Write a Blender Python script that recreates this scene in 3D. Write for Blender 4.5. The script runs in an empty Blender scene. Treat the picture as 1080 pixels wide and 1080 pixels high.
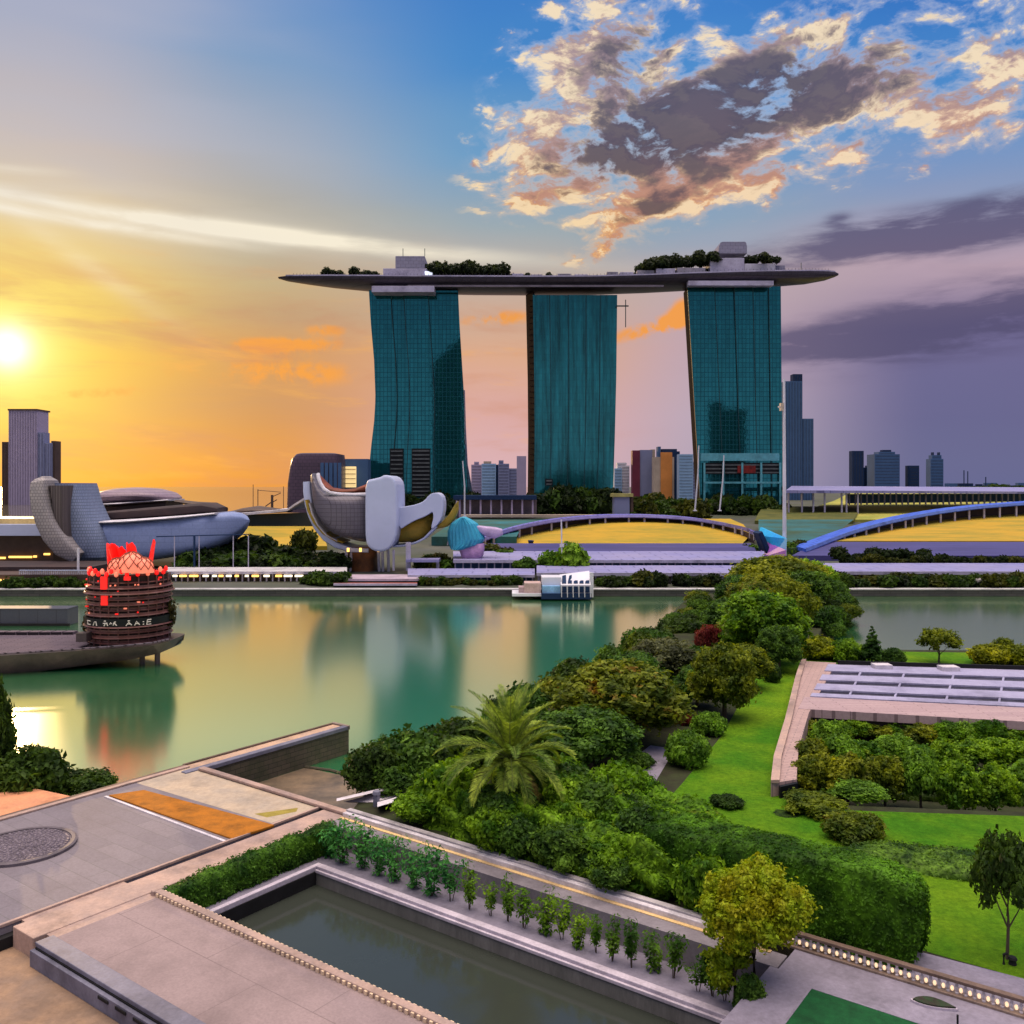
import bpy, bmesh, math, random
import numpy as np
from mathutils import Vector, Matrix

# ------------------------------------------------------------------ camera, sky, sun, exposure
scene = bpy.context.scene
COL = scene.collection
EYE = 30.0            # camera height above the bay
F = 960.0             # focal length in photo pixels (photo is 1080 px wide, horizon on row 513)
HOR = 513.0

cam_data = bpy.data.cameras.new("camera")
cam = bpy.data.objects.new("camera", cam_data)
COL.objects.link(cam)
cam.location = (0, 0, EYE)
cam.rotation_euler = (math.radians(90), 0, 0)
cam_data.sensor_width = 36.0
cam_data.lens = 36.0 * F / 1080.0
cam_data.shift_y = -(540.0 - HOR) / 1080.0
cam_data.clip_start = 0.5
cam_data.clip_end = 40000.0
scene.camera = cam

scene.view_settings.view_transform = 'Standard'
scene.view_settings.look = 'None'
scene.view_settings.exposure = 0.0
scene.view_settings.gamma = 1.0
scene.view_settings.use_curve_mapping = False

SUN_AZ, SUN_EL = math.radians(-29.0), math.radians(7.6)


def lin(c):
    c = c / 255.0
    return c / 12.92 if c <= 0.04045 else ((c + 0.055) / 1.055) ** 2.4


def C(r, g, b, a=1.0):
    return (lin(r), lin(g), lin(b), a)


def pix_azel(x, y):
    tx, ty = (x - 540.0) / F, (HOR - y) / F
    return math.atan(tx), math.atan(ty * math.cos(math.atan(tx)))


world = bpy.data.worlds.new("World")
scene.world = world
world.use_nodes = True
WN, WL = world.node_tree.nodes, world.node_tree.links
WN.clear()


def wnode(kind, **kw):
    n = WN.new(kind)
    for k, v in kw.items():
        setattr(n, k, v)
    return n


def wset(sock, v):
    if hasattr(v, "is_output"):
        WL.new(v, sock)
    else:
        sock.default_value = v


def wmath(op, a, b=None, clamp=False):
    n = wnode("ShaderNodeMath", operation=op)
    n.use_clamp = clamp
    wset(n.inputs[0], a)
    if b is not None:
        wset(n.inputs[1], b)
    return n.outputs[0]


def wmix(fac, a, b, mode='MIX'):
    n = wnode("ShaderNodeMix", data_type='RGBA', blend_type=mode)
    wset(n.inputs[0], fac)
    wset(n.inputs[6], a)
    wset(n.inputs[7], b)
    return n.outputs[2]


def wrange(v, a, b, c=0.0, d=1.0, smooth=True):
    n = wnode("ShaderNodeMapRange", interpolation_type='SMOOTHSTEP' if smooth else 'LINEAR')
    n.clamp = True
    for i, q in enumerate((v, a, b, c, d)):
        wset(n.inputs[i], q)
    return n.outputs[0]


def wnoise(vec, scale, detail=5.0, rough=0.55, dist=0.0):
    n = wnode("ShaderNodeTexNoise", noise_dimensions='3D')
    WL.new(vec, n.inputs["Vector"])
    n.inputs["Scale"].default_value = scale
    n.inputs["Detail"].default_value = detail
    n.inputs["Roughness"].default_value = rough
    n.inputs["Distortion"].default_value = dist
    return n.outputs[0]


def wramp(v, stops, interp='EASE'):
    n = wnode("ShaderNodeValToRGB")
    n.color_ramp.interpolation = interp
    els = n.color_ramp.elements
    while len(els) < len(stops):
        els.new(0.5)
    for e, (p, c) in zip(els, stops):
        e.position = p
        e.color = c
    wset(n.inputs[0], v)
    return n.outputs[0]


def build_sky():
    tc = wnode("ShaderNodeTexCoord")
    sep = wnode("ShaderNodeSeparateXYZ")
    WL.new(tc.outputs["Generated"], sep.inputs[0])
    az = wmath('ARCTAN2', sep.outputs[0], sep.outputs[1])
    el = wmath('ARCSINE', sep.outputs[2])
    # gentle warping so that no band of the sky is ruler-straight
    stretch = wnode("ShaderNodeCombineXYZ")
    WL.new(az, stretch.inputs[0])
    WL.new(wmath('MULTIPLY', el, 5.0), stretch.inputs[1])
    soft = wnoise(stretch.outputs[0], 2.2, 3.0, 0.5)
    wisp = wnoise(stretch.outputs[0], 6.0, 5.0, 0.6, 0.4)
    elw = wmath('ADD', el, wmath('MULTIPLY', wmath('SUBTRACT', soft, 0.5), 0.07))
    e = wmath('DIVIDE', elw, math.radians(30.0), True)

    def station(rows):
        stops = []
        for y, c in rows:
            stops.append((min(1.0, max(0.0, math.atan((HOR - y) / F) / math.radians(30.0))), C(*c)))
        stops.sort(key=lambda s: s[0])
        return wramp(e, stops, 'LINEAR')

    L2 = station([(530, (230, 142, 26)), (470, (232, 146, 34)), (400, (238, 168, 52)), (340, (238, 192, 92)), (270, (222, 196, 156)),
                  (190, (200, 188, 190)), (90, (172, 178, 202)), (0, (156, 168, 204))])
    L1 = station([(530, (226, 142, 48)), (450, (218, 142, 66)), (380, (212, 150, 88)), (310, (196, 174, 134)), (250, (182, 174, 160)),
                  (170, (168, 176, 190)), (80, (122, 160, 202)), (0, (108, 150, 206))])
    M0 = station([(513, (218, 178, 190)), (440, (222, 170, 168)), (370, (226, 172, 140)), (300, (196, 176, 162)), (240, (160, 174, 182)),
                  (160, (110, 162, 205)), (60, (70, 140, 208)), (0, (62, 130, 206))])
    R1 = station([(513, (178, 164, 188)), (440, (190, 170, 190)), (370, (196, 168, 182)), (300, (196, 174, 176)), (240, (146, 168, 192)),
                  (150, (96, 158, 214)), (60, (70, 140, 212)), (0, (60, 128, 208))])
    R2 = station([(513, (104, 108, 152)), (440, (104, 102, 148)), (370, (116, 106, 150)), (300, (190, 164, 180)), (240, (150, 160, 192)),
                  (150, (84, 150, 214)), (60, (58, 124, 204)), (0, (48, 110, 196))])
    BK = station([(513, (150, 140, 180)), (400, (150, 145, 190)), (250, (140, 150, 205)), (100, (120, 145, 210)), (0, (110, 140, 212))])
    deg = math.radians
    col = wmix(wrange(az, deg(-27), deg(-14)), L2, L1)
    col = wmix(wrange(az, deg(-16), deg(-1)), col, M0)
    col = wmix(wrange(az, deg(2), deg(13)), col, R1)
    col = wmix(wrange(az, deg(12), deg(25)), col, R2)
    col = wmix(wrange(wmath('ABSOLUTE', az), deg(50), deg(110)), col, BK)

    azel = wnode("ShaderNodeCombineXYZ")
    WL.new(az, azel.inputs[0])
    WL.new(el, azel.inputs[1])
    vec = azel.outputs[0]
    # billowed coordinates for the clouds
    warp = wnode("ShaderNodeTexNoise", noise_dimensions='3D')
    WL.new(vec, warp.inputs["Vector"])
    warp.inputs["Scale"].default_value = 9.0
    warp.inputs["Detail"].default_value = 4.0
    wv = wnode("ShaderNodeVectorMath", operation='MULTIPLY_ADD')
    WL.new(warp.outputs[1], wv.inputs[0])
    wv.inputs[1].default_value = (0.055, 0.04, 0.0)
    WL.new(vec, wv.inputs[2])
    wvec = wv.outputs[0]

    def blob(x, y, rx, ry, ang=0.0, source=None):
        """soft elliptical mask; centre and radii in photo pixels, turned into angles on the sky"""
        a0, e0 = pix_azel(x, y)
        m = wnode("ShaderNodeMapping", vector_type='TEXTURE')
        WL.new(source or vec, m.inputs[0])
        m.inputs["Location"].default_value = (a0, e0, 0)
        m.inputs["Rotation"].default_value = (0, 0, math.radians(ang))
        m.inputs["Scale"].default_value = (rx / F, ry / F, 1)
        d = wnode("ShaderNodeVectorMath", operation='DOT_PRODUCT')
        WL.new(m.outputs[0], d.inputs[0])
        WL.new(m.outputs[0], d.inputs[1])
        return wmath('POWER', math.e, wmath('MULTIPLY', d.outputs["Value"], -1.0))

    def total(items):
        s = None
        for w, b in items:
            t = wmath('MULTIPLY', b, w)
            s = t if s is None else wmath('ADD', s, t)
        return s

    # glow round the sun: a wide yellow veil and a small white heart
    sd = (math.sin(SUN_AZ) * math.cos(SUN_EL), math.cos(SUN_AZ) * math.cos(SUN_EL), math.sin(SUN_EL))
    dn = wnode("ShaderNodeVectorMath", operation='DOT_PRODUCT')
    WL.new(tc.outputs["Generated"], dn.inputs[0])
    dn.inputs[1].default_value = sd
    ang = wmath('ARCCOSINE', wmath('MINIMUM', dn.outputs["Value"], 1.0))

    def glow(width):
        q = wmath('DIVIDE', ang, math.radians(width))
        return wmath('POWER', math.e, wmath('MULTIPLY', wmath('MULTIPLY', q, q), -1.0))

    col = wmix(wmath('MULTIPLY', glow(9.5), 0.36), col, (1.0, 0.70, 0.09, 1))
    col = wmix(wmath('MULTIPLY', glow(5.0), 0.80), col, (1.05, 0.84, 0.10, 1))
    col = wmix(wmath('MULTIPLY', glow(2.4), 0.85), col, (1.2, 1.1, 0.35, 1))

    # long bright streaks of cirrus on the left
    st = total([(1.35, blob(210, 239, 260, 6, -3.6)), (0.9, blob(60, 229, 160, 5, -3.6)), (0.8, blob(350, 251, 150, 5, -3.6)),
                (0.26, blob(180, 232, 260, 26, -3.6)), (0.25, blob(100, 285, 90, 10, -32)), (0.45, blob(10, 178, 40, 4, 4))])
    st = wmath('MULTIPLY', st, wrange(wisp, 0.30, 0.62, 0.45, 1.0), True)
    col = wmix(st, col, C(255, 244, 220))

    # small apricot clouds between and beside the towers
    n_or = wnoise(wvec, 26.0, 5.0, 0.6)
    orange = total([(1.0, blob(300, 364, 60, 8, 2)), (0.75, blob(345, 348, 24, 6)), (0.8, blob(525, 336, 40, 8, 4)), (1.0, blob(690, 346, 42, 9, 14)),
                    (0.7, blob(720, 326, 16, 12, 30)), (0.55, blob(310, 392, 60, 14)), (0.45, blob(100, 415, 60, 6, 6)), (0.35, blob(150, 340, 40, 7)),
                    (0.3, blob(250, 395, 120, 20)), (0.25, blob(560, 370, 60, 8, 10))])
    orange = wrange(wmath('MULTIPLY', orange, wrange(n_or, 0.34, 0.62, 0.25, 1.25)), 0.18, 0.75)
    col = wmix(wmath('MULTIPLY', orange, 0.9), col, C(255, 160, 42))

    # layered peach and smoke-grey cloud low on the left
    lay = wnoise(stretch.outputs[0], 3.4, 6.0, 0.6, 0.3)
    low_left = wmath('MULTIPLY', wrange(az, deg(-4), deg(12), 1.0, 0.0), wrange(el, deg(9.5), deg(15.5), 1.0, 0.0))
    col = wmix(wmath('MULTIPLY', wmath('MULTIPLY', wrange(lay, 0.48, 0.68), low_left), 0.55), col, C(206, 134, 96))
    lay2 = wnoise(stretch.outputs[0], 5.2, 6.0, 0.62, 0.3)
    col = wmix(wmath('MULTIPLY', wmath('MULTIPLY', wrange(lay2, 0.54, 0.70), low_left), 0.50), col, C(255, 178, 70))
    # thin grey veil high on the left
    hi_left = wmath('MULTIPLY', wrange(az, deg(-26), deg(-2), 1.0, 0.0), wrange(el, deg(13), deg(17), 0.0, 1.0))
    col = wmix(wmath('MULTIPLY', wmath('MULTIPLY', wrange(soft, 0.35, 0.65), hi_left), 0.45), col, C(190, 190, 204))

    # flat violet banks low on the right and faint grey bars on the left
    bank = total([(1.25, blob(960, 246, 150, 20, 5)), (0.5, blob(1060, 236, 70, 20, 6)), (0.9, blob(1010, 338, 190, 34, 7)), (0.7, blob(930, 356, 130, 14, 2)),
                  (0.5, blob(885, 232, 14, 8))])
    n_b = wnoise(stretch.outputs[0], 9.0, 6.0, 0.6, 0.2)
    bank = wrange(wmath('MULTIPLY', bank, wrange(n_b, 0.28, 0.66, 0.35, 1.3)), 0.10, 0.85)
    col = wmix(wmath('MULTIPLY', bank, 0.82), col, C(82, 74, 112))
    bars = wmath('MULTIPLY', total([(0.5, blob(250, 330, 160, 14, 0)), (0.5, blob(250, 430, 120, 26, 0)), (0.3, blob(110, 350, 90, 12))]), wisp)
    col = wmix(bars, col, C(168, 138, 122))

    # the broken cumulus sheet at upper right: lit on the flank that faces the sun, slate in the thick of it
    mask = total([(0.95, blob(690, 150, 130, 50, 14)), (0.72, blob(640, 55, 100, 52, 30)), (0.62, blob(770, 100, 110, 40, 22)), (0.42, blob(930, 48, 160, 70, 14)),
                  (0.36, blob(840, 150, 160, 40, 24)), (0.55, blob(690, 222, 100, 20, 22)), (0.46, blob(565, 185, 60, 46, 0)), (0.34, blob(970, 125, 110, 44, 14)),
                  (0.42, blob(575, 62, 70, 36, 30)), (0.34, blob(1050, 75, 60, 46)), (0.42, blob(1030, 130, 40, 24))])
    mask = wmath('MINIMUM', mask, 1.0)

    def shifted(dx, dy):
        n = wnode("ShaderNodeVectorMath", operation='ADD')
        WL.new(wvec, n.inputs[0])
        n.inputs[1].default_value = (dx, dy, 0)
        return n.outputs[0]

    def field(v):
        a_ = wmath('MULTIPLY', wmath('SUBTRACT', wnoise(v, 15.0, 7.0, 0.60, 0.0), 0.5), 2.7)
        b_ = wmath('MULTIPLY', wmath('SUBTRACT', wnoise(v, 30.0, 6.0, 0.62), 0.5), 2.0)
        return wmath('ADD', a_, b_)

    def grain(v):
        m = wnode("ShaderNodeMapping")
        WL.new(v, m.inputs[0])
        m.inputs["Rotation"].default_value = (0, 0, math.radians(-24))
        m.inputs["Scale"].default_value = (0.72, 1.45, 1)
        return m.outputs[0]

    f0 = field(grain(wvec))
    f1 = field(grain(shifted(-0.012, -0.012)))
    dens = wmath('ADD', wmath('SUBTRACT', wmath('MULTIPLY', mask, 0.98), 0.52), f0)
    cover = wmath('MULTIPLY', wrange(dens, -0.04, 0.34), wrange(mask, 0.06, 0.28))
    lit = wrange(wmath('SUBTRACT', f0, f1), -0.22, 0.42)
    core = total([(0.85, blob(705, 138, 120, 36, 14)), (0.42, blob(665, 55, 70, 34, 24)), (0.42, blob(690, 218, 40, 9, 24)), (0.42, blob(780, 105, 70, 34, 24)),
                  (0.30, blob(950, 60, 110, 50, 20)), (0.12, blob(860, 130, 90, 30, 24))])
    thick = wrange(wmath('ADD', wmath('MULTIPLY', dens, 0.55), core), 0.34, 0.80)
    warm = wrange(az, deg(-2), deg(24), 0.0, 1.0)
    lowc = wrange(el, deg(14.5), deg(24.0), 0.0, 1.0)
    rim = wmix(lowc, wmix(warm, C(255, 196, 112), C(255, 196, 150)), C(255, 226, 192))
    mid = wmix(lowc, C(206, 140, 104), C(176, 150, 152))
    dark = wmix(lowc, C(84, 64, 74), C(74, 70, 94))
    body = wmix(lit, mid, rim)
    body = wmix(wmath('MULTIPLY', thick, wrange(lit, 0.0, 1.0, 1.0, 0.55)), body, wmix(wrange(f1, -0.5, 0.5), dark, mid))
    body = wmix(wmath('MULTIPLY', thick, 0.86), body, dark)
    glint = wmath('MULTIPLY', wrange(lit, 0.55, 1.0), wrange(thick, 0.0, 0.6, 1.0, 0.0))
    body = wmix(wmath('MULTIPLY', glint, 0.6), body, C(255, 236, 200))
    veil = wmath('MULTIPLY', wrange(dens, -0.42, 0.12), wrange(mask, 0.10, 0.5))
    col = wmix(wmath('MULTIPLY', veil, 0.42), col, wmix(lowc, C(250, 206, 160), C(214, 218, 232)))
    col = wmix(wmath('MULTIPLY', cover, 0.96), col, body)

    heart = wmath('MINIMUM', wmath('MULTIPLY', glow(1.05), 1.5), 1.0)
    col = wmix(heart, col, (1.6, 1.5, 1.05, 1))
    # unseen fill light added to the sky, overhead and behind the viewer
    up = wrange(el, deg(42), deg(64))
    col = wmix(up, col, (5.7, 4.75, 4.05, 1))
    back = wmath('MULTIPLY', wrange(wmath('ABSOLUTE', az), deg(60), deg(115)), wrange(el, deg(-2), deg(4), 0.9, 1.0))
    low_back = wmix(wrange(el, deg(0), deg(15)), (0.86, 0.78, 0.98, 1), (0.34, 0.36, 0.54, 1))
    col = wmix(wmath('MULTIPLY', back, wrange(el, deg(28), deg(45), 1.0, 0.0)), col, low_back)
    # below the horizon the dome only closes the scene
    col = wmix(wrange(el, deg(-6), deg(-1)), C(60, 62, 70), col)

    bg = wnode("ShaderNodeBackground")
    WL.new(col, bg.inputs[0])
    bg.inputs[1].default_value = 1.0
    sky = wnode("ShaderNodeTexSky", sky_type='NISHITA')
    sky.sun_disc = False
    sky.sun_elevation = SUN_EL
    sky.sun_rotation = SUN_AZ
    sky.air_density = 1.0
    sky.dust_density = 1.0
    bg2 = wnode("ShaderNodeBackground")
    WL.new(sky.outputs[0], bg2.inputs[0])
    bg2.inputs[1].default_value = 0.05
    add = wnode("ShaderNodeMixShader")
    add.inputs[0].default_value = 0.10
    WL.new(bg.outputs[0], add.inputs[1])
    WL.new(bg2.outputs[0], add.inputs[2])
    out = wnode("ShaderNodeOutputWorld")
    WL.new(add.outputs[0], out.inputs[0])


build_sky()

sun_data = bpy.data.lights.new("sun", 'SUN')
sun_data.energy = 1.1
sun_data.angle = math.radians(0.6)
sun_data.color = (1.0, 0.66, 0.34)
sun = bpy.data.objects.new("sun", sun_data)
COL.objects.link(sun)
sun.location = (-300, 500, 120)
sun.rotation_euler = Vector((-math.sin(SUN_AZ) * math.cos(SUN_EL), -math.cos(SUN_AZ) * math.cos(SUN_EL), -math.sin(SUN_EL))).to_track_quat('-Z', 'Y').to_euler()

# ------------------------------------------------------------------ survey helpers
def P(x, y, d):
    """world point seen at photo pixel (x, y) at distance d along the view axis"""
    return Vector(((x - 540.0) * d / F, d, EYE - (y - HOR) * d / F))


def G(x, y, z=3.0):
    d = F * (EYE - z) / (y - HOR)
    return Vector(((x - 540.0) * d / F, d, z))


# the quay plaza and the pool share one rectangular frame: origin at the pool's far corner
U0 = Vector((-14.8, 73.0, 0.0))
UX = Vector((0.804, -0.594, 0.0)).normalized()
VX = Vector((0.594, 0.804, 0.0)).normalized()
UANG = math.atan2(UX.y, UX.x)


def W(u, v, z=3.0):
    p = U0 + UX * u + VX * v
    return Vector((p.x, p.y, z))


# ------------------------------------------------------------------ materials
def nodes_of(name):
    m = bpy.data.materials.new(name)
    m.use_nodes = True
    nt = m.node_tree
    nt.nodes.clear()
    out = nt.nodes.new("ShaderNodeOutputMaterial")
    b = nt.nodes.new("ShaderNodeBsdfPrincipled")
    nt.links.new(b.outputs[0], out.inputs[0])
    return m, nt, b


def mixcol(nt, fac, a, b, mode='MIX'):
    n = nt.nodes.new("ShaderNodeMix")
    n.data_type = 'RGBA'
    n.blend_type = mode
    for s, v in ((0, fac), (6, a), (7, b)):
        if hasattr(v, "is_output"):
            nt.links.new(v, n.inputs[s])
        else:
            n.inputs[s].default_value = v
    return n.outputs[2]


def mathn(nt, op, a, b=0.0):
    n = nt.nodes.new("ShaderNodeMath")
    n.operation = op
    for s, v in ((0, a), (1, b)):
        if hasattr(v, "is_output"):
            nt.links.new(v, n.inputs[s])
        else:
            n.inputs[s].default_value = v
    return n.outputs[0]


def coords(nt, scale=(1, 1, 1), rot=0.0, kind="Object"):
    tc = nt.nodes.new("ShaderNodeTexCoord")
    mp = nt.nodes.new("ShaderNodeMapping")
    nt.links.new(tc.outputs[kind], mp.inputs[0])
    mp.inputs["Scale"].default_value = scale
    mp.inputs["Rotation"].default_value = (0, 0, rot)
    return mp.outputs[0]


def noise(nt, vec, scale, detail=4.0, rough=0.55):
    n = nt.nodes.new("ShaderNodeTexNoise")
    nt.links.new(vec, n.inputs["Vector"])
    n.inputs["Scale"].default_value = scale
    n.inputs["Detail"].default_value = detail
    n.inputs["Roughness"].default_value = rough
    return n.outputs[0]


def rng_(nt, v, a, b, c=0.0, d=1.0):
    n = nt.nodes.new("ShaderNodeMapRange")
    nt.links.new(v, n.inputs[0])
    for i, q in enumerate((a, b, c, d)):
        n.inputs[i + 1].default_value = q
    return n.outputs[0]


def bump(nt, b, h, strength=0.3, dist=0.05):
    n = nt.nodes.new("ShaderNodeBump")
    nt.links.new(h, n.inputs["Height"])
    n.inputs["Strength"].default_value = strength
    n.inputs["Distance"].default_value = dist
    nt.links.new(n.outputs[0], b.inputs["Normal"])


def M_plain(name, c1, c2=None, scale=1.0, rough=0.6, metal=0.0, bmp=0.15, stretch=(1, 1, 1), rot=0.0, spec=0.22, grit=1.0):
    m, nt, b = nodes_of(name)
    v = coords(nt, stretch, rot)
    n = noise(nt, v, scale, 6.0, 0.6)
    c2 = c2 or tuple(q * 0.72 for q in c1[:3]) + (1,)
    col = mixcol(nt, rng_(nt, n, 0.36, 0.64), c1, c2)
    blot = rng_(nt, noise(nt, v, scale * 0.37, 8.0, 0.72), 0.5, 0.66, 1.0, 0.66)
    grit_ = rng_(nt, noise(nt, v, scale * 9, 5.0, 0.7), 0.3, 0.7, 0.84, 1.14)
    k = nt.nodes.new("ShaderNodeCombineColor")
    f_ = mathn(nt, 'MULTIPLY', blot, grit_)
    if grit != 1.0:
        f_ = mathn(nt, 'ADD', mathn(nt, 'MULTIPLY', f_, grit), 1.0 - grit)
    for i in range(3):
        nt.links.new(f_, k.inputs[i])
    col = mixcol(nt, 1.0, col, k.outputs[0], 'MULTIPLY')
    nt.links.new(col, b.inputs["Base Color"])
    b.inputs["Roughness"].default_value = rough
    b.inputs["Metallic"].default_value = metal
    b.inputs["Specular IOR Level"].default_value = spec
    if bmp:
        bump(nt, b, noise(nt, v, scale * 6, 3.0), bmp, 0.05)
    return m


def M_tiles(name, c1, c2, cj, w, h, joint=0.02, rot=0.0, rough=0.6, dirt=None, dscale=0.12, offset=0.5, bmp=0.2, kind="Object", swap=False, metal=0.0, spec=0.22):
    """paving, planks or glazing: a joint grid with a tone of its own per unit and broad stains"""
    m, nt, b = nodes_of(name)
    v = coords(nt, (1, 1, 1), rot, kind)
    if swap:
        s = nt.nodes.new("ShaderNodeSeparateXYZ")
        nt.links.new(v, s.inputs[0])
        k = nt.nodes.new("ShaderNodeCombineXYZ")
        nt.links.new(mathn(nt, 'ADD', s.outputs[0], s.outputs[1]), k.inputs[0])
        nt.links.new(s.outputs[2], k.inputs[1])
        v = k.outputs[0]
    br = nt.nodes.new("ShaderNodeTexBrick")
    nt.links.new(v, br.inputs["Vector"])
    br.offset = offset
    br.inputs["Color1"].default_value = c1
    br.inputs["Color2"].default_value = c2
    br.inputs["Mortar"].default_value = cj
    br.inputs["Scale"].default_value = 1.0
    br.inputs["Mortar Size"].default_value = joint
    br.inputs["Brick Width"].default_value = w
    br.inputs["Row Height"].default_value = h
    col = br.outputs[0]
    n = noise(nt, v, dscale, 7.0, 0.62)
    if dirt is not None:
        col = mixcol(nt, rng_(nt, n, 0.42, 0.72, 0.0, 0.75), col, dirt)
    fine = noise(nt, v, dscale * 26, 8.0, 0.72)
    col = mixcol(nt, 1.0, col, mixcol(nt, fine, (0.58, 0.58, 0.58, 1), (1.28, 1.28, 1.28, 1)), 'MULTIPLY')
    nt.links.new(col, b.inputs["Base Color"])
    b.inputs["Roughness"].default_value = rough
    b.inputs["Metallic"].default_value = metal
    b.inputs["Specular IOR Level"].default_value = spec
    if bmp:
        bump(nt, b, mathn(nt, 'SUBTRACT', fine, br.outputs[1]), bmp, 0.03)
    return m


def M_glass(name, c1, c2, cj, w=2.0, h=3.6, joint=0.22, rough=0.06, metal=0.55, streak=0.0):
    m, nt, b = nodes_of(name)
    v = coords(nt)
    s = nt.nodes.new("ShaderNodeSeparateXYZ")
    nt.links.new(v, s.inputs[0])
    k = nt.nodes.new("ShaderNodeCombineXYZ")
    nt.links.new(mathn(nt, 'ADD', s.outputs[0], mathn(nt, 'MULTIPLY', s.outputs[1], 1.0)), k.inputs[0])
    nt.links.new(s.outputs[2], k.inputs[1])
    br = nt.nodes.new("ShaderNodeTexBrick")
    br.offset = 0.0
    nt.links.new(k.outputs[0], br.inputs["Vector"])
    br.inputs["Color1"].default_value = c1
    br.inputs["Color2"].default_value = c2
    br.inputs["Mortar"].default_value = cj
    br.inputs["Scale"].default_value = 1.0
    br.inputs["Mortar Size"].default_value = joint
    br.inputs["Brick Width"].default_value = w
    br.inputs["Row Height"].default_value = h
    col = br.outputs[0]
    mp = nt.nodes.new("ShaderNodeMapping")
    nt.links.new(k.outputs[0], mp.inputs[0])
    mp.inputs["Scale"].default_value = (0.22, 0.012, 1)
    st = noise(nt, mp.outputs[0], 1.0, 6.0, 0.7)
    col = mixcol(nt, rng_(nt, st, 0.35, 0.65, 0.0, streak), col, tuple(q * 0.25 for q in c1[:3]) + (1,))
    nt.links.new(col, b.inputs["Base Color"])
    b.inputs["Metallic"].default_value = metal
    r = mathn(nt, 'ADD', mathn(nt, 'MULTIPLY', br.outputs[1], 0.2), rough)
    nt.links.new(r, b.inputs["Roughness"])
    # every pane sits at its own slight angle
    wob = noise(nt, k.outputs[0], 0.35, 2.0)
    bump(nt, b, wob, 0.04, 0.25)
    return m


def M_leaf(name, c1, c2, scale=0.9, trans=0.35, third=None):
    """foliage: hue varies from clump to clump and from plant to plant; leaves let some light through"""
    m, nt, b = nodes_of(name)
    v = coords(nt)
    n = noise(nt, v, scale, 4.0, 0.6)
    f = noise(nt, v, scale * 7, 2.0, 0.6)
    c1, c2 = tuple(q * 0.55 for q in c1[:3]) + (1,), tuple(q * 1.28 for q in c2[:3]) + (1,)
    col = mixcol(nt, rng_(nt, n, 0.40, 0.62), c1, c2)
    if third is not None:
        col = mixcol(nt, rng_(nt, noise(nt, v, scale * 0.8 + 0.13, 3.0), 0.58, 0.66), col, third)
    oi = nt.nodes.new("ShaderNodeObjectInfo")
    col = mixcol(nt, 1.0, col, mixcol(nt, oi.outputs["Random"], (0.70, 0.80, 0.8, 1), (1.30, 1.20, 1.05, 1)), 'MULTIPLY')
    col = mixcol(nt, 1.0, col, mixcol(nt, rng_(nt, f, 0.3, 0.7), (0.45, 0.48, 0.5, 1), (1.55, 1.5, 1.4, 1)), 'MULTIPLY')
    nt.links.new(col, b.inputs["Base Color"])
    b.inputs["Roughness"].default_value = 0.55
    b.inputs["Specular IOR Level"].default_value = 0.12
    t = nt.nodes.new("ShaderNodeBsdfTranslucent")
    nt.links.new(mixcol(nt, 1.0, col, (1.6, 1.5, 0.6, 1), 'MULTIPLY'), t.inputs[0])
    mx = nt.nodes.new("ShaderNodeMixShader")
    mx.inputs[0].default_value = trans
    out = [q for q in nt.nodes if q.type == 'OUTPUT_MATERIAL'][0]
    nt.links.new(b.outputs[0], mx.inputs[1])
    nt.links.new(t.outputs[0], mx.inputs[2])
    nt.links.new(mx.outputs[0], out.inputs[0])
    return m


def M_lamp(name, c, strength):
    m, nt, b = nodes_of(name)
    b.inputs["Base Color"].default_value = c
    b.inputs["Emission Color"].default_value = c
    b.inputs["Emission Strength"].default_value = strength
    return m


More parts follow.
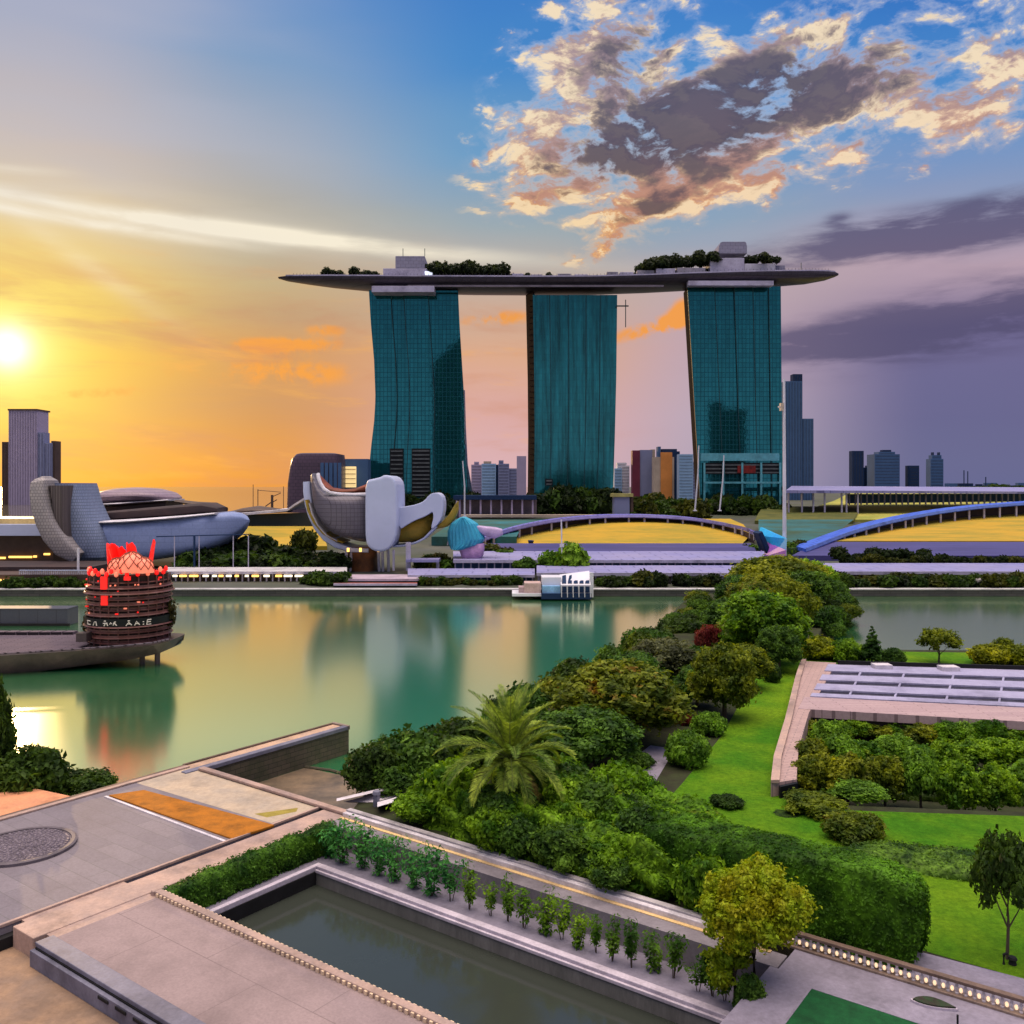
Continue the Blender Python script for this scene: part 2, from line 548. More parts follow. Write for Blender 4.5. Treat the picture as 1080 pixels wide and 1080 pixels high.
# ------------------------------------------------------------------ mesh builder
class MB:
    def __init__(self):
        self.v, self.f, self.mi, self.sm = [], [], [], []

    def add(self, verts, faces, mi=0, smooth=False):
        o = len(self.v)
        self.v += [tuple(p) for p in verts]
        for q in faces:
            self.f.append(tuple(i + o for i in q))
            self.mi.append(mi)
            self.sm.append(smooth)
        return self

    def box(self, a, b, mi=0):
        x0, y0, z0 = a
        x1, y1, z1 = b
        vs = [(x0, y0, z0), (x1, y0, z0), (x1, y1, z0), (x0, y1, z0), (x0, y0, z1), (x1, y0, z1), (x1, y1, z1), (x0, y1, z1)]
        return self.hexa(vs, mi)

    def hexa(self, vs, mi=0):
        return self.add(vs, [(0, 3, 2, 1), (4, 5, 6, 7), (0, 1, 5, 4), (1, 2, 6, 5), (2, 3, 7, 6), (3, 0, 4, 7)], mi)

    def ubox(self, u0, u1, v0, v1, z0, z1, mi=0):
        """box aligned with the plaza frame"""
        vs = [W(u, v, z) for z in (z0, z1) for u, v in ((u0, v0), (u1, v0), (u1, v1), (u0, v1))]
        return self.hexa(vs, mi)

    def prism(self, poly, z0, z1, mi=0):
        area = sum(poly[i][0] * poly[(i + 1) % len(poly)][1] - poly[(i + 1) % len(poly)][0] * poly[i][1] for i in range(len(poly)))
        if area < 0:
            poly = poly[::-1]
        n = len(poly)
        vs = [(p[0], p[1], z0) for p in poly] + [(p[0], p[1], z1) for p in poly]
        fs = [tuple(range(n - 1, -1, -1)), tuple(range(n, 2 * n))]
        fs += [(i, (i + 1) % n, n + (i + 1) % n, n + i) for i in range(n)]
        return self.add(vs, fs, mi)

    def sheet(self, poly, z, mi=0):
        area = sum(poly[i][0] * poly[(i + 1) % len(poly)][1] - poly[(i + 1) % len(poly)][0] * poly[i][1] for i in range(len(poly)))
        if area < 0:
            poly = poly[::-1]
        return self.add([(p[0], p[1], z) for p in poly], [tuple(range(len(poly)))], mi)

    def loft(self, rings, mi=0, closed=True, caps=True, smooth=False):
        n = len(rings[0])
        vs = [p for r in rings for p in r]
        fs = []
        for k in range(len(rings) - 1):
            for i in range(n if closed else n - 1):
                j = (i + 1) % n
                fs.append((k * n + i, k * n + j, (k + 1) * n + j, (k + 1) * n + i))
        self.add(vs, fs, mi, smooth)
        if caps and closed:
            o = len(self.v) - len(vs)
            self.f += [tuple(o + i for i in range(n - 1, -1, -1)), tuple(o + (len(rings) - 1) * n + i for i in range(n))]
            self.mi += [mi, mi]
            self.sm += [False, False]
        return self

    def tube(self, pts, r, n=8, mi=0, smooth=True, up=(0, 0, 1)):
        pts = [Vector(p) for p in pts]
        rr = r if isinstance(r, (list, tuple)) else [r] * len(pts)
        rings = []
        for i, p in enumerate(pts):
            t = (pts[min(i + 1, len(pts) - 1)] - pts[max(i - 1, 0)]).normalized()
            a = t.cross(Vector(up))
            if a.length < 1e-3:
                a = t.cross(Vector((1, 0, 0)))
            a.normalize()
            b = a.cross(t)
            rings.append([p + (a * math.cos(2 * math.pi * k / n) + b * math.sin(2 * math.pi * k / n)) * rr[i] for k in range(n)])
        return self.loft(rings, mi, smooth=smooth)

    def lathe(self, c, prof, n=32, mi=0, smooth=True):
        c = Vector(c)
        rings = [[c + Vector((r * math.cos(2 * math.pi * k / n), r * math.sin(2 * math.pi * k / n), z)) for k in range(n)] for r, z in prof]
        return self.loft(rings, mi, smooth=smooth)

    def build(self, name, mats, parent=None, bevel=0.0):
        me = bpy.data.meshes.new(name)
        off = Vector((0, 0, 0))
        if parent is not None:
            off = parent.get("_w", None)
            off = Vector(off) if off is not None else parent.matrix_world.translation
        me.from_pydata([(p[0] - off[0], p[1] - off[1], p[2] - off[2]) for p in self.v], [], self.f)
        mats = mats if isinstance(mats, (list, tuple)) else [mats]
        for m in mats:
            me.materials.append(m)
        me.polygons.foreach_set("material_index", self.mi)
        me.polygons.foreach_set("use_smooth", self.sm)
        bm = bmesh.new()
        bm.from_mesh(me)
        bmesh.ops.recalc_face_normals(bm, faces=bm.faces)
        bm.to_mesh(me)
        bm.free()
        if any(self.sm):
            me.set_sharp_from_angle(angle=math.radians(38))
        me.update()
        o = bpy.data.objects.new(name, me)
        COL.objects.link(o)
        if parent is not None:
            o.parent = parent
            o["_w"] = tuple(off)
        if bevel:
            bv = o.modifiers.new("bevel", 'BEVEL')
            bv.width = bevel
            bv.segments = 2
            bv.limit_method = 'ANGLE'
        return o


def thing(name, label, cat, loc=(0, 0, 0), group=None):
    o = bpy.data.objects.new(name, None)
    o.empty_display_size = 0.5
    COL.objects.link(o)
    o.location = loc
    o["_w"] = tuple(loc)
    return tag(o, label, cat, group)


def tag(o, label, cat, group=None):
    o["label"] = label
    o["category"] = cat
    if group:
        o["group"] = group
    return o


def struct(o, kind="structure"):
    o["kind"] = kind
    return o


def sup(c, e):
    return math.copysign(abs(c) ** e, c)


def loft_x(mb, st, d, n=28, e=0.8, mi=0, smooth=True, flat_top=False):
    """solid swept along the picture's width: stations (x, ytop, ybottom, half depth in metres)"""
    rings = []
    for x, yt, yb, dep in st:
        a, b = P(x, yt, d), P(x, yb, d)
        cz, hz = (a.z + b.z) / 2, (a.z - b.z) / 2
        ring = []
        for k in range(n):
            t = 2 * math.pi * k / n
            cx, sz = sup(math.cos(t), e), sup(math.sin(t), e)
            if flat_top:
                sz = 1.0 if math.sin(t) > 0 else -1 + 2 * (1 - abs(math.sin(t)) ** 1.0)
                cx = math.cos(t)
                z = a.z if math.sin(t) >= -1e-6 else a.z - (a.z - b.z) * abs(math.sin(t)) ** e
                ring.append((a.x, d + cx * dep, z))
            else:
                ring.append((a.x, d + cx * dep, cz + sz * hz))
        rings.append(ring)
    return mb.loft(rings, mi, smooth=smooth)


def loft_z(mb, st, d, n=24, e=0.6, mi=0, smooth=True):
    """solid swept upwards: stations (y, xleft, xright, half depth in metres)"""
    rings = []
    for y, xl, xr, dep in st:
        a, b = P(xl, y, d), P(xr, y, d)
        cx, hx = (a.x + b.x) / 2, (b.x - a.x) / 2
        rings.append([(cx + sup(math.cos(2 * math.pi * k / n), e) * hx, d + sup(math.sin(2 * math.pi * k / n), e) * dep, a.z) for k in range(n)])
    return mb.loft(rings, mi, smooth=smooth)


# ------------------------------------------------------------------ foliage
NR = np.random.RandomState(7)


def leaf_quads(pos, nor, size, aspect=1.7, rnd=NR):
    n = len(pos)
    t = rnd.normal(size=(n, 3))
    t -= nor * (t * nor).sum(1)[:, None]
    t /= np.linalg.norm(t, axis=1)[:, None] + 1e-9
    b = np.cross(nor, t)
    s = size * rnd.uniform(0.55, 1.25, size=(n, 1))
    l, w = t * s * aspect * 0.5, b * s * 0.5
    bend = nor * s * 0.18
    v = np.stack([pos - l - bend, pos + w * 0.9, pos + l - bend, pos - w * 0.9], 1).reshape(-1, 3)
    return v


def quads_mesh(name, verts, mat, cores=None):
    """verts: (4n,3) leaf corners; cores: list of (verts, faces) solid inner masses"""
    nq = len(verts) // 4
    faces = np.arange(nq * 4).reshape(nq, 4)
    allv, off, cf = [verts], len(verts), []
    for cv, cfaces in cores or []:
        allv.append(cv)
        cf.append(np.asarray(cfaces) + off)
        off += len(cv)
    V = np.concatenate(allv)
    tri = np.concatenate(cf) if cf else np.zeros((0, 3), int)
    me = bpy.data.meshes.new(name)
    me.vertices.add(len(V))
    me.vertices.foreach_set("co", V.astype(np.float32).ravel())
    me.loops.add(nq * 4 + len(tri) * 3)
    me.loops.foreach_set("vertex_index", np.concatenate([faces.ravel(), tri.ravel()]).astype(np.int32))
    me.polygons.add(nq + len(tri))
    st = np.concatenate([np.arange(nq) * 4, nq * 4 + np.arange(len(tri)) * 3]).astype(np.int32)
    me.polygons.foreach_set("loop_start", st)
    me.update(calc_edges=True)
    me.validate()
    me.materials.append(mat)
    return me


def ico(sub):
    bm = bmesh.new()
    bmesh.ops.create_icosphere(bm, subdivisions=sub, radius=1.0)
    v = np.array([p.co[:] for p in bm.verts])
    f = np.array([[q.index for q in p.verts] for p in bm.faces])
    bm.free()
    return v, f


ICO_V, ICO_F = ico(2)


def clump_leaves(clumps, per_m2, leaf, seed, spread=0.62, core=0.70, aspect=1.7):
    """leaves on and just under the skin of overlapping clumps, with a solid heart in each"""
    r = np.random.RandomState(seed)
    allv, cores = [], []
    for (cx, cy, cz, rad, sq) in clumps:
        n = max(12, int(per_m2 * 4 * math.pi * rad * rad))
        d = r.normal(size=(n, 3))
        d /= np.linalg.norm(d, axis=1)[:, None]
        lump = 1 + 0.16 * np.sin(d[:, 0] * 5 + cx) * np.sin(d[:, 1] * 6 + cy) + 0.12 * np.sin(d[:, 2] * 8 + cz * 2)
        k = rad * lump * np.where(r.rand(n) < 0.14, r.uniform(1.0, 1.42, n), r.uniform(0.78, 1.10, n))
        pos = np.array([cx, cy, cz]) + d * k[:, None] * np.array([1, 1, sq])
        nor = d * np.array([1, 1, 1 / sq]) + r.normal(size=(n, 3)) * spread
        nor[:, 2] += 0.25
        nor /= np.linalg.norm(nor, axis=1)[:, None] + 1e-9
        allv.append(leaf_quads(pos, nor, leaf, aspect, r))
        if core:
            cv = ICO_V * (1 + 0.14 * np.sin(ICO_V[:, :1] * 5 + cx) * np.sin(ICO_V[:, 1:2] * 6 + cy))
            cores.append((cv * rad * core * np.array([1, 1, sq]) + np.array([cx, cy, cz]), ICO_F))
    return np.concatenate(allv), cores


def crown_clumps(seed, R, H, n, z0, rmin=0.26, rmax=0.42, flat=1.0, hollow=0.5):
    """centres of the clumps of one crown: radius R, height H, underside at z0"""
    r = random.Random(seed)
    out = []
    ga = math.pi * (3 - math.sqrt(5))
    for i in range(n):
        f = (i + 0.5) / n
        cz = 1 - 1.55 * f
        a = ga * i + r.uniform(-0.4, 0.4)
        rr = math.sqrt(max(0.0, 1 - cz * cz)) * r.uniform(0.68, 1.14)
        rad = R * r.uniform(rmin, rmax)
        x, y = (R - rad) * rr * math.cos(a), (R - rad) * rr * math.sin(a)
        z = z0 + H * 0.42 + cz * (H * 0.5 - rad * 0.5) * r.uniform(0.85, 1.1)
        out.append((x, y, z, rad, flat * r.uniform(0.75, 0.95)))
    out.append((0, 0, z0 + H * 0.45, R * hollow, 0.7))
    return out


def trunk_mesh(name, seed, h, r0, limbs, spread, mat, zl=0.5):
    r = random.Random(seed)
    mb = MB()
    bend = [(0, 0, -0.3), (r.uniform(-.1, .1) * h * .3, r.uniform(-.1, .1) * h * .3, h * .45), (r.uniform(-.1, .1) * h * .5, r.uniform(-.1, .1) * h * .5, h)]
    mb.tube(bend, [r0, r0 * 0.75, r0 * 0.4], 8)
    for k in range(limbs):
        a = 2 * math.pi * k / limbs + r.uniform(-.4, .4)
        z = h * r.uniform(zl, 0.9)
        e = Vector((math.cos(a) * spread * r.uniform(.6, 1), math.sin(a) * spread * r.uniform(.6, 1), h * r.uniform(0.95, 1.3)))
        m = Vector((e.x * 0.45, e.y * 0.45, (z + e.z) * 0.5 - 0.05 * h))
        mb.tube([(0, 0, z), m, e], [r0 * 0.45, r0 * 0.3, r0 * 0.1], 6)
    o = mb.build(name, mat)
    me = o.data
    bpy.data.objects.remove(o)
    return me


def plant(kind, label, cat, loc, crown_me, trunk_me=None, mat=None, scale=(1, 1, 1), rz=0.0, group=None, crown_name="crown", trunk_name="trunk"):
    t = thing(kind, label, cat, loc, group)
    t.rotation_euler = (0, 0, rz)
    t.scale = scale
    for nm, me in ((crown_name, crown_me), (trunk_name, trunk_me)):
        if me is None:
            continue
        o = bpy.data.objects.new(nm, me)
        COL.objects.link(o)
        o.parent = t
        if nm == crown_name and mat is not None:
            o.material_slots[0].link = 'OBJECT'
            o.material_slots[0].material = mat
    return t


def shell_leaves(mb_v, mb_f, per_m2, leaf, seed, jitter=0.25, spread=0.5, aspect=1.7):
    """leaves over the skin of a solid (hedge, mound) given as verts and quads/tris"""
    r = np.random.RandomState(seed)
    V = np.array(mb_v, float)
    tris = []
    for q in mb_f:
        for i in range(1, len(q) - 1):
            tris.append((q[0], q[i], q[i + 1]))
    T = np.array(tris)
    a, b, c = V[T[:, 0]], V[T[:, 1]], V[T[:, 2]]
    cr = np.cross(b - a, c - a)
    ar = np.linalg.norm(cr, axis=1) * 0.5
    n = int(ar.sum() * per_m2)
    pick = r.choice(len(T), n, p=ar / ar.sum())
    u, w = r.rand(n, 1), r.rand(n, 1)
    fl = (u + w) > 1
    u, w = np.where(fl, 1 - u, u), np.where(fl, 1 - w, w)
    pos = a[pick] + (b[pick] - a[pick]) * u + (c[pick] - a[pick]) * w
    nor = cr[pick] / (np.linalg.norm(cr[pick], axis=1)[:, None] + 1e-9)
    pos = pos + nor * r.uniform(-jitter, jitter, (n, 1))
    nor = nor + r.normal(size=(n, 3)) * spread
    nor[:, 2] += 0.25
    nor /= np.linalg.norm(nor, axis=1)[:, None] + 1e-9
    return leaf_quads(pos, nor, leaf, aspect, r)

# ------------------------------------------------------------------ the setting
# bay water: long, low swell; mirror-like towards the far shore
m_water, nt, b = nodes_of("bay_water")
v = coords(nt, (1, 1, 1))
b.inputs["Base Color"].default_value = (0.001, 0.20, 0.075, 1)
b.inputs["Roughness"].default_value = 0.20
b.inputs["IOR"].default_value = 1.45
b.inputs["Specular IOR Level"].default_value = 0.9
vs_ = coords(nt, (0.05, 0.16, 1), math.radians(4))
wv_ = mathn(nt, 'ADD', noise(nt, vs_, 1.0, 3.0), mathn(nt, 'MULTIPLY', noise(nt, coords(nt, (0.5, 1.1, 1)), 1.0, 2.0), 0.12))
bump(nt, b, wv_, 0.05, 0.6)
gl = nt.nodes.new("ShaderNodeBsdfGlossy")
gl.inputs["Color"].default_value = (1.0, 0.97, 0.66, 1)
gl.inputs["Roughness"].default_value = 0.145
mx = nt.nodes.new("ShaderNodeMixShader")
lw = nt.nodes.new("ShaderNodeLayerWeight")
lw.inputs[0].default_value = 0.5
nt.links.new(rng_(nt, lw.outputs["Facing"], 0.55, 0.95, 0.34, 0.93), mx.inputs[0])
nt.links.new(b.outputs[0], mx.inputs[1])
nt.links.new(gl.outputs[0], mx.inputs[2])
nt.links.new(mx.outputs[0], [q for q in nt.nodes if q.type == 'OUTPUT_MATERIAL'][0].inputs[0])

mb = MB()
mb.sheet([(-9000, -200), (9000, -200), (9000, 300), (-9000, 300)], 0.0)
struct(mb.build("water", m_water))

# far land: quay level, then rising lawns, then flat out to the horizon
m_far = M_plain("far_ground", (0.07, 0.075, 0.07, 1), (0.05, 0.06, 0.035, 1), 0.02, 0.9, bmp=0)
prof = [(250, 2.0), (290, 2.4), (330, 2.9), (372, 3.3), (425, 4.2), (480, 6.5), (700, 10.5), (1500, 14.0), (4000, 17.0), (16000, 20.0)]
mb = MB()
rows = []
for d, z in prof:
    rows.append([(x, d, z) for x in np.linspace(-1.1 * d - 300, 1.1 * d + 300, 14)])
mb.loft(rows, closed=False, caps=False)
struct(mb.build("far_ground", m_far))
# added mirror sheet on the far left land, standing in for the low bright sky
m_sky_mirror, nt, b = nodes_of("sky_mirror_sheet")
b.inputs["Base Color"].default_value = (0.10, 0.09, 0.06, 1)
b.inputs["Roughness"].default_value = 0.10
b.inputs["IOR"].default_value = 1.6
mb = MB()
g = []
for d, z in ((530, 7.5), (700, 10.9), (1500, 14.4), (4000, 17.5), (16000, 20.6)):
    g.append([(-1.4 * d - 300, d, z), ((300 - 540) * d / F, d, z), ((620 - 540) * d / F if d > 1400 else (330 - 540) * d / F, d, z)])
mb.loft(g, closed=False, caps=False)
struct(mb.build("sea", m_sky_mirror))

m_quay = M_tiles("quay_stone", (0.05, 0.05, 0.055, 1), (0.07, 0.066, 0.07, 1), (0.02, 0.02, 0.02, 1), 3.0, 0.7, 0.05, swap=True, rough=0.7)
m_pale = M_plain("pale_coping", (0.50, 0.49, 0.52, 1), (0.36, 0.35, 0.38, 1), 0.3, 0.6)
q = thing("quay_wall", "long dark stone quay wall with a pale coping on the far shore", "quay wall", (0, 250, 0))
MB().box((-700, 248.6, -1), (700, 250.1, 1.75)).build("wall", m_quay, q)
MB().box((-700, 248.2, 1.753), (700, 250.6, 2.05)).build("coping", m_pale, q)

# near land
m_soil = M_plain("soil", (0.030, 0.040, 0.014, 1), (0.022, 0.022, 0.012, 1), 0.6, 0.95, bmp=0.5)
shore = [W(-0.2, 2.62), (-12, 89), (6, 123), (24, 162), (43, 222), (60, 240), (84, 240), (80, 215), (60, 176), (50, 151), (100, 149), (190, 149), (190, 112), (36.5, 112), (34, 106), (24.2, 77.6), (44, 75.2), (190, 64), (190, 12), W(62, 2.62)]
mb = MB()
mb.prism([(p[0], p[1]) for p in shore], -2.0, 2.99)
struct(mb.build("garden_ground", m_soil))
struct(MB().sheet([(30, 114), (20, 76), (200, 60), (200, 116)], 0.75).build("sunken_ground", m_soil))

m_conc = M_tiles("plaza_concrete", (0.205, 0.18, 0.205, 1), (0.17, 0.15, 0.175, 1), (0.14, 0.13, 0.14, 1), 4.2, 1.5, 0.03, UANG * -1, 0.7, (0.135, 0.115, 0.13, 1), 0.2)
m_path = M_plain("footpath_concrete", (0.42, 0.29, 0.24, 1), (0.30, 0.22, 0.20, 1), 0.5, 0.7)
m_slab = M_tiles("slab_concrete", (0.28, 0.215, 0.22, 1), (0.265, 0.203, 0.21, 1), (0.19, 0.145, 0.15, 1), 9.0, 6.3, 0.03, UANG * -1, 0.8, (0.15, 0.115, 0.12, 1), 0.22, bmp=0.35)
m_low = M_plain("lower_paving", (0.28, 0.18, 0.115, 1), (0.19, 0.135, 0.105, 1), 0.35, 0.75, bmp=0.3)
m_dark = M_plain("dark_groove", (0.012, 0.012, 0.014, 1), None, 1.0, 0.8)
m_road = M_plain("road_surface", (0.21, 0.19, 0.22, 1), (0.165, 0.15, 0.175, 1), 0.5, 0.75, bmp=0.2)
m_stripe = M_plain("yellow_strip", (0.66, 0.46, 0.21, 1), (0.54, 0.38, 0.20, 1), 0.8, 0.7)
m_white = M_plain("white_concrete", (0.60, 0.56, 0.62, 1), (0.45, 0.42, 0.47, 1), 0.7, 0.6)
m_lilac = M_plain("lilac_paving", (0.23, 0.21, 0.28, 1), (0.185, 0.17, 0.225, 1), 0.4, 0.7)
m_rust = M_plain("orange_groundcover", (0.38, 0.135, 0.012, 1), (0.26, 0.10, 0.012, 1), 1.1, 0.9, bmp=0.6)
m_salmon = M_plain("salmon_paving", (0.62, 0.27, 0.14, 1), (0.50, 0.23, 0.13, 1), 0.5, 0.75)
m_sand = M_plain("wet_sand", (0.20, 0.145, 0.095, 1), (0.10, 0.08, 0.06, 1), 0.35, 0.28, bmp=0.1)
m_rim = M_plain("pool_rim", (0.48, 0.43, 0.51, 1), (0.36, 0.32, 0.39, 1), 0.6, 0.55)
m_wallgrey = M_plain("pool_wall", (0.17, 0.165, 0.16, 1), (0.11, 0.11, 0.105, 1), 0.5, 0.7, stretch=(1, 1, 0.25))
m_steel = M_plain("blue_grey_edge", (0.16, 0.16, 0.22, 1), (0.11, 0.11, 0.16, 1), 0.5, 0.5)

struct(MB().ubox(-22.0, -3.15, -30, 2.0, -2, 3.0).build("plaza", m_conc, bevel=0.04))
struct(MB().ubox(-3.15, -2.55, -30, 2.0, -2, 2.45).build("drain_channel", m_dark))
mb = MB()
mb.ubox(-2.55, -0.0, -23.2, 2.6, -2, 3.02)
struct(mb.build("footpath", m_path, bevel=0.05))
mb = MB()
mb.ubox(-3.35, -3.1, -30, 2.0, 2.9, 3.10)
k = mb.build("kerb", m_path, bevel=0.03)
tag(k, "thin pinkish kerb beside the dark drain groove across the plaza", "kerb")
# sandy corner of the plaza between orange bed, jetty and inlet
struct(MB().sheet([W(-21.4, -3.6), W(-3.6, -2.7), W(-3.4, 1.9), W(-21.6, 1.9)], 3.006).build("sandy_paving", M_plain("sandy_paving", (0.43, 0.34, 0.25, 1), (0.33, 0.28, 0.23, 1), 0.35, 0.75)))
struct(MB().ubox(0.9, 37.0, -22.4, -15.62, -2, 3.0).build("terrace_slab", m_slab, bevel=0.06))
struct(MB().ubox(-30, 62, -60, -22.42, -2, 1.75).build("lower_paving", m_low))
struct(MB().ubox(-3.1, 0.88, -22.42, -15.62, -2, 2.96).build("corner_paving", m_path))

# slab edge: stepped blue-grey band along the drop to the lower paving
e = thing("slab_edge", "stepped blue-grey edge wall with a dark groove under the terrace slab", "retaining wall", W(9, -22.6, 1.75))
MB().ubox(0.6, 24, -23.7, -22.43, 1.75, 2.70).build("wall", m_steel, e, bevel=0.03)
MB().ubox(0.75, 24, -23.45, -22.43, 2.702, 2.80).build("groove", m_dark, e)
MB().ubox(0.6, 24, -23.4, -22.3, 2.802, 3.06).build("coping", m_steel, e, bevel=0.04)
for i in range(9):
    MB().ubox(8.2 + i * 1.7, 9.2 + i * 1.7, -23.76, -23.702, 2.42, 2.58).build("vent_slot", m_dark, e)

# pool recess
struct(MB().ubox(0.0, 36.9, -15.6, -0.02, -2, 0.06).build("pool_floor", m_wallgrey))
struct(MB().ubox(0.0, 2.55, -15.6, -0.02, 0.06, 1.25).build("planting_bed", m_lilac))
struct(MB().ubox(2.552, 36.5, -3.2, -0.02, 0.06, 1.25).build("planting_bed", m_lilac))
r_ = thing("pool_rim", "pale lilac parapet around the sunken dark pool", "pool rim", W(2.7, -3.4, 1.2))
MB().ubox(2.55, 2.95, -15.5, -3.2, 0.07, 1.55).build("rim", m_rim, r_, bevel=0.05)
MB().ubox(2.953, 36.5, -3.75, -3.2, 0.07, 1.55).build("rim", m_rim, r_, bevel=0.05)
MB().ubox(3.0, 36.5, -3.95, -3.753, 1.12, 1.34).build("ledge", m_rim, r_, bevel=0.03)
MB().ubox(2.953, 36.5, -3.86, -3.752, 0.06, 1.10).build("pool_wall", m_wallgrey, r_)
MB().ubox(2.952, 3.06, -15.5, -3.87, 0.06, 1.2).build("pool_wall", m_dark, r_)
m_pool, nt, b = nodes_of("pool_water")
b.inputs["Base Color"].default_value = (0.030, 0.036, 0.030, 1)
b.inputs["Roughness"].default_value = 0.10
b.inputs["Specular IOR Level"].default_value = 0.35
bump(nt, b, noise(nt, coords(nt, (0.6, 0.6, 1)), 1.0, 3.0), 0.05, 0.2)
struct(MB().ubox(3.06, 36.5, -15.55, -3.87, 0.05, 0.22).build("pool_water", m_pool))
struct(MB().ubox(36.5, 37.0, -15.6, -0.02, 0.06, 2.98).build("pool_end_wall", m_lilac))

m_teeth = M_plain("cream_teeth", (0.66, 0.50, 0.34, 1), (0.52, 0.40, 0.29, 1), 1.2, 0.6)
k = thing("pool_kerb", "cream toothed kerb along the near edge of the sunken pool", "kerb", W(12, -15.4, 3))
MB().ubox(0.6, 36.4, -15.62, -15.1, 2.6, 3.28).build("coping", m_path, k, bevel=0.05)
mb = MB()
x = 0.9
while x < 36:
    mb.ubox(x, x + 0.2, -15.72, -15.622, 3.005, 3.22)
    mb.ubox(x, x + 0.2, -15.098, -15.0, 2.5, 3.22)
    x += 0.42
mb.build("teeth", m_teeth, k)
MB().ubox(0.25, 0.598, -15.7, -14.6, 2.6, 3.28).build("end_block", m_path, k, bevel=0.08)

struct(MB().ubox(0.002, 36.9, -0.02, 1.62, -2, 3.0).build("road", m_road))
struct(MB().ubox(0.002, 36.0, 1.28, 1.60, 3.0, 3.05).build("yellow_strip", m_stripe))
pw = thing("parapet", "long white concrete parapet along the grey road beside the shrubs", "parapet", W(17, 2.1, 3))
MB().ubox(0.002, 35.0, 1.62, 2.6, -1, 3.38).build("wall", m_white, pw, bevel=0.05)
MB().ubox(0.0, 35.0, 2.0, 2.5, 3.382, 3.52).build("coping", M_plain("parapet_top", (0.42, 0.39, 0.42, 1), None, 1.0, 0.65), pw, bevel=0.03)

struct(MB().ubox(37.002, 62, -22.4, 2.6, -2, 3.0).build("garden_plaza", m_lilac))
gm = thing("green_mat", "dark green rectangular mat lying on the lilac plaza", "mat", W(42, -4, 3))
MB().ubox(39.2, 44.6, -9, -1.1, 3.002, 3.05).build("mat", M_plain("green_mat", (0.006, 0.075, 0.022, 1), (0.004, 0.05, 0.016, 1), 1.5, 0.9, bmp=0.4), gm)
MB().ubox(39.08, 39.198, -9, -0.98, 3.002, 3.07).build("edging", m_lilac, gm)
MB().ubox(39.2, 44.6, -1.098, -0.98, 3.002, 3.07).build("edging", m_lilac, gm)
struct(MB().ubox(46.2, 62, -6, 0.2, 3.0, 3.012).build("dark_paving", m_steel))

# plaza beds
bed = tag(MB().prism([W(-20.1, -7.0), W(-18.9, -4.4), W(-2.9, -2.95), W(-3.25, -6.7)], 2.9, 3.12).build("groundcover_bed", m_rust, bevel=0.05),
          "rust orange planted strip between grey plaza paving and the sandy paving", "planting bed")
MB_ = MB().ubox(-20.3, -3.3, -7.35, -7.1, 2.98, 3.06)
tag(MB_.build("kerb", m_white, bevel=0.02), "thin pale kerb along the grey side of the orange planted strip", "kerb")
struct(MB().prism([W(-22.02, -8.6), W(-22.02, -17), W(-34, -22), W(-32, -10.5)], -2, 2.9).build("salmon_paving", m_salmon))
struct(MB().sheet([W(-6.4, -2.2), W(-4.9, -2.1), W(-4.0, 0.2), W(-4.6, 0.9)], 3.012).build("moss_patch", M_plain("moss_patch", (0.30, 0.24, 0.05, 1), None, 1.0, 0.9)))

cob = thing("cobbled_disc", "round raised disc of dark cobbles with a smooth rim on the plaza", "disc", W(-14.6, -16.9, 3))
c0 = W(-14.6, -16.9, 3.0)
MB().lathe(c0, [(0.01, 0.0), (3.7, 0.0), (3.7, 0.2), (3.55, 0.26), (3.3, 0.24), (3.28, 0.15), (0.01, 0.15)], 48, smooth=False).build("rim", M_plain("disc_rim", (0.13, 0.11, 0.13, 1), None, 1.0, 0.6), cob)
mb = MB()
r = random.Random(4)
ring = 0.25
while ring < 3.2:
    n = max(4, int(2 * math.pi * ring / 0.34))
    for i in range(n):
        a = 2 * math.pi * (i + r.uniform(-.1, .1)) / n + ring
        p = c0 + Vector((math.cos(a) * ring, math.sin(a) * ring, 0.12))
        s, h = r.uniform(.11, .15), r.uniform(.08, .13)
        mb.add([p + Vector(q) for q in ((-s, -s, 0), (s, -s, 0), (s, s, 0), (-s, s, 0), (-s * .6, -s * .6, h), (s * .6, -s * .6, h), (s * .6, s * .6, h), (-s * .6, s * .6, h))],
               [(4, 5, 6, 7), (0, 1, 5, 4), (1, 2, 6, 5), (2, 3, 7, 6), (3, 0, 4, 7)])
    ring += 0.31
mb.build("cobbles", M_plain("cobbles", (0.20, 0.17, 0.20, 1), (0.12, 0.10, 0.13, 1), 3.0, 0.55), cob)

# waterside edge wall and the jetty
jw = thing("edge_wall", "low brown-topped wall along the plaza's waterline", "wall", W(-22, -4, 3))
MB().ubox(-22.5, -22.02, -16, 2.0, -2, 3.12).build("wall", M_plain("brown_stone", (0.16, 0.105, 0.08, 1), (0.10, 0.07, 0.06, 1), 0.8, 0.7), jw, bevel=0.03)
MB().ubox(-22.0, -21.5, -16, 2.0, 3.002, 3.16).build("coping", m_path, jw, bevel=0.03)
je = thing("jetty", "stone jetty with tan walkway and dark sides running into the bay", "jetty", W(-21.4, 11, 0))
m_jetty = M_tiles("jetty_stone", (0.10, 0.085, 0.06, 1), (0.075, 0.065, 0.05, 1), (0.03, 0.03, 0.025, 1), 1.6, 0.5, 0.03, swap=True, rough=0.8, dirt=(0.03, 0.045, 0.02, 1), dscale=0.4)
MB().ubox(-22.7, -20.2, 2.0, 21.4, -2, 2.7).build("base", m_jetty, je)
MB().ubox(-22.45, -20.9, 2.0, 21.1, 2.702, 2.98).build("walkway", M_plain("tan_walk", (0.50, 0.33, 0.22, 1), (0.40, 0.28, 0.21, 1), 0.6, 0.7), je)
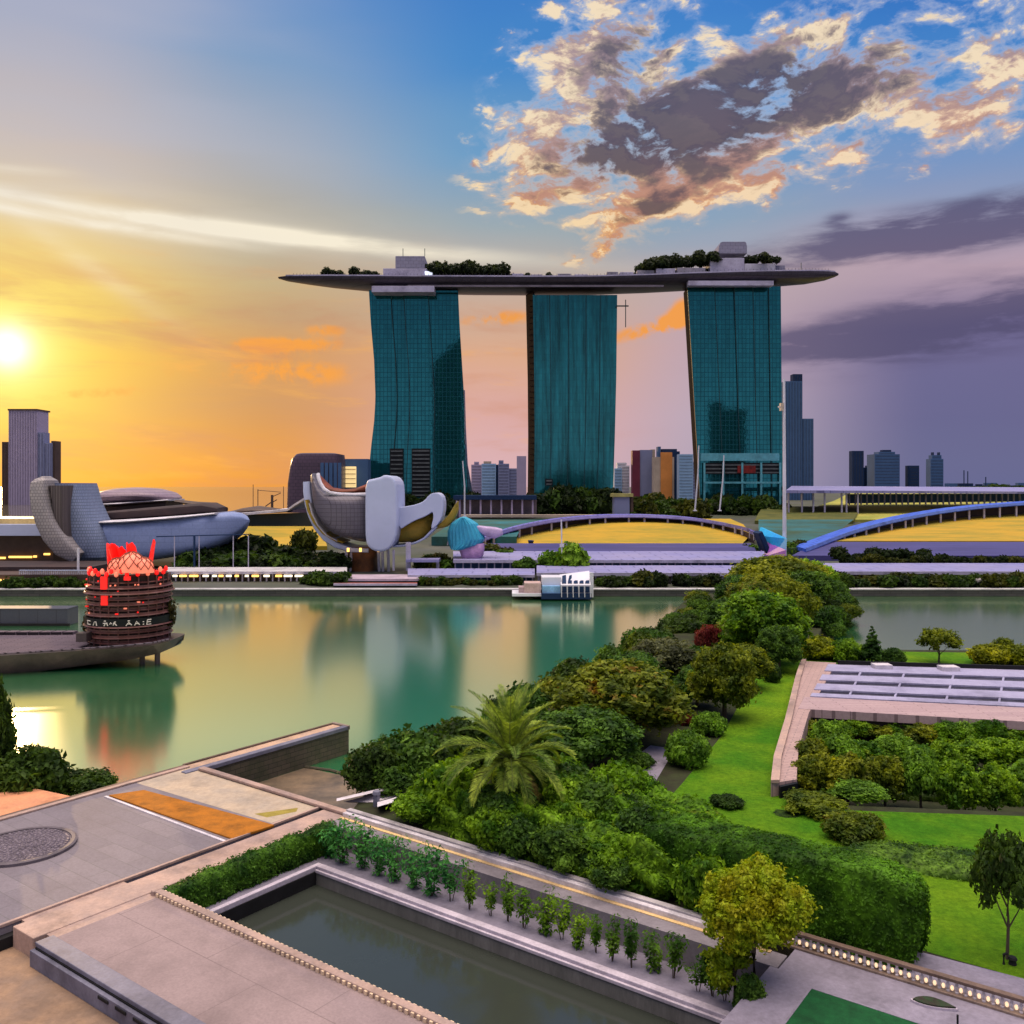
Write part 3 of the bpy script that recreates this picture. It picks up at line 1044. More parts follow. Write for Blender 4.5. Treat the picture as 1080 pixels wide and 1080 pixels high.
MB().ubox(-20.9, -20.1, 0.6, 21.4, 2.703, 3.12).build("side_slab", m_steel, je, bevel=0.06)
MB().ubox(-22.75, -22.452, 2.0, 21.5, 2.703, 3.14).build("kerb", M_plain("jetty_kerb", (0.13, 0.09, 0.07, 1), None, 0.8, 0.7), je, bevel=0.03)
MB().ubox(-22.75, -20.1, 21.102, 21.5, 2.703, 3.16).build("kerb", M_plain("jetty_kerb_end", (0.22, 0.17, 0.15, 1), None, 0.8, 0.7), je, bevel=0.03)
iw = thing("inlet_wall", "tan-topped low wall between the sandy paving and the inlet", "wall", W(-11, 2.2, 3))
MB().ubox(-20.1, -0.01, 2.002, 2.3, -2, 3.05).build("wall", m_jetty, iw)
MB().ubox(-20.0, -0.01, 1.85, 2.5, 3.052, 3.30).build("coping", m_path, iw, bevel=0.06)
# shallow sandy floor of the inlet, with the tide line between it and the bay
mb = MB()
mb.sheet([W(-20.1, 2.4), W(-0.3, 2.4), (-12.2, 88.6), W(-7, 15.0), W(-13, 15.8), W(-20.1, 15.0)], 0.03)
struct(mb.build("sand_flat", m_sand))
t_ = thing("kerb", "thin stone tide kerb closing the shallow inlet off from the bay", "kerb", W(-13, 15.8, 0))
mb = MB()
pts = [W(-20.1, 15.0, 0.1), W(-17, 15.8, 0.12), W(-13, 15.8, 0.12), W(-8, 15.0, 0.1), W(-5.5, 13.0, 0.1)]
mb.tube(pts, 0.16, 6)
mb.build("stones", m_jetty, t_)

# boat ramp of white walls beside the parapet
rp = thing("boat_ramp", "white-walled ramp with a round post between parapet and shrubs", "ramp", W(4, 5, 3))
MB().hexa([G(362, 846, 2.2), G(440, 826, 2.2), G(444, 834, 2.2), G(395, 848, 2.2), G(362, 846, 3.05), G(442, 824, 3.05), G(446, 832, 3.05), G(395, 846, 3.05)]).build("floor", m_white, rp)
MB().hexa([G(355, 845, 3.0), G(443, 825, 3.0), G(443, 822, 3.0), G(355, 842, 3.0), G(355, 845, 3.7), G(443, 825, 3.7), G(443, 822, 3.7), G(355, 842, 3.7)]).build("side_wall", m_white, rp)
MB().hexa([G(398, 851, 3.0), G(442, 838, 3.0), G(442, 834, 3.0), G(398, 846, 3.0), G(398, 851, 3.75), G(442, 838, 3.75), G(442, 834, 3.75), G(398, 846, 3.75)]).build("side_wall", m_white, rp)
c = G(397, 850, 3.0)
MB().lathe(c, [(0.01, 0), (0.28, 0), (0.28, 0.95), (0.36, 1.0), (0.3, 1.25), (0.01, 1.35)], 16).build("post", m_steel, rp)

# lawns
m_lawn, nt, b = nodes_of("lawn")
v = coords(nt)
c_ = mixcol(nt, rng_(nt, noise(nt, v, 0.12, 4.0), 0.35, 0.65), (0.040, 0.15, 0.005, 1), (0.115, 0.225, 0.007, 1))
c_ = mixcol(nt, 1.0, c_, mixcol(nt, rng_(nt, noise(nt, v, 2.2, 8.0, 0.78), 0.3, 0.7), (0.5, 0.55, 0.4, 1), (1.4, 1.3, 1.2, 1)), 'MULTIPLY')
nt.links.new(c_, b.inputs["Base Color"])
b.inputs["Roughness"].default_value = 0.95
b.inputs["Specular IOR Level"].default_value = 0.1
bump(nt, b, noise(nt, v, 6.0, 6.0, 0.75), 0.9, 0.15)
lawn_px = [(672, 878), (718, 828), (762, 775), (803, 700), (815, 690), (856, 694), (821, 838), (843, 853), (1120, 862), (1200, 1040), (1085, 1034), (972, 1002), (900, 960), (800, 930)]
struct(MB().sheet([G(x, y) for x, y in lawn_px], 3.0).build("lawn", m_lawn))
struct(MB().sheet([G(x, y) for x, y in ((840, 700), (812, 692), (850, 686), (1300, 692), (1300, 702))], 3.004).build("shore_lawn", m_lawn))
struct(MB().sheet([G(612, 868), G(660, 806), G(686, 786), G(712, 790), G(676, 850), G(640, 875)], 3.004).build("garden_path", m_lilac))
struct(MB().sheet([W(36.0, 3.6), W(41, 3.4), W(62, 3.4), W(62, 7.6), W(50, 7.0), W(43, 6.6)], 3.012).build("footway", m_lilac))

# ------------------------------------------------------------------ the three hotel towers and the deck across them
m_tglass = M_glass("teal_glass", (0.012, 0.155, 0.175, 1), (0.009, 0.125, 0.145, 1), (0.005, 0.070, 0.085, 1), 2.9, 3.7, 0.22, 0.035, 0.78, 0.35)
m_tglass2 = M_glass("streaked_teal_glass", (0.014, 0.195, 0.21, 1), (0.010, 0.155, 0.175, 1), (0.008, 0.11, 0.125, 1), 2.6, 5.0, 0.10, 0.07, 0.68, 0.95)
m_tdark = M_plain("tower_side", (0.030, 0.014, 0.010, 1), (0.010, 0.007, 0.007, 1), 0.25, 0.9, stretch=(1, 1, 2), spec=0.05)
m_tfin = M_plain("dark_fin", (0.01, 0.05, 0.06, 1), None, 0.2, 0.4)
m_slat = M_plain("recess_slat", (0.10, 0.115, 0.12, 1), None, 0.3, 0.5)
m_black = M_plain("recess_dark", (0.006, 0.008, 0.01, 1), None, 0.3, 0.5)
m_light_band = M_plain("pale_glass_band", (0.10, 0.35, 0.42, 1), None, 0.3, 0.25)
TD = 700.0


def edge(rows, y, k):
    for a, b in zip(rows, rows[1:]):
        if a[0] <= y <= b[0]:
            t = (y - a[0]) / (b[0] - a[0])
            return a[k] + (b[k] - a[k]) * t
    return rows[-1][k] if y > rows[-1][0] else rows[0][k]


def tower(label, rows, facets, glass, bow=1.2):
    """front wall as vertical glass facets following the two curved edges; plain side and rear walls"""
    yb = rows[-1][0]
    base = P((rows[-1][1] + rows[-1][2]) / 2, yb, TD)
    t = thing("hotel_tower", label, "tower", base)
    n = 26
    ys = [rows[0][0] + (yb - rows[0][0]) * i / n for i in range(n + 1)]
    fr = [0.0] + facets + [1.0]
    for k in range(len(fr) - 1):
        mb = MB()
        g = []
        for y in ys:
            xl, xr = edge(rows, y, 1), edge(rows, y, 2)
            row = []
            for f, dd in ((fr[k], 0.0), (fr[k + 1], 0.0)):
                p = P(xl + (xr - xl) * f, y, TD)
                dep = bow * (k % 2)
                row.append(Vector((p.x, TD + dep, p.z)))
            g.append(row)
        mb.loft(g, closed=False, caps=False)
        # little reveal on the facet's side so the step between facets has depth
        mb.loft([[q[0], q[0] + Vector((0, 2.0, 0))] for q in g], closed=False, caps=False)
        mb.loft([[q[1], q[1] + Vector((0, 2.0, 0))] for q in g], closed=False, caps=False)
        mb.build("facade", glass, t)
    mb = MB()
    rings = []
    for y in ys:
        xl, xr = edge(rows, y, 1), edge(rows, y, 2)
        a, b = P(xl, y, TD), P(xr, y, TD)
        rings.append([Vector((a.x + 0.1, TD + 1.5, a.z)), Vector((b.x - 0.1, TD + 1.5, b.z)), Vector((b.x - 1.5, TD + 24, b.z)), Vector((a.x + 1.5, TD + 24, a.z))])
    mb.loft(rings)
    mb.build("core", m_tdark, t)
    for f in fr[1:-1]:
        mb = MB()
        pts = [P(edge(rows, y, 1) + (edge(rows, y, 2) - edge(rows, y, 1)) * f, y, TD) + Vector((0, -0.25, 0)) for y in ys]
        for p, q in zip(pts, pts[1:]):
            mb.hexa([p + Vector((-.3, 0, 0)), p + Vector((.3, 0, 0)), p + Vector((.3, .2, 0)), p + Vector((-.3, .2, 0)),
                     q + Vector((-.3, 0, 0)), q + Vector((.3, 0, 0)), q + Vector((.3, .2, 0)), q + Vector((-.3, .2, 0))])
        mb.build("fin", m_tfin, t)
    return t


def px_box(mb, x0, x1, y0, y1, d0, d1, mi=0):
    a, b = P(x0, y1, d0), P(x1, y0, d0)
    return mb.box((a.x, d0, a.z), (b.x, d1, b.z), mi)


def recess(t, x0, x1, y0, y1, d, slats):
    r_ = px_box(MB(), x0, x1, y0, y1, d - 0.3, d + 0.5).build("recess", m_black, t)
    mb = MB()
    for i in range(slats):
        y = y0 + (y1 - y0) * (i + 0.6) / slats
        px_box(mb, x0 + 1, x1 - 1, y - 0.7, y + 0.7, d - 0.9, d - 0.31)
    mb.build("slats", m_slat, r_)


R1 = [(306, 389, 483), (340, 391, 484.5), (380, 394.5, 487), (420, 396, 489.5), (445, 394.5, 490), (470, 391.5, 490.5), (500, 388.5, 492), (545, 386, 495)]
R2 = [(311, 562, 651), (400, 563.5, 650), (460, 564, 648.5), (520, 563.5, 646.5), (545, 563, 645.5)]
R3 = [(302, 725, 823.5), (360, 728.5, 824), (420, 732, 824.5), (470, 735, 825), (520, 738, 825.5), (545, 739.5, 826)]
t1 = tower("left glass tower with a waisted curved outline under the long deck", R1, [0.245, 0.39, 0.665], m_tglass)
recess(t1, 411, 425.5, 473, 515, TD, 9)
recess(t1, 434, 454, 473, 524, TD, 12)
mb = MB()
ls = [(412, 484, 490.5), (450, 487, 491.5), (490, 489, 493.5), (520, 491, 499), (545, 491, 503)]
loft_z(mb, [(y, a, b, 6) for y, a, b in ls], TD + 16, 12)
mb.build("rear_leg", M_glass("rear_glass", (0.02, 0.07, 0.10, 1), (0.016, 0.055, 0.08, 1), (0.008, 0.02, 0.03, 1), 2, 3.7), t1)
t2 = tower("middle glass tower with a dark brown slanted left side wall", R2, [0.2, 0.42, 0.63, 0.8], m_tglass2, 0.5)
mb = MB()
rings = []
for y, xl, xr in ((311, 554.5, 562), (400, 556.5, 563.4), (460, 557, 563.8), (520, 556.5, 563.3), (545, 556, 562.8)):
    a, b = P(xl, y, TD + 14), P(xr, y, TD + 0.5)
    rings.append([Vector((a.x, TD + 14, a.z)), Vector((b.x, TD + 0.5, a.z)), Vector((b.x + 2, TD + 14, a.z))])
mb.loft(rings)
sw = mb.build("side_wall", m_tdark, t2)
m_balc = M_plain("balcony", (0.045, 0.018, 0.010, 1), None, 0.2, 0.8, spec=0.1)
for i in range(34):
    y = 318 + i * 6
    a = P(557.6, y, TD + 6.5)
    MB().box((a.x + 0.6, TD + 5.0, a.z), (a.x + 3.4, TD + 6.2, a.z + 0.8)).build("balcony", m_balc, sw)
recess(t2, 575, 583, 505, 512, TD, 2)
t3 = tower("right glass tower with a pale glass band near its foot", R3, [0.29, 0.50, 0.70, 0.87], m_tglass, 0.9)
px_box(MB(), 739, 822, 478, 486, TD - 1.6, TD - 0.2).build("glass_band", m_light_band, t3)
recess(t3, 742, 824, 488, 500, TD, 3)
px_box(MB(), 778, 797, 491, 499, TD - 2.4, TD - 1.0).build("red_panel", M_plain("red_panel", (0.20, 0.015, 0.01, 1), (0.10, 0.01, 0.01, 1), 0.4, 0.5), t3)
mb = MB()
for i in range(5):
    px_box(mb, 742 + i * 20, 744 + i * 20, 488, 532, TD - 3.0, TD - 2.0)
px_box(mb, 742, 824, 508, 510, TD - 3.4, TD - 2.0)
mb.build("base_frame", m_light_band, t3)

# the long boat-shaped deck
m_hull = M_tiles("deck_hull", (0.060, 0.050, 0.072, 1), (0.048, 0.040, 0.058, 1), (0.02, 0.017, 0.024, 1), 6.0, 3.0, 0.12, swap=True, rough=0.35, metal=0.3, bmp=0.05)
m_deck = M_plain("deck_top", (0.30, 0.28, 0.36, 1), None, 0.1, 0.6)
m_lil = M_plain("lilac_panel", (0.40, 0.38, 0.52, 1), (0.33, 0.31, 0.44, 1), 0.15, 0.5)
m_lil2 = M_tiles("lilac_plant_room", (0.26, 0.25, 0.36, 1), (0.22, 0.215, 0.31, 1), (0.14, 0.14, 0.2, 1), 4, 2.4, 0.12, swap=True)
m_post_dark = M_plain("railing_metal", (0.10, 0.09, 0.12, 1), None, 0.2, 0.5)
dk = thing("sky_deck", "long boat-shaped deck with pointed ends lying across the three towers", "sky deck", P(590, 300, TD + 10))
DC = TD + 10
st = [(294, 292, 293.72, 2), (303, 291, 295.73, 6), (325, 290.8, 298.28, 11), (350, 290.8, 300.86, 15), (390, 291, 303.90, 19), (440, 291.4, 305.85, 21), (500, 291.6, 306.91, 22), (560, 291.8, 307.28, 22),
      (620, 291.6, 306.91, 22), (680, 290, 305.05, 21), (730, 288, 302.62, 20), (780, 286.5, 300.69, 19), (820, 285.8, 299.30, 16), (850, 285.6, 297.55, 12), (870, 286, 294.60, 7), (880, 287, 291.73, 3), (884, 288.5, 290.22, 1)]
# the front lip stands nearer than the axis: bring the top down so that the lip is at its surveyed height
st = [(x, HOR - (HOR - yt) * (DC - dep) / DC, yt + (yb - yt) / 0.88, dep) for x, yt, yb, dep in st]


def deck_z(x):
    y = edge([(a_[0], a_[1], a_[1]) for a_ in st], x, 1)
    return EYE + (HOR - y) * DC / F


mb = MB()
loft_x(mb, st, DC, 32, 0.62, flat_top=True)
hull = mb.build("hull", m_hull, dk)
mb = MB()
rings = []
for x, yt, yb, dep in st[1:-1]:
    a = P(x, yt, DC)
    w = dep - 0.6
    rings.append([(a.x, DC - w, a.z + 0.01), (a.x, DC - w, a.z + 1.1), (a.x, DC - w + 0.4, a.z + 1.1), (a.x, DC - w + 0.4, a.z + 0.01)])
mb.loft(rings)
mb.build("front_parapet", m_lil, dk)
px_box(MB(), 430, 700, 300.5, 302.5, DC - 22.6, DC - 21.2).build("seam_band", M_plain("seam", (0.14, 0.12, 0.16, 1), None, 0.1, 0.5), hull)
for y0, y1, x0, x1, m in ((270, 283, 417, 448, m_lil2), (283, 292, 404, 455, m_lil), (301.5, 308, 392, 458, m_lil)):
    px_box(MB(), x0, x1, y0, y1, DC - (23 if y0 > 300 else 16), DC + 10).build("plant_room", m, dk, bevel=0.2)
px_box(MB(), 448, 456, 286, 292, DC - 18, DC - 16.2).build("lit_window", M_lamp("cool_window", (0.75, 0.8, 1.0, 1), 1.0), dk)
mb = MB()
rings = []
for y, xl, xr in ((272, 753, 783), (265, 754, 783), (261, 755.5, 782), (260, 758, 781)):
    a, b = P(xl, y, DC), P(xr, y, DC)
    rings.append([(a.x, DC - 14, a.z), (b.x, DC - 14, a.z), (b.x, DC + 8, a.z), (a.x, DC + 8, a.z)])
mb.loft(rings)
mb.build("plant_room", m_lil2, dk)
px_box(MB(), 749, 785, 272, 287, DC - 16, DC + 10).build("plant_room", m_lil, dk, bevel=0.2)
px_box(MB(), 785.2, 818, 278, 287, DC - 14, DC + 8).build("plant_room", M_plain("pale_block", (0.45, 0.44, 0.55, 1), None, 0.1, 0.5), dk, bevel=0.2)
px_box(MB(), 726, 816, 296, 301, DC - 21.5, DC - 15).build("seam_band", m_lil, dk)
px_box(MB(), 818.2, 828, 280, 286, DC - 10, DC + 4).build("plant_room", m_lil2, dk)
for i, (x0, x1, h) in enumerate(((588, 602, 3), (606, 620, 2.2), (640, 652, 4.5), (654, 668, 3.5), (672, 690, 4.5), (692, 712, 5.5), (714, 744, 5.0), (540, 552, 3), (560, 572, 2.2))):
    y = 291.5 - (max(0, x1 - 640) * 0.04)
    px_box(MB(), x0, x1, y - h, y + 0.5, DC - 17, DC - 4).build("pavilion", m_lil if i % 2 else m_deck, dk, bevel=0.2)
mb = MB()
for x in (425, 448):
    px_box(mb, x - 0.3, x + 0.3, 262, 270, DC - 6, DC - 5.6)
for x in (845,):
    px_box(mb, x - 0.3, x + 0.3, 277, 286, DC - 6, DC - 5.6)
mb.build("antenna", m_tfin, dk)
cr = thing("gondola_crane", "tiny maintenance crane arm on the right edge of the middle tower", "crane", P(655, 320, TD - 2))
px_box(MB(), 650, 663, 322, 323.2, TD - 3, TD - 2).build("arm", m_tfin, cr)
px_box(MB(), 659.5, 660.3, 316, 345, TD - 3.9, TD - 3.1).build("mast", m_tfin, cr)

# palms and round trees in the roof gardens
sv, sc = clump_leaves([(0, 0, 2.6, 1.9, 0.85), (1.2, 0.3, 2.0, 1.3, 0.8), (-1.1, -0.2, 1.9, 1.3, 0.8)], 5, 0.7, 31)
me_roof = quads_mesh("roof_tree_crown", sv, m_black, sc)
m_roofleaf = M_leaf("roof_leaf", (0.02, 0.035, 0.02, 1), (0.035, 0.05, 0.025, 1), 0.5)
roof_trunk = trunk_mesh("roof_tree_trunk", 2, 1.6, 0.16, 0, 0, M_plain("bark_dark", (0.05, 0.035, 0.025, 1), None, 2, 0.9))
r = random.Random(11)
where = [("left of the deck's left plant room", [347, 353, 360, 377, 385, 392, 398], 1.6), ("between the left plant room and the deck's bare middle", [459, 464, 469, 474, 480, 485, 490, 495, 500, 505, 510, 515, 520, 525, 530, 462, 472, 483, 493, 503, 513, 523], 2.9),
         ("on the raised garden left of the deck's right plant room", [676, 682, 688, 694, 700, 706, 712, 718, 724, 730, 736, 742, 747, 685, 697, 709, 721, 733], 2.4), ("beside the pale block at the deck's right end", [787, 793, 800, 807, 814], 2.0),
         ("scattered along the deck's bare middle", [541, 549, 556, 566, 578, 594, 612, 628, 643, 652, 660, 668], 1.15)]
for place, xs, s in where:
    for x in xs:
        p = P(x, 290, DC)
        p.z = deck_z(x)
        if 676 <= x <= 747:
            p.z += 2.5 + 4.0 * min(1, (x - 670) / 50)
        if x > 780:
            p.z = 200.2
        p.y = DC - 12 + r.uniform(-4, 10)
        k = s * r.uniform(0.8, 1.15)
        plant("roof_tree", "small dark round tree " + place, "tree", p, me_roof, roof_trunk, m_roofleaf, (k, k, k * r.uniform(0.8, 1.15)), r.uniform(0, 6), "trees in the roof garden " + place)
mb = MB()
for k in range(150):
    x = 312 + k * 3.75
    y = edge([(a_[0], a_[1], a_[1]) for a_ in st], x, 1)
    p = P(x, y, DC)
    w = edge([(a_[0], a_[3], a_[3]) for a_ in st], x, 1) - 0.5
    mb.box((p.x - 0.1, DC - w, p.z + 1.1), (p.x + 0.1, DC - w + 0.2, p.z + 2.3))
mb.build("railing", m_post_dark, dk)
mb = MB()
loft_x(mb, [(664, 295, 298, 3), (690, 289, 297, 8), (720, 285, 296, 10), (748, 284, 295, 9)], DC, 16)
mb.build("garden_mound", m_roofleaf, dk)

# ------------------------------------------------------------------ skyline blocks
m_win = M_plain("window_band", (0.03, 0.04, 0.06, 1), (0.05, 0.06, 0.09, 1), 0.2, 0.2)


WIN = {}


def win_of(m):
    """window bands a shade darker and glossier than the wall they sit in"""
    if m.name not in WIN:
        r_ = [n for n in m.node_tree.nodes if n.type == 'MIX' and n.blend_type == 'MIX'][0]
        c = r_.inputs[6].default_value
        WIN[m.name] = M_plain("window_glass", tuple(q * 0.66 for q in c[:3]) + (1,), None, 0.2, 0.3, bmp=0, grit=0.3)
    return WIN[m.name]


def block(label, parts, d, cat="building", kind="office_tower", depth=None, ybase=530, bands=True, group=None, floor=3.2):
    """parts: list of (x0, x1, ytop, material, name); each a real box with its own floors of windows"""
    xs = [p[0] for p in parts] + [p[1] for p in parts]
    t = thing(kind, label, cat, P((min(xs) + max(xs)) / 2, ybase, d), group)
    for i, (x0, x1, yt, m, nm) in enumerate(parts):
        w = (x1 - x0) * d / F
        dep = depth or max(12, w * 0.8)
        o = 1.3 * i
        body = px_box(MB(), x0, x1, yt, ybase, d + o, d + dep + o).build(nm, m, t)
        if bands:
            mb = MB()
            nrow = int((ybase - yt) / floor)
            if bands == "v":
                ncol = max(2, int((x1 - x0) / 2.6))
                for k in range(ncol):
                    xa = x0 + (x1 - x0) * (k + 0.28) / ncol
                    px_box(mb, xa, xa + (x1 - x0) / ncol * 0.42, yt + 1.2, ybase - 1, d + o - 0.25, d + o + 0.2)
            else:
                for k in range(nrow):
                    y = yt + 1.4 + k * floor
                    px_box(mb, x0 + 0.7, x1 - 0.7, y, y + floor * 0.42, d + o - 0.25, d + o + 0.2)
            mb.build("windows", win_of(m), body)
    return t


m_lav = M_plain("lavender_clad", (0.34, 0.29, 0.42, 1), (0.28, 0.245, 0.36, 1), 0.02, 0.4, grit=0.25, bmp=0)
m_lav2 = M_plain("blue_lavender", (0.20, 0.22, 0.36, 1), (0.16, 0.18, 0.30, 1), 0.02, 0.35, grit=0.25, bmp=0)
m_brown = M_plain("dark_brown", (0.08, 0.05, 0.04, 1), None, 0.05, 0.5, bmp=0)
m_navy = M_plain("navy_clad", (0.016, 0.034, 0.085, 1), (0.013, 0.028, 0.07, 1), 0.02, 0.8, bmp=0, spec=0.05, grit=0.2)
m_navy2 = M_plain("slate_blue", (0.055, 0.110, 0.225, 1), (0.045, 0.092, 0.19, 1), 0.02, 0.7, bmp=0, spec=0.1, grit=0.2)
m_sand2 = M_plain("sand_clad", (0.45, 0.37, 0.30, 1), None, 0.05, 0.5, grit=0.25, bmp=0)
m_orange = M_plain("orange_clad", (0.62, 0.24, 0.06, 1), None, 0.05, 0.5, grit=0.25, bmp=0)
m_maroon = M_plain("maroon_clad", (0.14, 0.025, 0.05, 1), None, 0.05, 0.5, grit=0.25, bmp=0)
m_sky = M_plain("pale_blue_clad", (0.27, 0.42, 0.62, 1), (0.22, 0.36, 0.55, 1), 0.05, 0.35, grit=0.25, bmp=0)
m_white2 = M_plain("white_clad", (0.62, 0.62, 0.70, 1), None, 0.05, 0.45, grit=0.25, bmp=0)

block("tall lavender stepped tower at the far left below the sun", [(9, 39, 433, m_lav, "main_block"), (36, 46, 456, m_lav2, "step_block"), (44, 55, 467, m_lav2, "step_block"), (54, 58, 465, m_brown, "end_block"), (2, 10, 466, m_brown, "side_block")], 900, bands="v", ybase=548)
px = thing("roof_frame", "thin brown roof frame atop the lavender stepped tower", "roof frame", P(24, 432, 902))
px_box(MB(), 8, 39, 431.2, 432.9, 899, 925).build("beam", m_brown, px)

t = thing("domed_block", "purple-brown block with a rounded left shoulder behind the lotus museum", "building", P(335, 530, 620))
mb = MB()
loft_z(mb, [(540, 306, 362, 16), (510, 307, 362, 16), (492, 309.5, 362, 16), (484, 312, 361.5, 16), (479.5, 316, 361, 15), (478.5, 320, 356, 13)], 620, 28, 0.35)
mb.build("wall", M_tiles("plum_clad", (0.085, 0.055, 0.085, 1), (0.07, 0.048, 0.075, 1), (0.04, 0.03, 0.045, 1), 3, 2.2, 0.15, swap=True, rough=0.35, bmp=0.05), t)
mb = MB()
for i in range(5):
    px_box(mb, 338 + i * 4.6, 341.4 + i * 4.6, 488, 521, 603.2, 604.2)
mb.build("windows", m_navy2, t)
block("small grey block with a warm lit window wall behind the lotus museum", [(363, 388, 484, m_navy2, "main_block"), (372, 386, 487, m_brown, "front_block")], 640, bands=False)
w = bpy.data.objects
lit = thing("lit_glass_wall", "cream lit glass wall on the small grey block", "glass wall", P(368, 515, 636))
px_box(MB(), 362.5, 375, 492, 514, 634, 637).build("pane", M_lamp("warm_window", (1.0, 0.72, 0.32, 1), 0.75), lit)
mb = MB()
for i in range(4):
    px_box(mb, 362.5, 375, 494.5 + i * 5, 495.2 + i * 5, 633.4, 633.9)
mb.build("mullions", m_brown, lit)

block("pale pink block directly right of the left hotel tower", [(497, 508, 490, m_lav, "main_block"), (500, 505, 487, m_lav, "roof_block")], 1100)
block("glassy blue gabled block with a gold reflection between left and middle towers", [(508, 523, 489, m_sky, "main_block"), (510, 518, 486.5, m_sand2, "roof_block"), (523, 525.5, 490, m_navy, "dark_stripe")], 1080)
block("blue-violet stepped block left of the lilac slab", [(525.6, 537, 489, m_lav2, "main_block"), (526, 531, 485.5, m_lav2, "roof_block"), (537, 546, 494, m_lav2, "step_block")], 1060)
block("plain lilac slab touching the middle hotel tower's left side", [(545, 555, 481, m_lav, "main_block")], 1000, bands=False)

block("white low block with blue windows right of the middle hotel tower", [(648, 656, 494, m_sky, "main_block"), (655, 664, 491, m_white2, "side_block"), (651, 661, 488, m_white2, "roof_block")], 1000)
block("maroon-edged grey slab left of the orange-faced block", [(667, 675, 475, m_maroon, "end_block"), (674.8, 688, 474.5, m_lav2, "main_block"), (686, 691, 474, m_sand2, "side_block")], 980, bands=False)
block("orange and sand faced block with dark roof between middle and right towers", [(697, 709, 477, m_orange, "orange_face"), (690, 711, 482, m_sand2, "main_block"), (694, 697, 471, m_navy2, "stair_tower"), (698, 714, 473.5, m_navy, "roof_block"), (709, 717, 476, m_navy, "side_block")], 960, bands=False)
block("pale blue glass block beside the right hotel tower's left side", [(716, 731, 479, m_sky, "main_block"), (729, 735, 487, m_lav2, "step_block")], 940)
block("slate blue twin-stepped skyscraper right of the right hotel tower", [(828, 846, 402, m_navy2, "main_block"), (836.5, 846.3, 394.5, m_navy, "tall_slab"), (846, 858, 441.5, m_navy2, "step_block")], 1150, bands="v")

fd = 2400
block("slim dark blue slab, leftmost of the far-off blocks on the right horizon", [(899, 911, 475.5, m_navy, "main_block")], fd, bands="v", ybase=516)
block("low dark block between the slim slab and the broad far-off tower", [(911, 925, 493, m_navy, "main_block"), (914, 920, 491, m_navy, "roof_block")], fd + 60, bands=True, ybase=516)
block("broad dark blue tower with a stepped crown on the right horizon", [(922.5, 949, 479, m_navy2, "main_block"), (927, 944, 476.5, m_navy2, "crown"), (931, 940, 474.5, m_navy, "roof_block")], fd, bands=True, ybase=516)
block("short dark flared block on the right horizon", [(960, 968.5, 496, m_navy, "main_block"), (958.5, 969.5, 491, m_navy, "crown")], fd, bands=True, ybase=516)
block("teal tapered tower with roof masts on the right horizon", [(981.5, 995, 484, m_navy2, "main_block"), (983, 993, 480, m_navy2, "crown"), (984, 985, 477, m_navy, "mast"), (990.5, 991.5, 477, m_navy, "mast")], fd, bands=True, ybase=516)
r = random.Random(5)
x = 1000
for i in range(16):
    w_ = r.uniform(5, 13)
    block("low dark shed on the hazy right horizon", [(x, x + w_, 513 - r.uniform(1.0, 4.0), m_navy if i % 3 else m_navy2, "main_block")], 2300, "shed", "far_shed", bands=False, ybase=517, group="low sheds along the right horizon")
    x += w_ + r.uniform(0, 5)
for x, y in ((1017, 496), (1021, 497), (1040, 503)):
    mst = tag(px_box(MB(), x - 0.25, x + 0.25, y, 516, 2290, 2293).build("far_mast", m_navy), "thin mast on the hazy right horizon", "mast", "thin masts along the right horizon")

# white flag-like mast at the right tower
mst = thing("white_mast", "tall slender white mast right of the right hotel tower", "mast", P(827, 585, 330))
MB().tube([P(827.5, 590, 330), P(827, 400, 330)], [0.75, 0.4], 10).build("pole", m_white2, mst)
mb = MB()
px_box(mb, 823.6, 826.4, 425, 433, 329, 331)
mb.build("lamp_box", m_sand2, mst)
px_box(MB(), 821.5, 825.5, 428.5, 429.6, 329.4, 330.6).build("bracket", m_white2, mst)
for x0, y0, x1, y1, lab in ((759, 534, 763.5, 480, "thin leaning white pole before the right hotel tower's left half"), (733, 534, 737, 470, "thin white pole along the right hotel tower's left edge"),
                            (490, 540, 488, 486, "thin pale pole beside the left hotel tower's right edge")):
    o = thing("white_pole", lab, "pole", P(x0, y0, 560))
    MB().tube([P(x0, y0 + 4, 560), P((x0 + x1) / 2 + 1, (y0 + y1) / 2, 560), P(x1, y1, 560)], [0.5, 0.45, 0.3], 8).build("shaft", m_white2, o)
    MB().lathe(P(x0, y0 + 5, 560), [(0.01, 0), (1.3, 0), (1.2, 0.6), (0.01, 0.7)], 12).build("foot", m_white2, o)

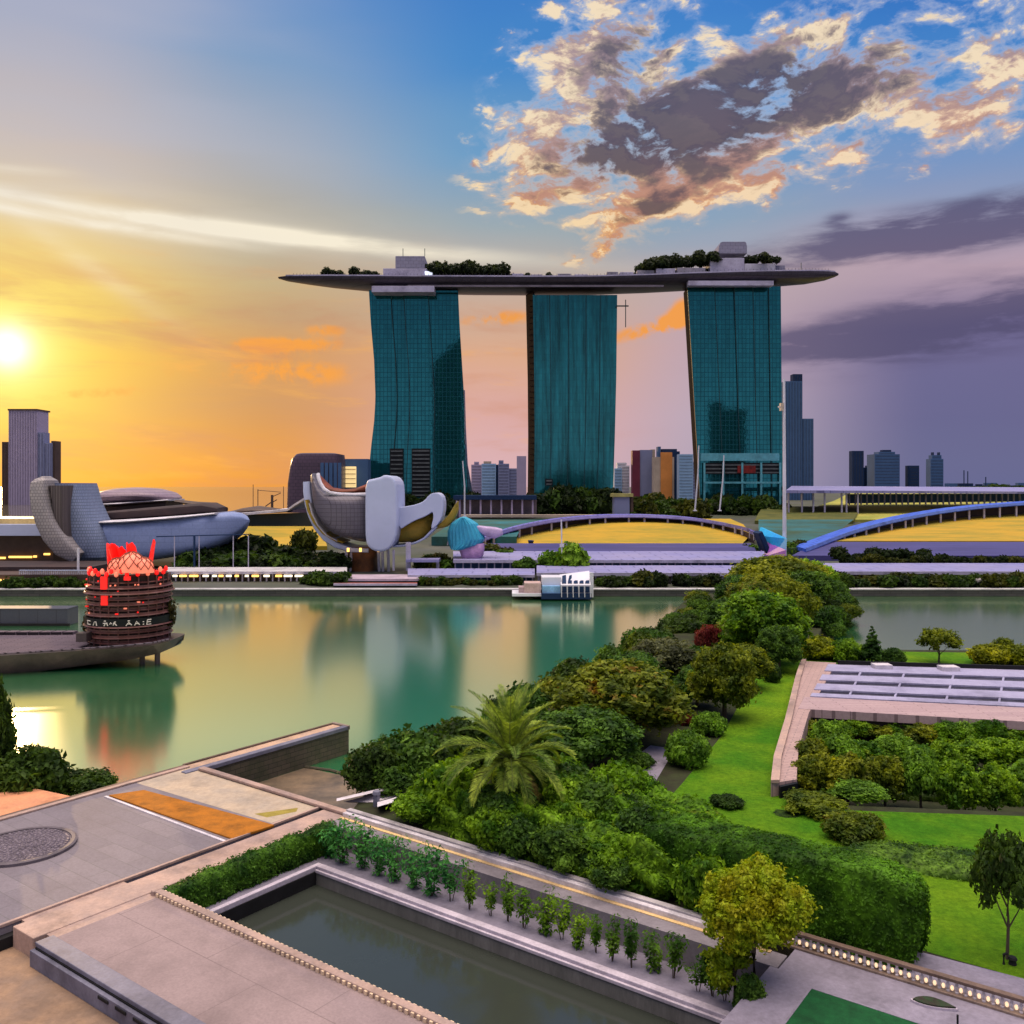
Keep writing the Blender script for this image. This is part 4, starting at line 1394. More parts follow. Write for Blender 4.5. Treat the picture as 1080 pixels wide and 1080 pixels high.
# towers of the city behind the viewer: seen only as dark shapes mirrored in the hotel glass
m_mir = M_plain("city_dark_clad", (0.03, 0.032, 0.04, 1), (0.018, 0.02, 0.026, 1), 0.05, 0.5, bmp=0)
for lab, x0, x1, ya, yb in (("dark slant-topped skyscraper of the city behind, mirrored at right in the left hotel tower", 457, 489, 382, 352), ("dark city block behind, mirrored as a slim shape low in the right hotel tower", 752, 763, 424, 424),
                            ("broad dark city block behind, mirrored low in the middle of the right hotel tower", 766, 787, 431, 431), ("low broad dark city block behind, mirrored along the foot of the middle hotel tower", 574, 637, 500, 497),
                            ("dark spired city block behind, mirrored low in the middle hotel tower", 596, 604, 500, 478)):
    D2 = 1760.0
    Xa, Xb = (x0 - 540) * D2 / F, (x1 - 540) * D2 / F
    za, zb = EYE + (HOR - ya) * D2 / F, EYE + (HOR - yb) * D2 / F
    t = thing("city_tower", lab, "building", ((Xa + Xb) / 2, -360, 3))
    Y = -360
    MB().hexa([(Xa, Y - 40, 3), (Xb, Y - 40, 3), (Xb, Y, 3), (Xa, Y, 3), (Xa, Y - 40, za), (Xb, Y - 40, zb), (Xb, Y, zb), (Xa, Y, za)]).build("wall", m_mir, t)
    mb = MB()
    for k in range(14):
        z = 8 + (min(za, zb) - 14) * k / 14
        mb.box((Xa + 1, Y - 0.1, z), (Xb - 1, Y + 0.3, z + 4))
    mb.build("windows", m_win, t)

# ------------------------------------------------------------------ far shore: lawns, roofs, canopies
def far_z(d):
    for (a, za), (b, zb) in zip(prof, prof[1:]):
        if a <= d <= b:
            return za + (zb - za) * (d - a) / (b - a)
    return prof[-1][1]


def patch(name, rows, m, lift=0.3, kind="structure"):
    """ground patch: rows of (pixel y, x0, x1, distance) draped a little above the far ground, each row at its own height"""
    mb = MB()
    g = []
    for y, x0, x1, d in rows:
        g.append([P(x0 + (x1 - x0) * k / 12, y, d) for k in range(13)])
    mb.loft(g, closed=False, caps=False, smooth=True)
    # skirt down to the ground at the front
    mb.loft([g[0], [Vector((p.x, p.y, p.z - 4)) for p in g[0]]], closed=False, caps=False)
    return struct(mb.build(name, m), kind)


m_gold, nt, b = nodes_of("golden_lawn")
v = coords(nt, (0.4, 1, 1))
c_ = mixcol(nt, rng_(nt, noise(nt, v, 0.09, 6.0, 0.7), 0.42, 0.60), (0.40, 0.24, 0.006, 1), (0.25, 0.195, 0.008, 1))
c_ = mixcol(nt, 1.0, c_, mixcol(nt, noise(nt, v, 0.8, 5.0, 0.7), (0.75, 0.75, 0.7, 1), (1.2, 1.2, 1.2, 1)), 'MULTIPLY')
nt.links.new(c_, b.inputs["Base Color"])
b.inputs["Roughness"].default_value = 0.95
m_violet = M_plain("violet_roof", (0.060, 0.055, 0.19, 1), (0.042, 0.038, 0.14, 1), 0.06, 0.5, stretch=(0.3, 2, 1), bmp=0.05)
m_lilroof = M_tiles("lilac_roof", (0.24, 0.24, 0.47, 1), (0.20, 0.20, 0.42, 1), (0.10, 0.10, 0.24, 1), 9.0, 6.0, 0.25, rough=0.5, bmp=0.05, dirt=(0.28, 0.26, 0.40, 1), dscale=0.05)
m_blueroof = M_tiles("blue_roof", (0.035, 0.10, 0.55, 1), (0.055, 0.14, 0.62, 1), (0.02, 0.05, 0.30, 1), 5.0, 5.0, 0.25, rough=0.45, bmp=0.05)
m_violetroof = M_tiles("violet_canopy_roof", (0.13, 0.13, 0.46, 1), (0.17, 0.16, 0.52, 1), (0.06, 0.06, 0.25, 1), 5.0, 5.0, 0.25, rough=0.45, bmp=0.05)
m_post = M_plain("pale_post", (0.42, 0.40, 0.52, 1), None, 0.3, 0.5)
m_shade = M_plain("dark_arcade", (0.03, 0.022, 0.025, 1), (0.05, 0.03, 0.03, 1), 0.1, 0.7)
m_teal = M_plain("teal_paving", (0.012, 0.12, 0.15, 1), (0.030, 0.065, 0.030, 1), 0.045, 0.7)
m_pgreen = M_plain("pale_lawn", (0.36, 0.33, 0.07, 1), (0.24, 0.26, 0.05, 1), 0.05, 0.9)
m_olive = M_plain("olive_ground", (0.10, 0.10, 0.02, 1), (0.055, 0.07, 0.015, 1), 0.1, 0.9)

patch("golden_lawn", [(579, 492, 760, 374), (574.5, 520, 782, 400), (568, 530, 788, 425), (560, 545, 790, 455), (553, 575, 784, 476), (547, 600, 770, 500)], m_gold)
patch("golden_lawn", [(570.5, 880, 1180, 374), (564, 905, 1180, 410), (556, 935, 1180, 445), (548, 985, 1180, 478), (541, 1020, 1180, 510)], m_gold)
patch("pale_lawn", [(548, 830, 1180, 560), (538, 850, 1180, 640), (528, 880, 1180, 760), (518, 900, 1180, 1050)], m_pgreen)
patch("golden_lawn", [(576, 232, 345, 380), (566, 240, 342, 420), (555, 258, 335, 470)], m_gold)
patch("teal_terrace", [(566, 455, 545, 400), (556, 470, 550, 450), (548, 490, 575, 520)], m_teal)
patch("teal_terrace", [(578, 800, 850, 350), (560, 800, 885, 420), (548, 800, 900, 500)], m_teal)
patch("olive_terrace", [(549, 796, 900, 540), (541, 800, 905, 600), (534, 805, 905, 680)], m_olive)
patch("violet_road", [(585, 520, 800, 331), (578, 505, 796, 352), (573, 498, 792, 371)], m_violet)
patch("violet_road", [(586, 835, 1180, 331), (578, 850, 1180, 352), (571.5, 860, 1180, 371)], m_violet)
patch("golden_lawn", [(560, 655, 690, 620), (541, 640, 700, 640)], m_olive)


def canopy(label, pts, width, thick, m, ground, ncol, m_edge, shade=True):
    """curved roof on posts; pts are (x, y, d) of its front lip; ground(i) gives the foot height at each point"""
    L = [P(*p) for p in pts]
    # refine
    fine = []
    for a, b in zip(L, L[1:]):
        for k in range(6):
            fine.append(a.lerp(b, k / 6))
    fine.append(L[-1])
    for _ in range(6):
        fine = [fine[0]] + [(fine[i - 1] + fine[i] * 2 + fine[i + 1]) / 4 for i in range(1, len(fine) - 1)] + [fine[-1]]
    t = thing("canopy", label, "canopy", fine[len(fine) // 2])
    rings = []
    for p in fine:
        rings.append([p, p + Vector((0, 0.3, thick)), p + Vector((0, width, thick + width * 0.03)), p + Vector((0, width, width * 0.03))])
    MB().loft(rings).build("roof", m, t)
    rings = [[p + Vector((0, -0.35, thick * 0.25)), p + Vector((0, 0.25, thick * 1.15)), p + Vector((0, 0.6, thick * 1.15)), p + Vector((0, -0.02, thick * 0.25))] for p in fine]
    MB().loft(rings).build("fascia", m_edge, t)
    for k in range(ncol):
        i = int((k + 0.5) / ncol * (len(fine) - 1))
        p = fine[i] + Vector((0, 1.2, 0))
        g = ground(p)
        if p.z - g < 0.6:
            continue
        MB().box((p.x - 0.45, p.y - 0.45, g - 0.5), (p.x + 0.45, p.y + 0.45, p.z + thick * 0.5)).build("post", m_post, t)
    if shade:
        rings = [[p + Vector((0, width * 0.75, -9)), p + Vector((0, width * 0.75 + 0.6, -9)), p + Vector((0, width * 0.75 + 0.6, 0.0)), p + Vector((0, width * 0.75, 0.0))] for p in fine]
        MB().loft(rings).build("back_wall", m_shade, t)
    return t


def lawn_z(p):
    d = min(max(p.y, 374), 500)
    y = 579 - (d - 374) / 126.0 * 32
    return EYE - (y - HOR) * d / F


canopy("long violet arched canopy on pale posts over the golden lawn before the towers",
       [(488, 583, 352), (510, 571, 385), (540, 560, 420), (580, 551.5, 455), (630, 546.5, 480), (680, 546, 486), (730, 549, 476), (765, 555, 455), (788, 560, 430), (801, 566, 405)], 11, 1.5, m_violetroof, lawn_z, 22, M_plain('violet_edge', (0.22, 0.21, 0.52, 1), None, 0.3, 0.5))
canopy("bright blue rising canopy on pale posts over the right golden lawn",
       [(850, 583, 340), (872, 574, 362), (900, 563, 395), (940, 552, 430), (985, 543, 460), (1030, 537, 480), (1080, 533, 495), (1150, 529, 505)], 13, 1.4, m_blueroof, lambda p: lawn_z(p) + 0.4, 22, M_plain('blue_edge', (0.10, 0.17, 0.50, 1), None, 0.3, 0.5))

t = thing("terrace_roof", "long flat pale roof on thin posts at the far right terrace", "roof", P(950, 520, 620))
mb = MB()
a, b_ = P(829, 517, 600), P(1180, 520, 620)
mb.hexa([P(829, 520, 600), P(1180, 521, 620), P(1180, 516, 720), P(835, 514, 700), P(829, 517, 600), P(1180, 519, 620), P(1180, 514.5, 720), P(835, 512.5, 700)])
mb.build("roof", m_lilroof, t)
for x in (832, 846, 858, 870, 888, 893, 905):
    p = P(x, 519, 606)
    MB().box((p.x - .5, 606, far_z(606) - 1), (p.x + .5, 607, p.z + .3)).build("post", m_post, t)
for k in range(30):
    x = 896 + k * 6.2
    p = P(x, 519.5, 640)
    MB().box((p.x - .45, 640, p.z - 8.5), (p.x + .45, 641, p.z + 1.2)).build("post", m_post, t)
MB().hexa([P(893, 531, 644), P(1150, 528, 644), P(1150, 528, 646), P(893, 531, 646), P(893, 521, 644), P(1150, 520.5, 644), P(1150, 520.5, 646), P(893, 521, 646)]).build("glass_wall", m_navy2, t)

# low flat roofs stepped down to the quay
def flat_roof(label, x0, x1, z, d0, d1, m, posts=0, thick=0.7, wall=None, kind="flat_roof"):
    a = (x0 - 540) * d0 / F
    b = (x1 - 540) * d0 / F
    a2, b2 = (x0 - 540) * d1 / F, (x1 - 540) * d1 / F
    t = thing(kind, label, "roof", ((a + b) / 2, d0, far_z(d0)))
    MB().hexa([(a, d0, z - thick), (b, d0, z - thick), (b2, d1, z - thick), (a2, d1, z - thick), (a, d0, z), (b, d0, z), (b2, d1, z), (a2, d1, z)]).build("roof", m, t)
    MB().box((a, d0 - 0.3, z - thick), (b, d0 - 0.004, z + 0.15)).build("fascia", m_post, t)
    for k in range(posts):
        x = a + 0.6 + (b - a - 1.2) * k / max(1, posts - 1)
        MB().box((x - .2, d0 + 0.5, far_z(d0) - 0.4), (x + .2, d0 + 0.9, z - thick)).build("post", m_post, t)
    if wall:
        MB().box((a + 0.4, d0 + 3.2, far_z(d0) - 0.4), (b - 0.4, d0 + 3.6, z - thick - 0.004)).build("wall", wall, t)
    return t


flat_roof("long lilac roof below the violet road, left of the big tree", 478, 806, 6.6, 288, 329, m_lilroof, 40, 0.8, m_navy2)
flat_roof("pale lilac promenade roof behind the floating pavilion and quay shrubs", 566, 792, 5.2, 260, 286, m_lilroof, 34, 0.8, m_sand2)
flat_roof("low lilac promenade roof between the lotus museum and the floating pavilion", 430, 564, 4.4, 262, 284, m_lilroof, 20, 0.6, m_navy2)
flat_roof("blue-lilac roof strip right of the big tree above the rocky bank", 866, 1190, 5.4, 262, 292, m_blueroof if False else m_lilroof, 0, 0.8, m_shade)
flat_roof("long low pale canopy with lit shopfront along the left quay", 176, 366, 5.0, 266, 282, m_pale, 30, 0.6, m_brown)

# lights under the left quay canopy
m_warm = M_lamp("warm_light", (1.0, 0.55, 0.12, 1), 2.2)
m_warm2 = M_lamp("pale_light", (1.0, 0.85, 0.6, 1), 1.6)
r = random.Random(8)
x = 182
while x < 318:
    w_ = r.uniform(3, 9)
    o = tag(px_box(MB(), x, x + w_, 606.5, 608.5, 264.6, 265.2).build("strip_light", m_warm if r.random() < 0.45 else m_warm2), "lit strip under the long low canopy on the left quay", "light", "strip lights under the left quay canopy")
    x += w_ + r.uniform(2, 7)

# rocky bank at the far right and stone edges
m_rock = M_plain("rock", (0.26, 0.24, 0.26, 1), (0.13, 0.12, 0.12, 1), 0.8, 0.8, bmp=0.5)
for i in range(38):
    x = r.uniform(880, 1130)
    d = r.uniform(253, 262)
    s = r.uniform(0.5, 1.5)
    bm = bmesh.new()
    bmesh.ops.create_icosphere(bm, subdivisions=2, radius=1.0)
    for q in bm.verts:
        q.co *= r.uniform(0.8, 1.15)
        q.co.x *= 1.8 * s
        q.co.y *= s
        q.co.z *= 0.7 * s
    me = bpy.data.meshes.new("boulder")
    bm.to_mesh(me)
    bm.free()
    me.materials.append(m_rock)
    o = bpy.data.objects.new("boulder", me)
    COL.objects.link(o)
    o.location = ((x - 540) * d / F, d, far_z(d) + 0.3 * s + r.uniform(0, 1.0))
    tag(o, "pale grey boulder on the shrubby bank right of the causeway trees", "boulder", "boulders on the far right bank")

# ------------------------------------------------------------------ lotus museum
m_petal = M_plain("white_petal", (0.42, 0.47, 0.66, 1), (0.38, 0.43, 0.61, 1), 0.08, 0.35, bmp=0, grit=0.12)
m_panel = M_tiles("grey_panel", (0.125, 0.115, 0.145, 1), (0.11, 0.10, 0.13, 1), (0.055, 0.05, 0.065, 1), 1.5, 1.3, 0.07, swap=True, offset=0.0, rough=0.45, bmp=0.05, metal=0.2)
m_gold2 = M_plain("gold_lining", (0.42, 0.26, 0.03, 1), (0.26, 0.20, 0.03, 1), 0.3, 0.5)
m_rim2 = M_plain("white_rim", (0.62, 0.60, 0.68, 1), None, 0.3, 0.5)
MD = 300.0
t = thing("lotus_museum", "bowl-shaped white and grey lotus museum on a stem at the waterfront", "museum", P(395, 602, MD))
mb = MB()
loft_x(mb, [(329, 501, 507, 2), (332, 499, 524, 5), (336, 503, 536, 8), (341, 512, 545, 10), (348, 518, 554, 12), (358, 520, 562, 14), (372, 520.5, 567, 14.5), (384, 520.5, 570, 13.5), (392, 520, 571, 11), (404, 521, 571, 8)], MD, 40, 0.45)
body = mb.build("bowl", m_panel, t)
pts = [(335.5, 499.5), (336, 504), (338, 510), (342, 516), (348, 520), (358, 521.5), (372, 522), (386, 521.5), (393, 520)]
MB().tube([P(x, y, MD - 11.5 + abs(i - 4) * 0.6) for i, (x, y) in enumerate(pts)], 0.62, 8).build("rim", m_rim2, body)
# dark red seats inside the scoop
mb = MB()
loft_x(mb, [(337, 500, 520, 2), (342, 506, 521, 4), (350, 514, 521, 5), (362, 516, 521, 6), (376, 515, 521, 6), (386, 511, 521, 5), (392, 508, 521, 4)], MD + 4, 16, 0.8)
mb.build("scoop_lining", M_plain("rust_lining", (0.20, 0.045, 0.02, 1), (0.09, 0.03, 0.02, 1), 0.3, 0.6), t)
# tall white petal in the middle, cut from a thick crisp-edged shell
def slab_px(outline, d, front, back):
    """solid with a pixel outline, extruded from d-front to d+back metres"""
    pts = []
    n_ = len(outline)
    for k in range(n_):
        x0, y0 = outline[k]
        x1, y1 = outline[(k + 1) % n_]
        pts += [(x0 * 0.75 + x1 * 0.25, y0 * 0.75 + y1 * 0.25), (x0 * 0.25 + x1 * 0.75, y0 * 0.25 + y1 * 0.75)]
    mb = MB()
    ra = [Vector((P(x, y, d).x, d - front, P(x, y, d).z)) for x, y in pts]
    rb = [Vector((P(x, y, d).x, d + back, P(x, y, d).z)) for x, y in pts]
    return mb.loft([ra, rb])


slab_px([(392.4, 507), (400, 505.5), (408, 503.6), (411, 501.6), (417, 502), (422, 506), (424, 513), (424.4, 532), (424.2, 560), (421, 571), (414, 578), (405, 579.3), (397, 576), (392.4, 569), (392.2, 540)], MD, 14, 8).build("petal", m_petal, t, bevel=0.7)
# right hooked petal: arm, head and drop
def strip(mb, pts, dep, mi=0, n=20):
    """thick ribbon along pixel points (x, y, half height px) with a half depth in metres"""
    rings = []
    for i, (x, y, h) in enumerate(pts):
        x0, y0, _ = pts[max(0, i - 1)]
        x1, y1, _ = pts[min(len(pts) - 1, i + 1)]
        L = math.hypot(x1 - x0, y1 - y0)
        nx, ny = -(y1 - y0) / L, (x1 - x0) / L
        dd = dep[i] if isinstance(dep, list) else dep
        ring = []
        for k in range(n):
            a = 2 * math.pi * k / n
            c, s = sup(math.cos(a), 0.38), sup(math.sin(a), 0.38)
            p = P(x + nx * h * c, y + ny * h * c, MD)
            ring.append((p.x, MD + s * dd, p.z))
        rings.append(ring)
    return mb.loft(rings, mi, smooth=True)


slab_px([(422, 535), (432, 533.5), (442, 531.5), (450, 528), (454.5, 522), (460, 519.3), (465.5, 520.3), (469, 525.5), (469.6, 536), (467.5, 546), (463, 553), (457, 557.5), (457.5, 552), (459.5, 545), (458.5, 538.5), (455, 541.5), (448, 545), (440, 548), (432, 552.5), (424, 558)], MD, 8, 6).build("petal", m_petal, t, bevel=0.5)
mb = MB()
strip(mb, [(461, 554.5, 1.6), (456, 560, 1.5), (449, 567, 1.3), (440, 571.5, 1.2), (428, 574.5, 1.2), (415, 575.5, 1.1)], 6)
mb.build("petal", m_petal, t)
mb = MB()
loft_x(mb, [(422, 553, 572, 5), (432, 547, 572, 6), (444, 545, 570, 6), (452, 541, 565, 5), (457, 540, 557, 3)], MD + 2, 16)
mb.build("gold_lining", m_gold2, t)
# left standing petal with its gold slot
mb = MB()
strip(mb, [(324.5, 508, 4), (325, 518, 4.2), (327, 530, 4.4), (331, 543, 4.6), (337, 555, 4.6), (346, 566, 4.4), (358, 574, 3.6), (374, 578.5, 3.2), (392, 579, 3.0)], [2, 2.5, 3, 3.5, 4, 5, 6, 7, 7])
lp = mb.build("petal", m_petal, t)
mb = MB()
strip(mb, [(327, 527, 1.2), (330, 538, 2.0), (336, 550, 2.2), (345, 561, 1.9), (356, 568, 1.4), (366, 571, 0.8)], 6.6)
mb.build("gold_slot", m_gold2, lp)
mb = MB()
strip(mb, [(331, 530, 0.7), (334, 541, 0.8), (340, 553, 0.9), (349, 563.5, 0.8), (360, 569, 0.6)], 7.4)
mb.build("slot_rim", m_rim2, lp)
# stem and base
mb = MB()
loft_z(mb, [(603, 371, 398, 6), (590, 371, 397, 6), (576, 366, 402, 7)], MD, 20)
mb.build("stem", M_plain("stem_amber", (0.22, 0.085, 0.03, 1), (0.10, 0.05, 0.025, 1), 0.4, 0.6), t)
for x in (364, 369, 400, 404, 410):
    MB().tube([P(x, 603, MD - 5), P(x + (2 if x < 380 else -1), 577, MD - 6)], 0.5, 8).build("column", m_rim2, t)
for x in (367, 380, 399):
    tag(px_box(MB(), x - 1.2, x + 1.2, 578, 582, MD - 9.0, MD - 8.4).build("warm_lamp", m_warm), "warm lamp under the lotus museum's bowl", "lamp", "lamps under the lotus museum")

flat_roof("pink-grey stepped platform at the foot of the lotus museum", 358, 443, 3.9, 256, 270, M_plain("pink_deck", (0.42, 0.34, 0.42, 1), None, 0.2, 0.6), 0, 0.5, m_shade, "platform")
flat_roof("red-edged lower landing before the lotus museum", 352, 440, 3.0, 252.2, 255.5, M_plain("red_deck", (0.42, 0.10, 0.07, 1), (0.25, 0.09, 0.08, 1), 0.2, 0.6), 0, 0.5, None, "platform")

# cyan shell tent with its pink foot
t = thing("shell_tent", "cyan ribbed shell tent with a pink foot right of the lotus museum", "tent", P(492, 590, 300))
mb = MB()
nrib = 26
rings = []
prof_t = [(579, 476, 490), (574, 474, 507), (568, 473, 511), (560, 473, 508), (552, 476, 503), (548, 481, 497), (545.5, 486, 492)]
for y, xl, xr in prof_t:
    a, b_ = P(xl, y, 300), P(xr, y, 300)
    cx, hx = (a.x + b_.x) / 2, (b_.x - a.x) / 2
    rings.append([(cx + hx * math.cos(2 * math.pi * k / (nrib * 2)) * (1 + 0.05 * (k % 2)), 300 + 6 * math.sin(2 * math.pi * k / (nrib * 2)) * (1 + 0.07 * (k % 2)), a.z) for k in range(nrib * 2)])
mb.loft(rings)
mb.build("shell", M_plain("cyan_shell", (0.05, 0.36, 0.52, 1), (0.04, 0.29, 0.45, 1), 0.2, 0.4), t)
mb = MB()
loft_z(mb, [(591, 488, 506, 3), (585, 486, 510, 4), (578, 484, 511, 4), (573, 492, 511, 3)], 299, 20)
mb.build("foot", M_plain("pink_foot", (0.50, 0.30, 0.52, 1), (0.40, 0.24, 0.45, 1), 0.6, 0.5), t)
mb = MB()
strip(mb, [(503, 556, 2), (512, 560, 5), (522, 562, 6), (530, 561, 3)], 3)
mb.build("pink_wing", M_plain("pink_wing", (0.46, 0.36, 0.58, 1), None, 0.3, 0.5), t)
t = thing("pale_pergola", "pale square pergola frame left of the cyan shell tent", "pergola", P(435, 602, 290))
for x0, x1, y0, y1 in ((428, 433, 572, 602), (414, 416, 580, 602)):
    px_box(MB(), x0, x1, y0, y1, 288, 289).build("post", m_post, t)
px_box(MB(), 428, 463, 590, 593, 286, 292).build("roof", m_lilroof, t)
px_box(MB(), 460, 463, 593.1, 603, 288, 289).build("post", m_post, t)
# gold spiky sail behind the museum
t = thing("gold_sail", "small gold pointed sail between the lotus museum and the cyan tent", "sail", P(478, 560, 330))
mb = MB()
strip(mb, [(460, 557, 1), (470, 552, 4), (477, 545, 4), (481, 536, 3), (483, 529, 0.6)], 2)
mb.build("cloth", m_gold2, t)
MB().tube([P(472, 575, 330), P(482, 528, 330)], 0.25, 6).build("mast", m_post, t)

# blue and pink wedge at the end of the canopy
t = thing("light_wedge", "blue to pink sloping wedge wall between the two canopies", "wall", P(818, 585, 335))
MB().hexa([P(800, 565, 345), P(829, 584, 322), P(829, 584, 330), P(803, 565, 352), P(802, 556, 350), P(830, 568, 322), P(830, 568, 330), P(804, 556, 356)]).build("upper_panel", M_plain("azure_panel", (0.03, 0.30, 0.75, 1), (0.03, 0.42, 0.75, 1), 0.1, 0.4), t)
MB().hexa([P(803, 588, 338), P(829, 588, 321.5), P(829, 588, 329), P(806, 588, 346), P(802, 569, 344), P(829, 580, 321.6), P(829, 580, 329), P(803, 569, 350)]).build("lower_panel", M_plain("magenta_panel", (0.46, 0.12, 0.58, 1), (0.24, 0.16, 0.62, 1), 0.1, 0.4), t)
mb = MB()
strip(mb, [(799, 561, 2.5), (802, 568, 3), (806, 578, 3), (812, 590, 3)], 4)
for i, q in enumerate(mb.v):
    mb.v[i] = (q[0] * 1.13, q[1] * 1.13, (q[2] - EYE) * 1.13 + EYE)
mb.build("dark_leg", m_navy, t)

# ------------------------------------------------------------------ shell theatre on the left
m_scale = M_tiles("scale_cladding", (0.33, 0.30, 0.30, 1), (0.27, 0.25, 0.26, 1), (0.12, 0.11, 0.12, 1), 1.0, 1.0, 0.07, swap=True, rough=0.5, bmp=0.08, dscale=0.3)
m_scale2 = M_tiles("blue_scale_cladding", (0.20, 0.24, 0.36, 1), (0.16, 0.20, 0.31, 1), (0.08, 0.10, 0.16, 1), 1.0, 1.0, 0.08, swap=True, rough=0.5, bmp=0.08, dscale=0.3)
m_hullb = M_tiles("blue_white_hull", (0.22, 0.28, 0.50, 1), (0.20, 0.26, 0.47, 1), (0.15, 0.20, 0.38, 1), 5.0, 2.2, 0.06, swap=True, rough=0.45, bmp=0.03, dscale=0.05)
t = thing("shell_theatre", "shell-clad waterfront theatre with two upright petals and a long blue hull", "theatre", P(130, 600, MD))
mb = MB()
MDs, MD = MD, 292.0
strip(mb, [(45.5, 504, 5), (47, 508, 8.5), (48, 520, 9), (50, 535, 9.5), (55, 550, 10), (62, 564, 10.5), (72, 578, 10), (84, 588, 7)], [3, 5, 6, 6, 6, 6, 5, 3], n=20)
mb.build("petal", m_scale, t)
MD = 298.0
mb = MB()
loft_z(mb, [(593, 84, 118, 6), (586, 78, 122, 9), (575, 72, 121, 10), (560, 67, 114, 10), (545, 64, 106, 10), (530, 62, 99, 10), (511, 60.5, 94.5, 9), (509.5, 60.5, 94, 9)], MD + 4, 28, 0.5)
mb.build("petal", m_scale2, t)
mb = MB()
loft_z(mb, [(575, 68, 78, 4), (545, 62.5, 76, 5), (512, 57, 76.5, 5)], MD - 5, 16, 0.5)
mb.build("ribbed_infill", M_tiles("ribs", (0.16, 0.13, 0.13, 1), (0.11, 0.09, 0.095, 1), (0.04, 0.03, 0.03, 1), 0.5, 40, 0.12, swap=True, rough=0.5), t)
MD = MDs
mb = MB()
loft_x(mb, [(100, 549, 596, 14), (120, 549, 594, 15), (150, 548, 591, 16), (180, 546, 587.5, 16), (210, 543, 583, 15), (228, 540.5, 579, 14), (240, 540, 573, 11), (250, 541, 566, 8), (258, 544, 558, 4), (262, 548, 551, 1.5)], MD + 14, 40, 0.4)
mb.build("hull", m_hullb, t)
mb = MB()
loft_x(mb, [(104, 549, 552, 13), (150, 546.6, 549.8, 16), (200, 543, 546, 15.6), (238, 539.5, 542, 12)], MD + 13, 20, 0.5)
mb.build("rim", m_rim2, t)
mb = MB()
loft_x(mb, [(104, 540, 549, 10), (150, 536, 547, 13), (200, 531.5, 544, 12), (222, 530, 541.5, 10), (235, 535, 540, 6)], MD + 22, 20, 0.5)
mb.build("dark_clerestory", m_shade, t)
mb = MB()
loft_x(mb, [(188, 527, 530, 4), (205, 529, 533, 5), (226, 530, 534, 4)], MD + 26, 12, 0.7)
mb.build("roof_fin", m_brown, t)
m_dome = M_tiles("dome_skin", (0.27, 0.20, 0.25, 1), (0.24, 0.175, 0.225, 1), (0.12, 0.09, 0.11, 1), 3.0, 1.0, 0.06, swap=True, rough=0.4, bmp=0.03)
mb = MB()
loft_x(mb, [(100, 523, 534, 8), (112, 518, 533.5, 14), (128, 515, 532.5, 18), (145, 514, 531.5, 19), (162, 515, 530, 18), (175, 518, 529, 14), (184, 522, 528, 8), (187, 525, 527, 3)], MD + 46, 28, 0.9)
mb.build("dome", m_dome, t)
mb = MB()
loft_x(mb, [(104, 531.5, 545, 14), (145, 530, 543, 18), (184, 526.5, 538, 9)], MD + 47, 20, 0.6)
mb.build("dome_base", m_brown, t)
mb = MB()
loft_x(mb, [(104, 531, 533.6, 15), (145, 529, 531.6, 20), (186, 526, 528, 9)], MD + 45, 20, 0.6)
mb.build("dome_rim", m_rim2, t)

# railing on thin posts in front of the hull
t = thing("railing", "thin dark railing on posts in front of the blue hull", "railing", P(205, 600, 282))
MB().tube([P(165, 566, 282), P(262, 563.5, 282)], 0.18, 6).build("rail", m_navy, t)
for x in (184, 205, 210, 246, 262):
    MB().tube([P(x, 600, 282), P(x, 565, 282)], 0.32 if x == 205 else 0.16, 6).build("post", m_navy if x == 205 else m_post, t)

# long low pavilion, far left
t = thing("pavilion", "long flat-roofed pavilion with a gold-lit top edge at the far left", "pavilion", P(0, 600, 300))
px_box(MB(), -60, 46, 547, 553, 306, 330).build("upper_roof", M_plain("cream_roof", (0.62, 0.45, 0.18, 1), None, 0.1, 0.5), t)
px_box(MB(), -60, 45.5, 553.2, 565, 301, 330).build("fascia", m_petal, t)
px_box(MB(), -60, 56, 565.2, 600, 307, 326).build("wall", m_brown, t)
for x0, x1, y in ((-20, 5, 588.5), (9, 33, 587.5), (35, 38, 587), (46, 52, 584.5)):
    px_box(MB(), x0, x1, y - 1, y + 1, 305.8, 306.4).build("lamp", m_warm, t)
t = thing("promenade_deck", "stepped dark promenade with pale railing at the left waterline", "promenade", P(40, 612, 262))
px_box(MB(), -80, 96, 598, 606, 268, 290).build("terrace", m_shade, t)
px_box(MB(), -80, 96, 606.2, 614, 256, 267.8).build("lower_step", m_brown, t)
for k in range(36):
    x = 20 + k * 2.1
    px_box(MB(), x, x + 0.8, 602, 606.5, 257, 257.4).build("baluster", m_rim2, t)
px_box(MB(), 20, 96, 601.2, 602, 256.9, 257.5).build("rail", m_pink if "m_pink" in globals() else m_petal, t)
px_box(MB(), -10, 19, 611, 613, 255.4, 255.9).build("strip_light", m_warm, t)
o = thing("white_post", "thin white post under the shell theatre's left petal", "post", P(83, 606, 262))
MB().tube([P(82.5, 608, 262), P(82.5, 578, 262)], 0.36, 8).build("shaft", m_rim2, o)
MB().lathe(P(82.5, 608, 262), [(0.01, 0), (0.9, 0), (0.8, 0.4), (0.01, 0.5)], 10).build("foot", m_rim2, o)

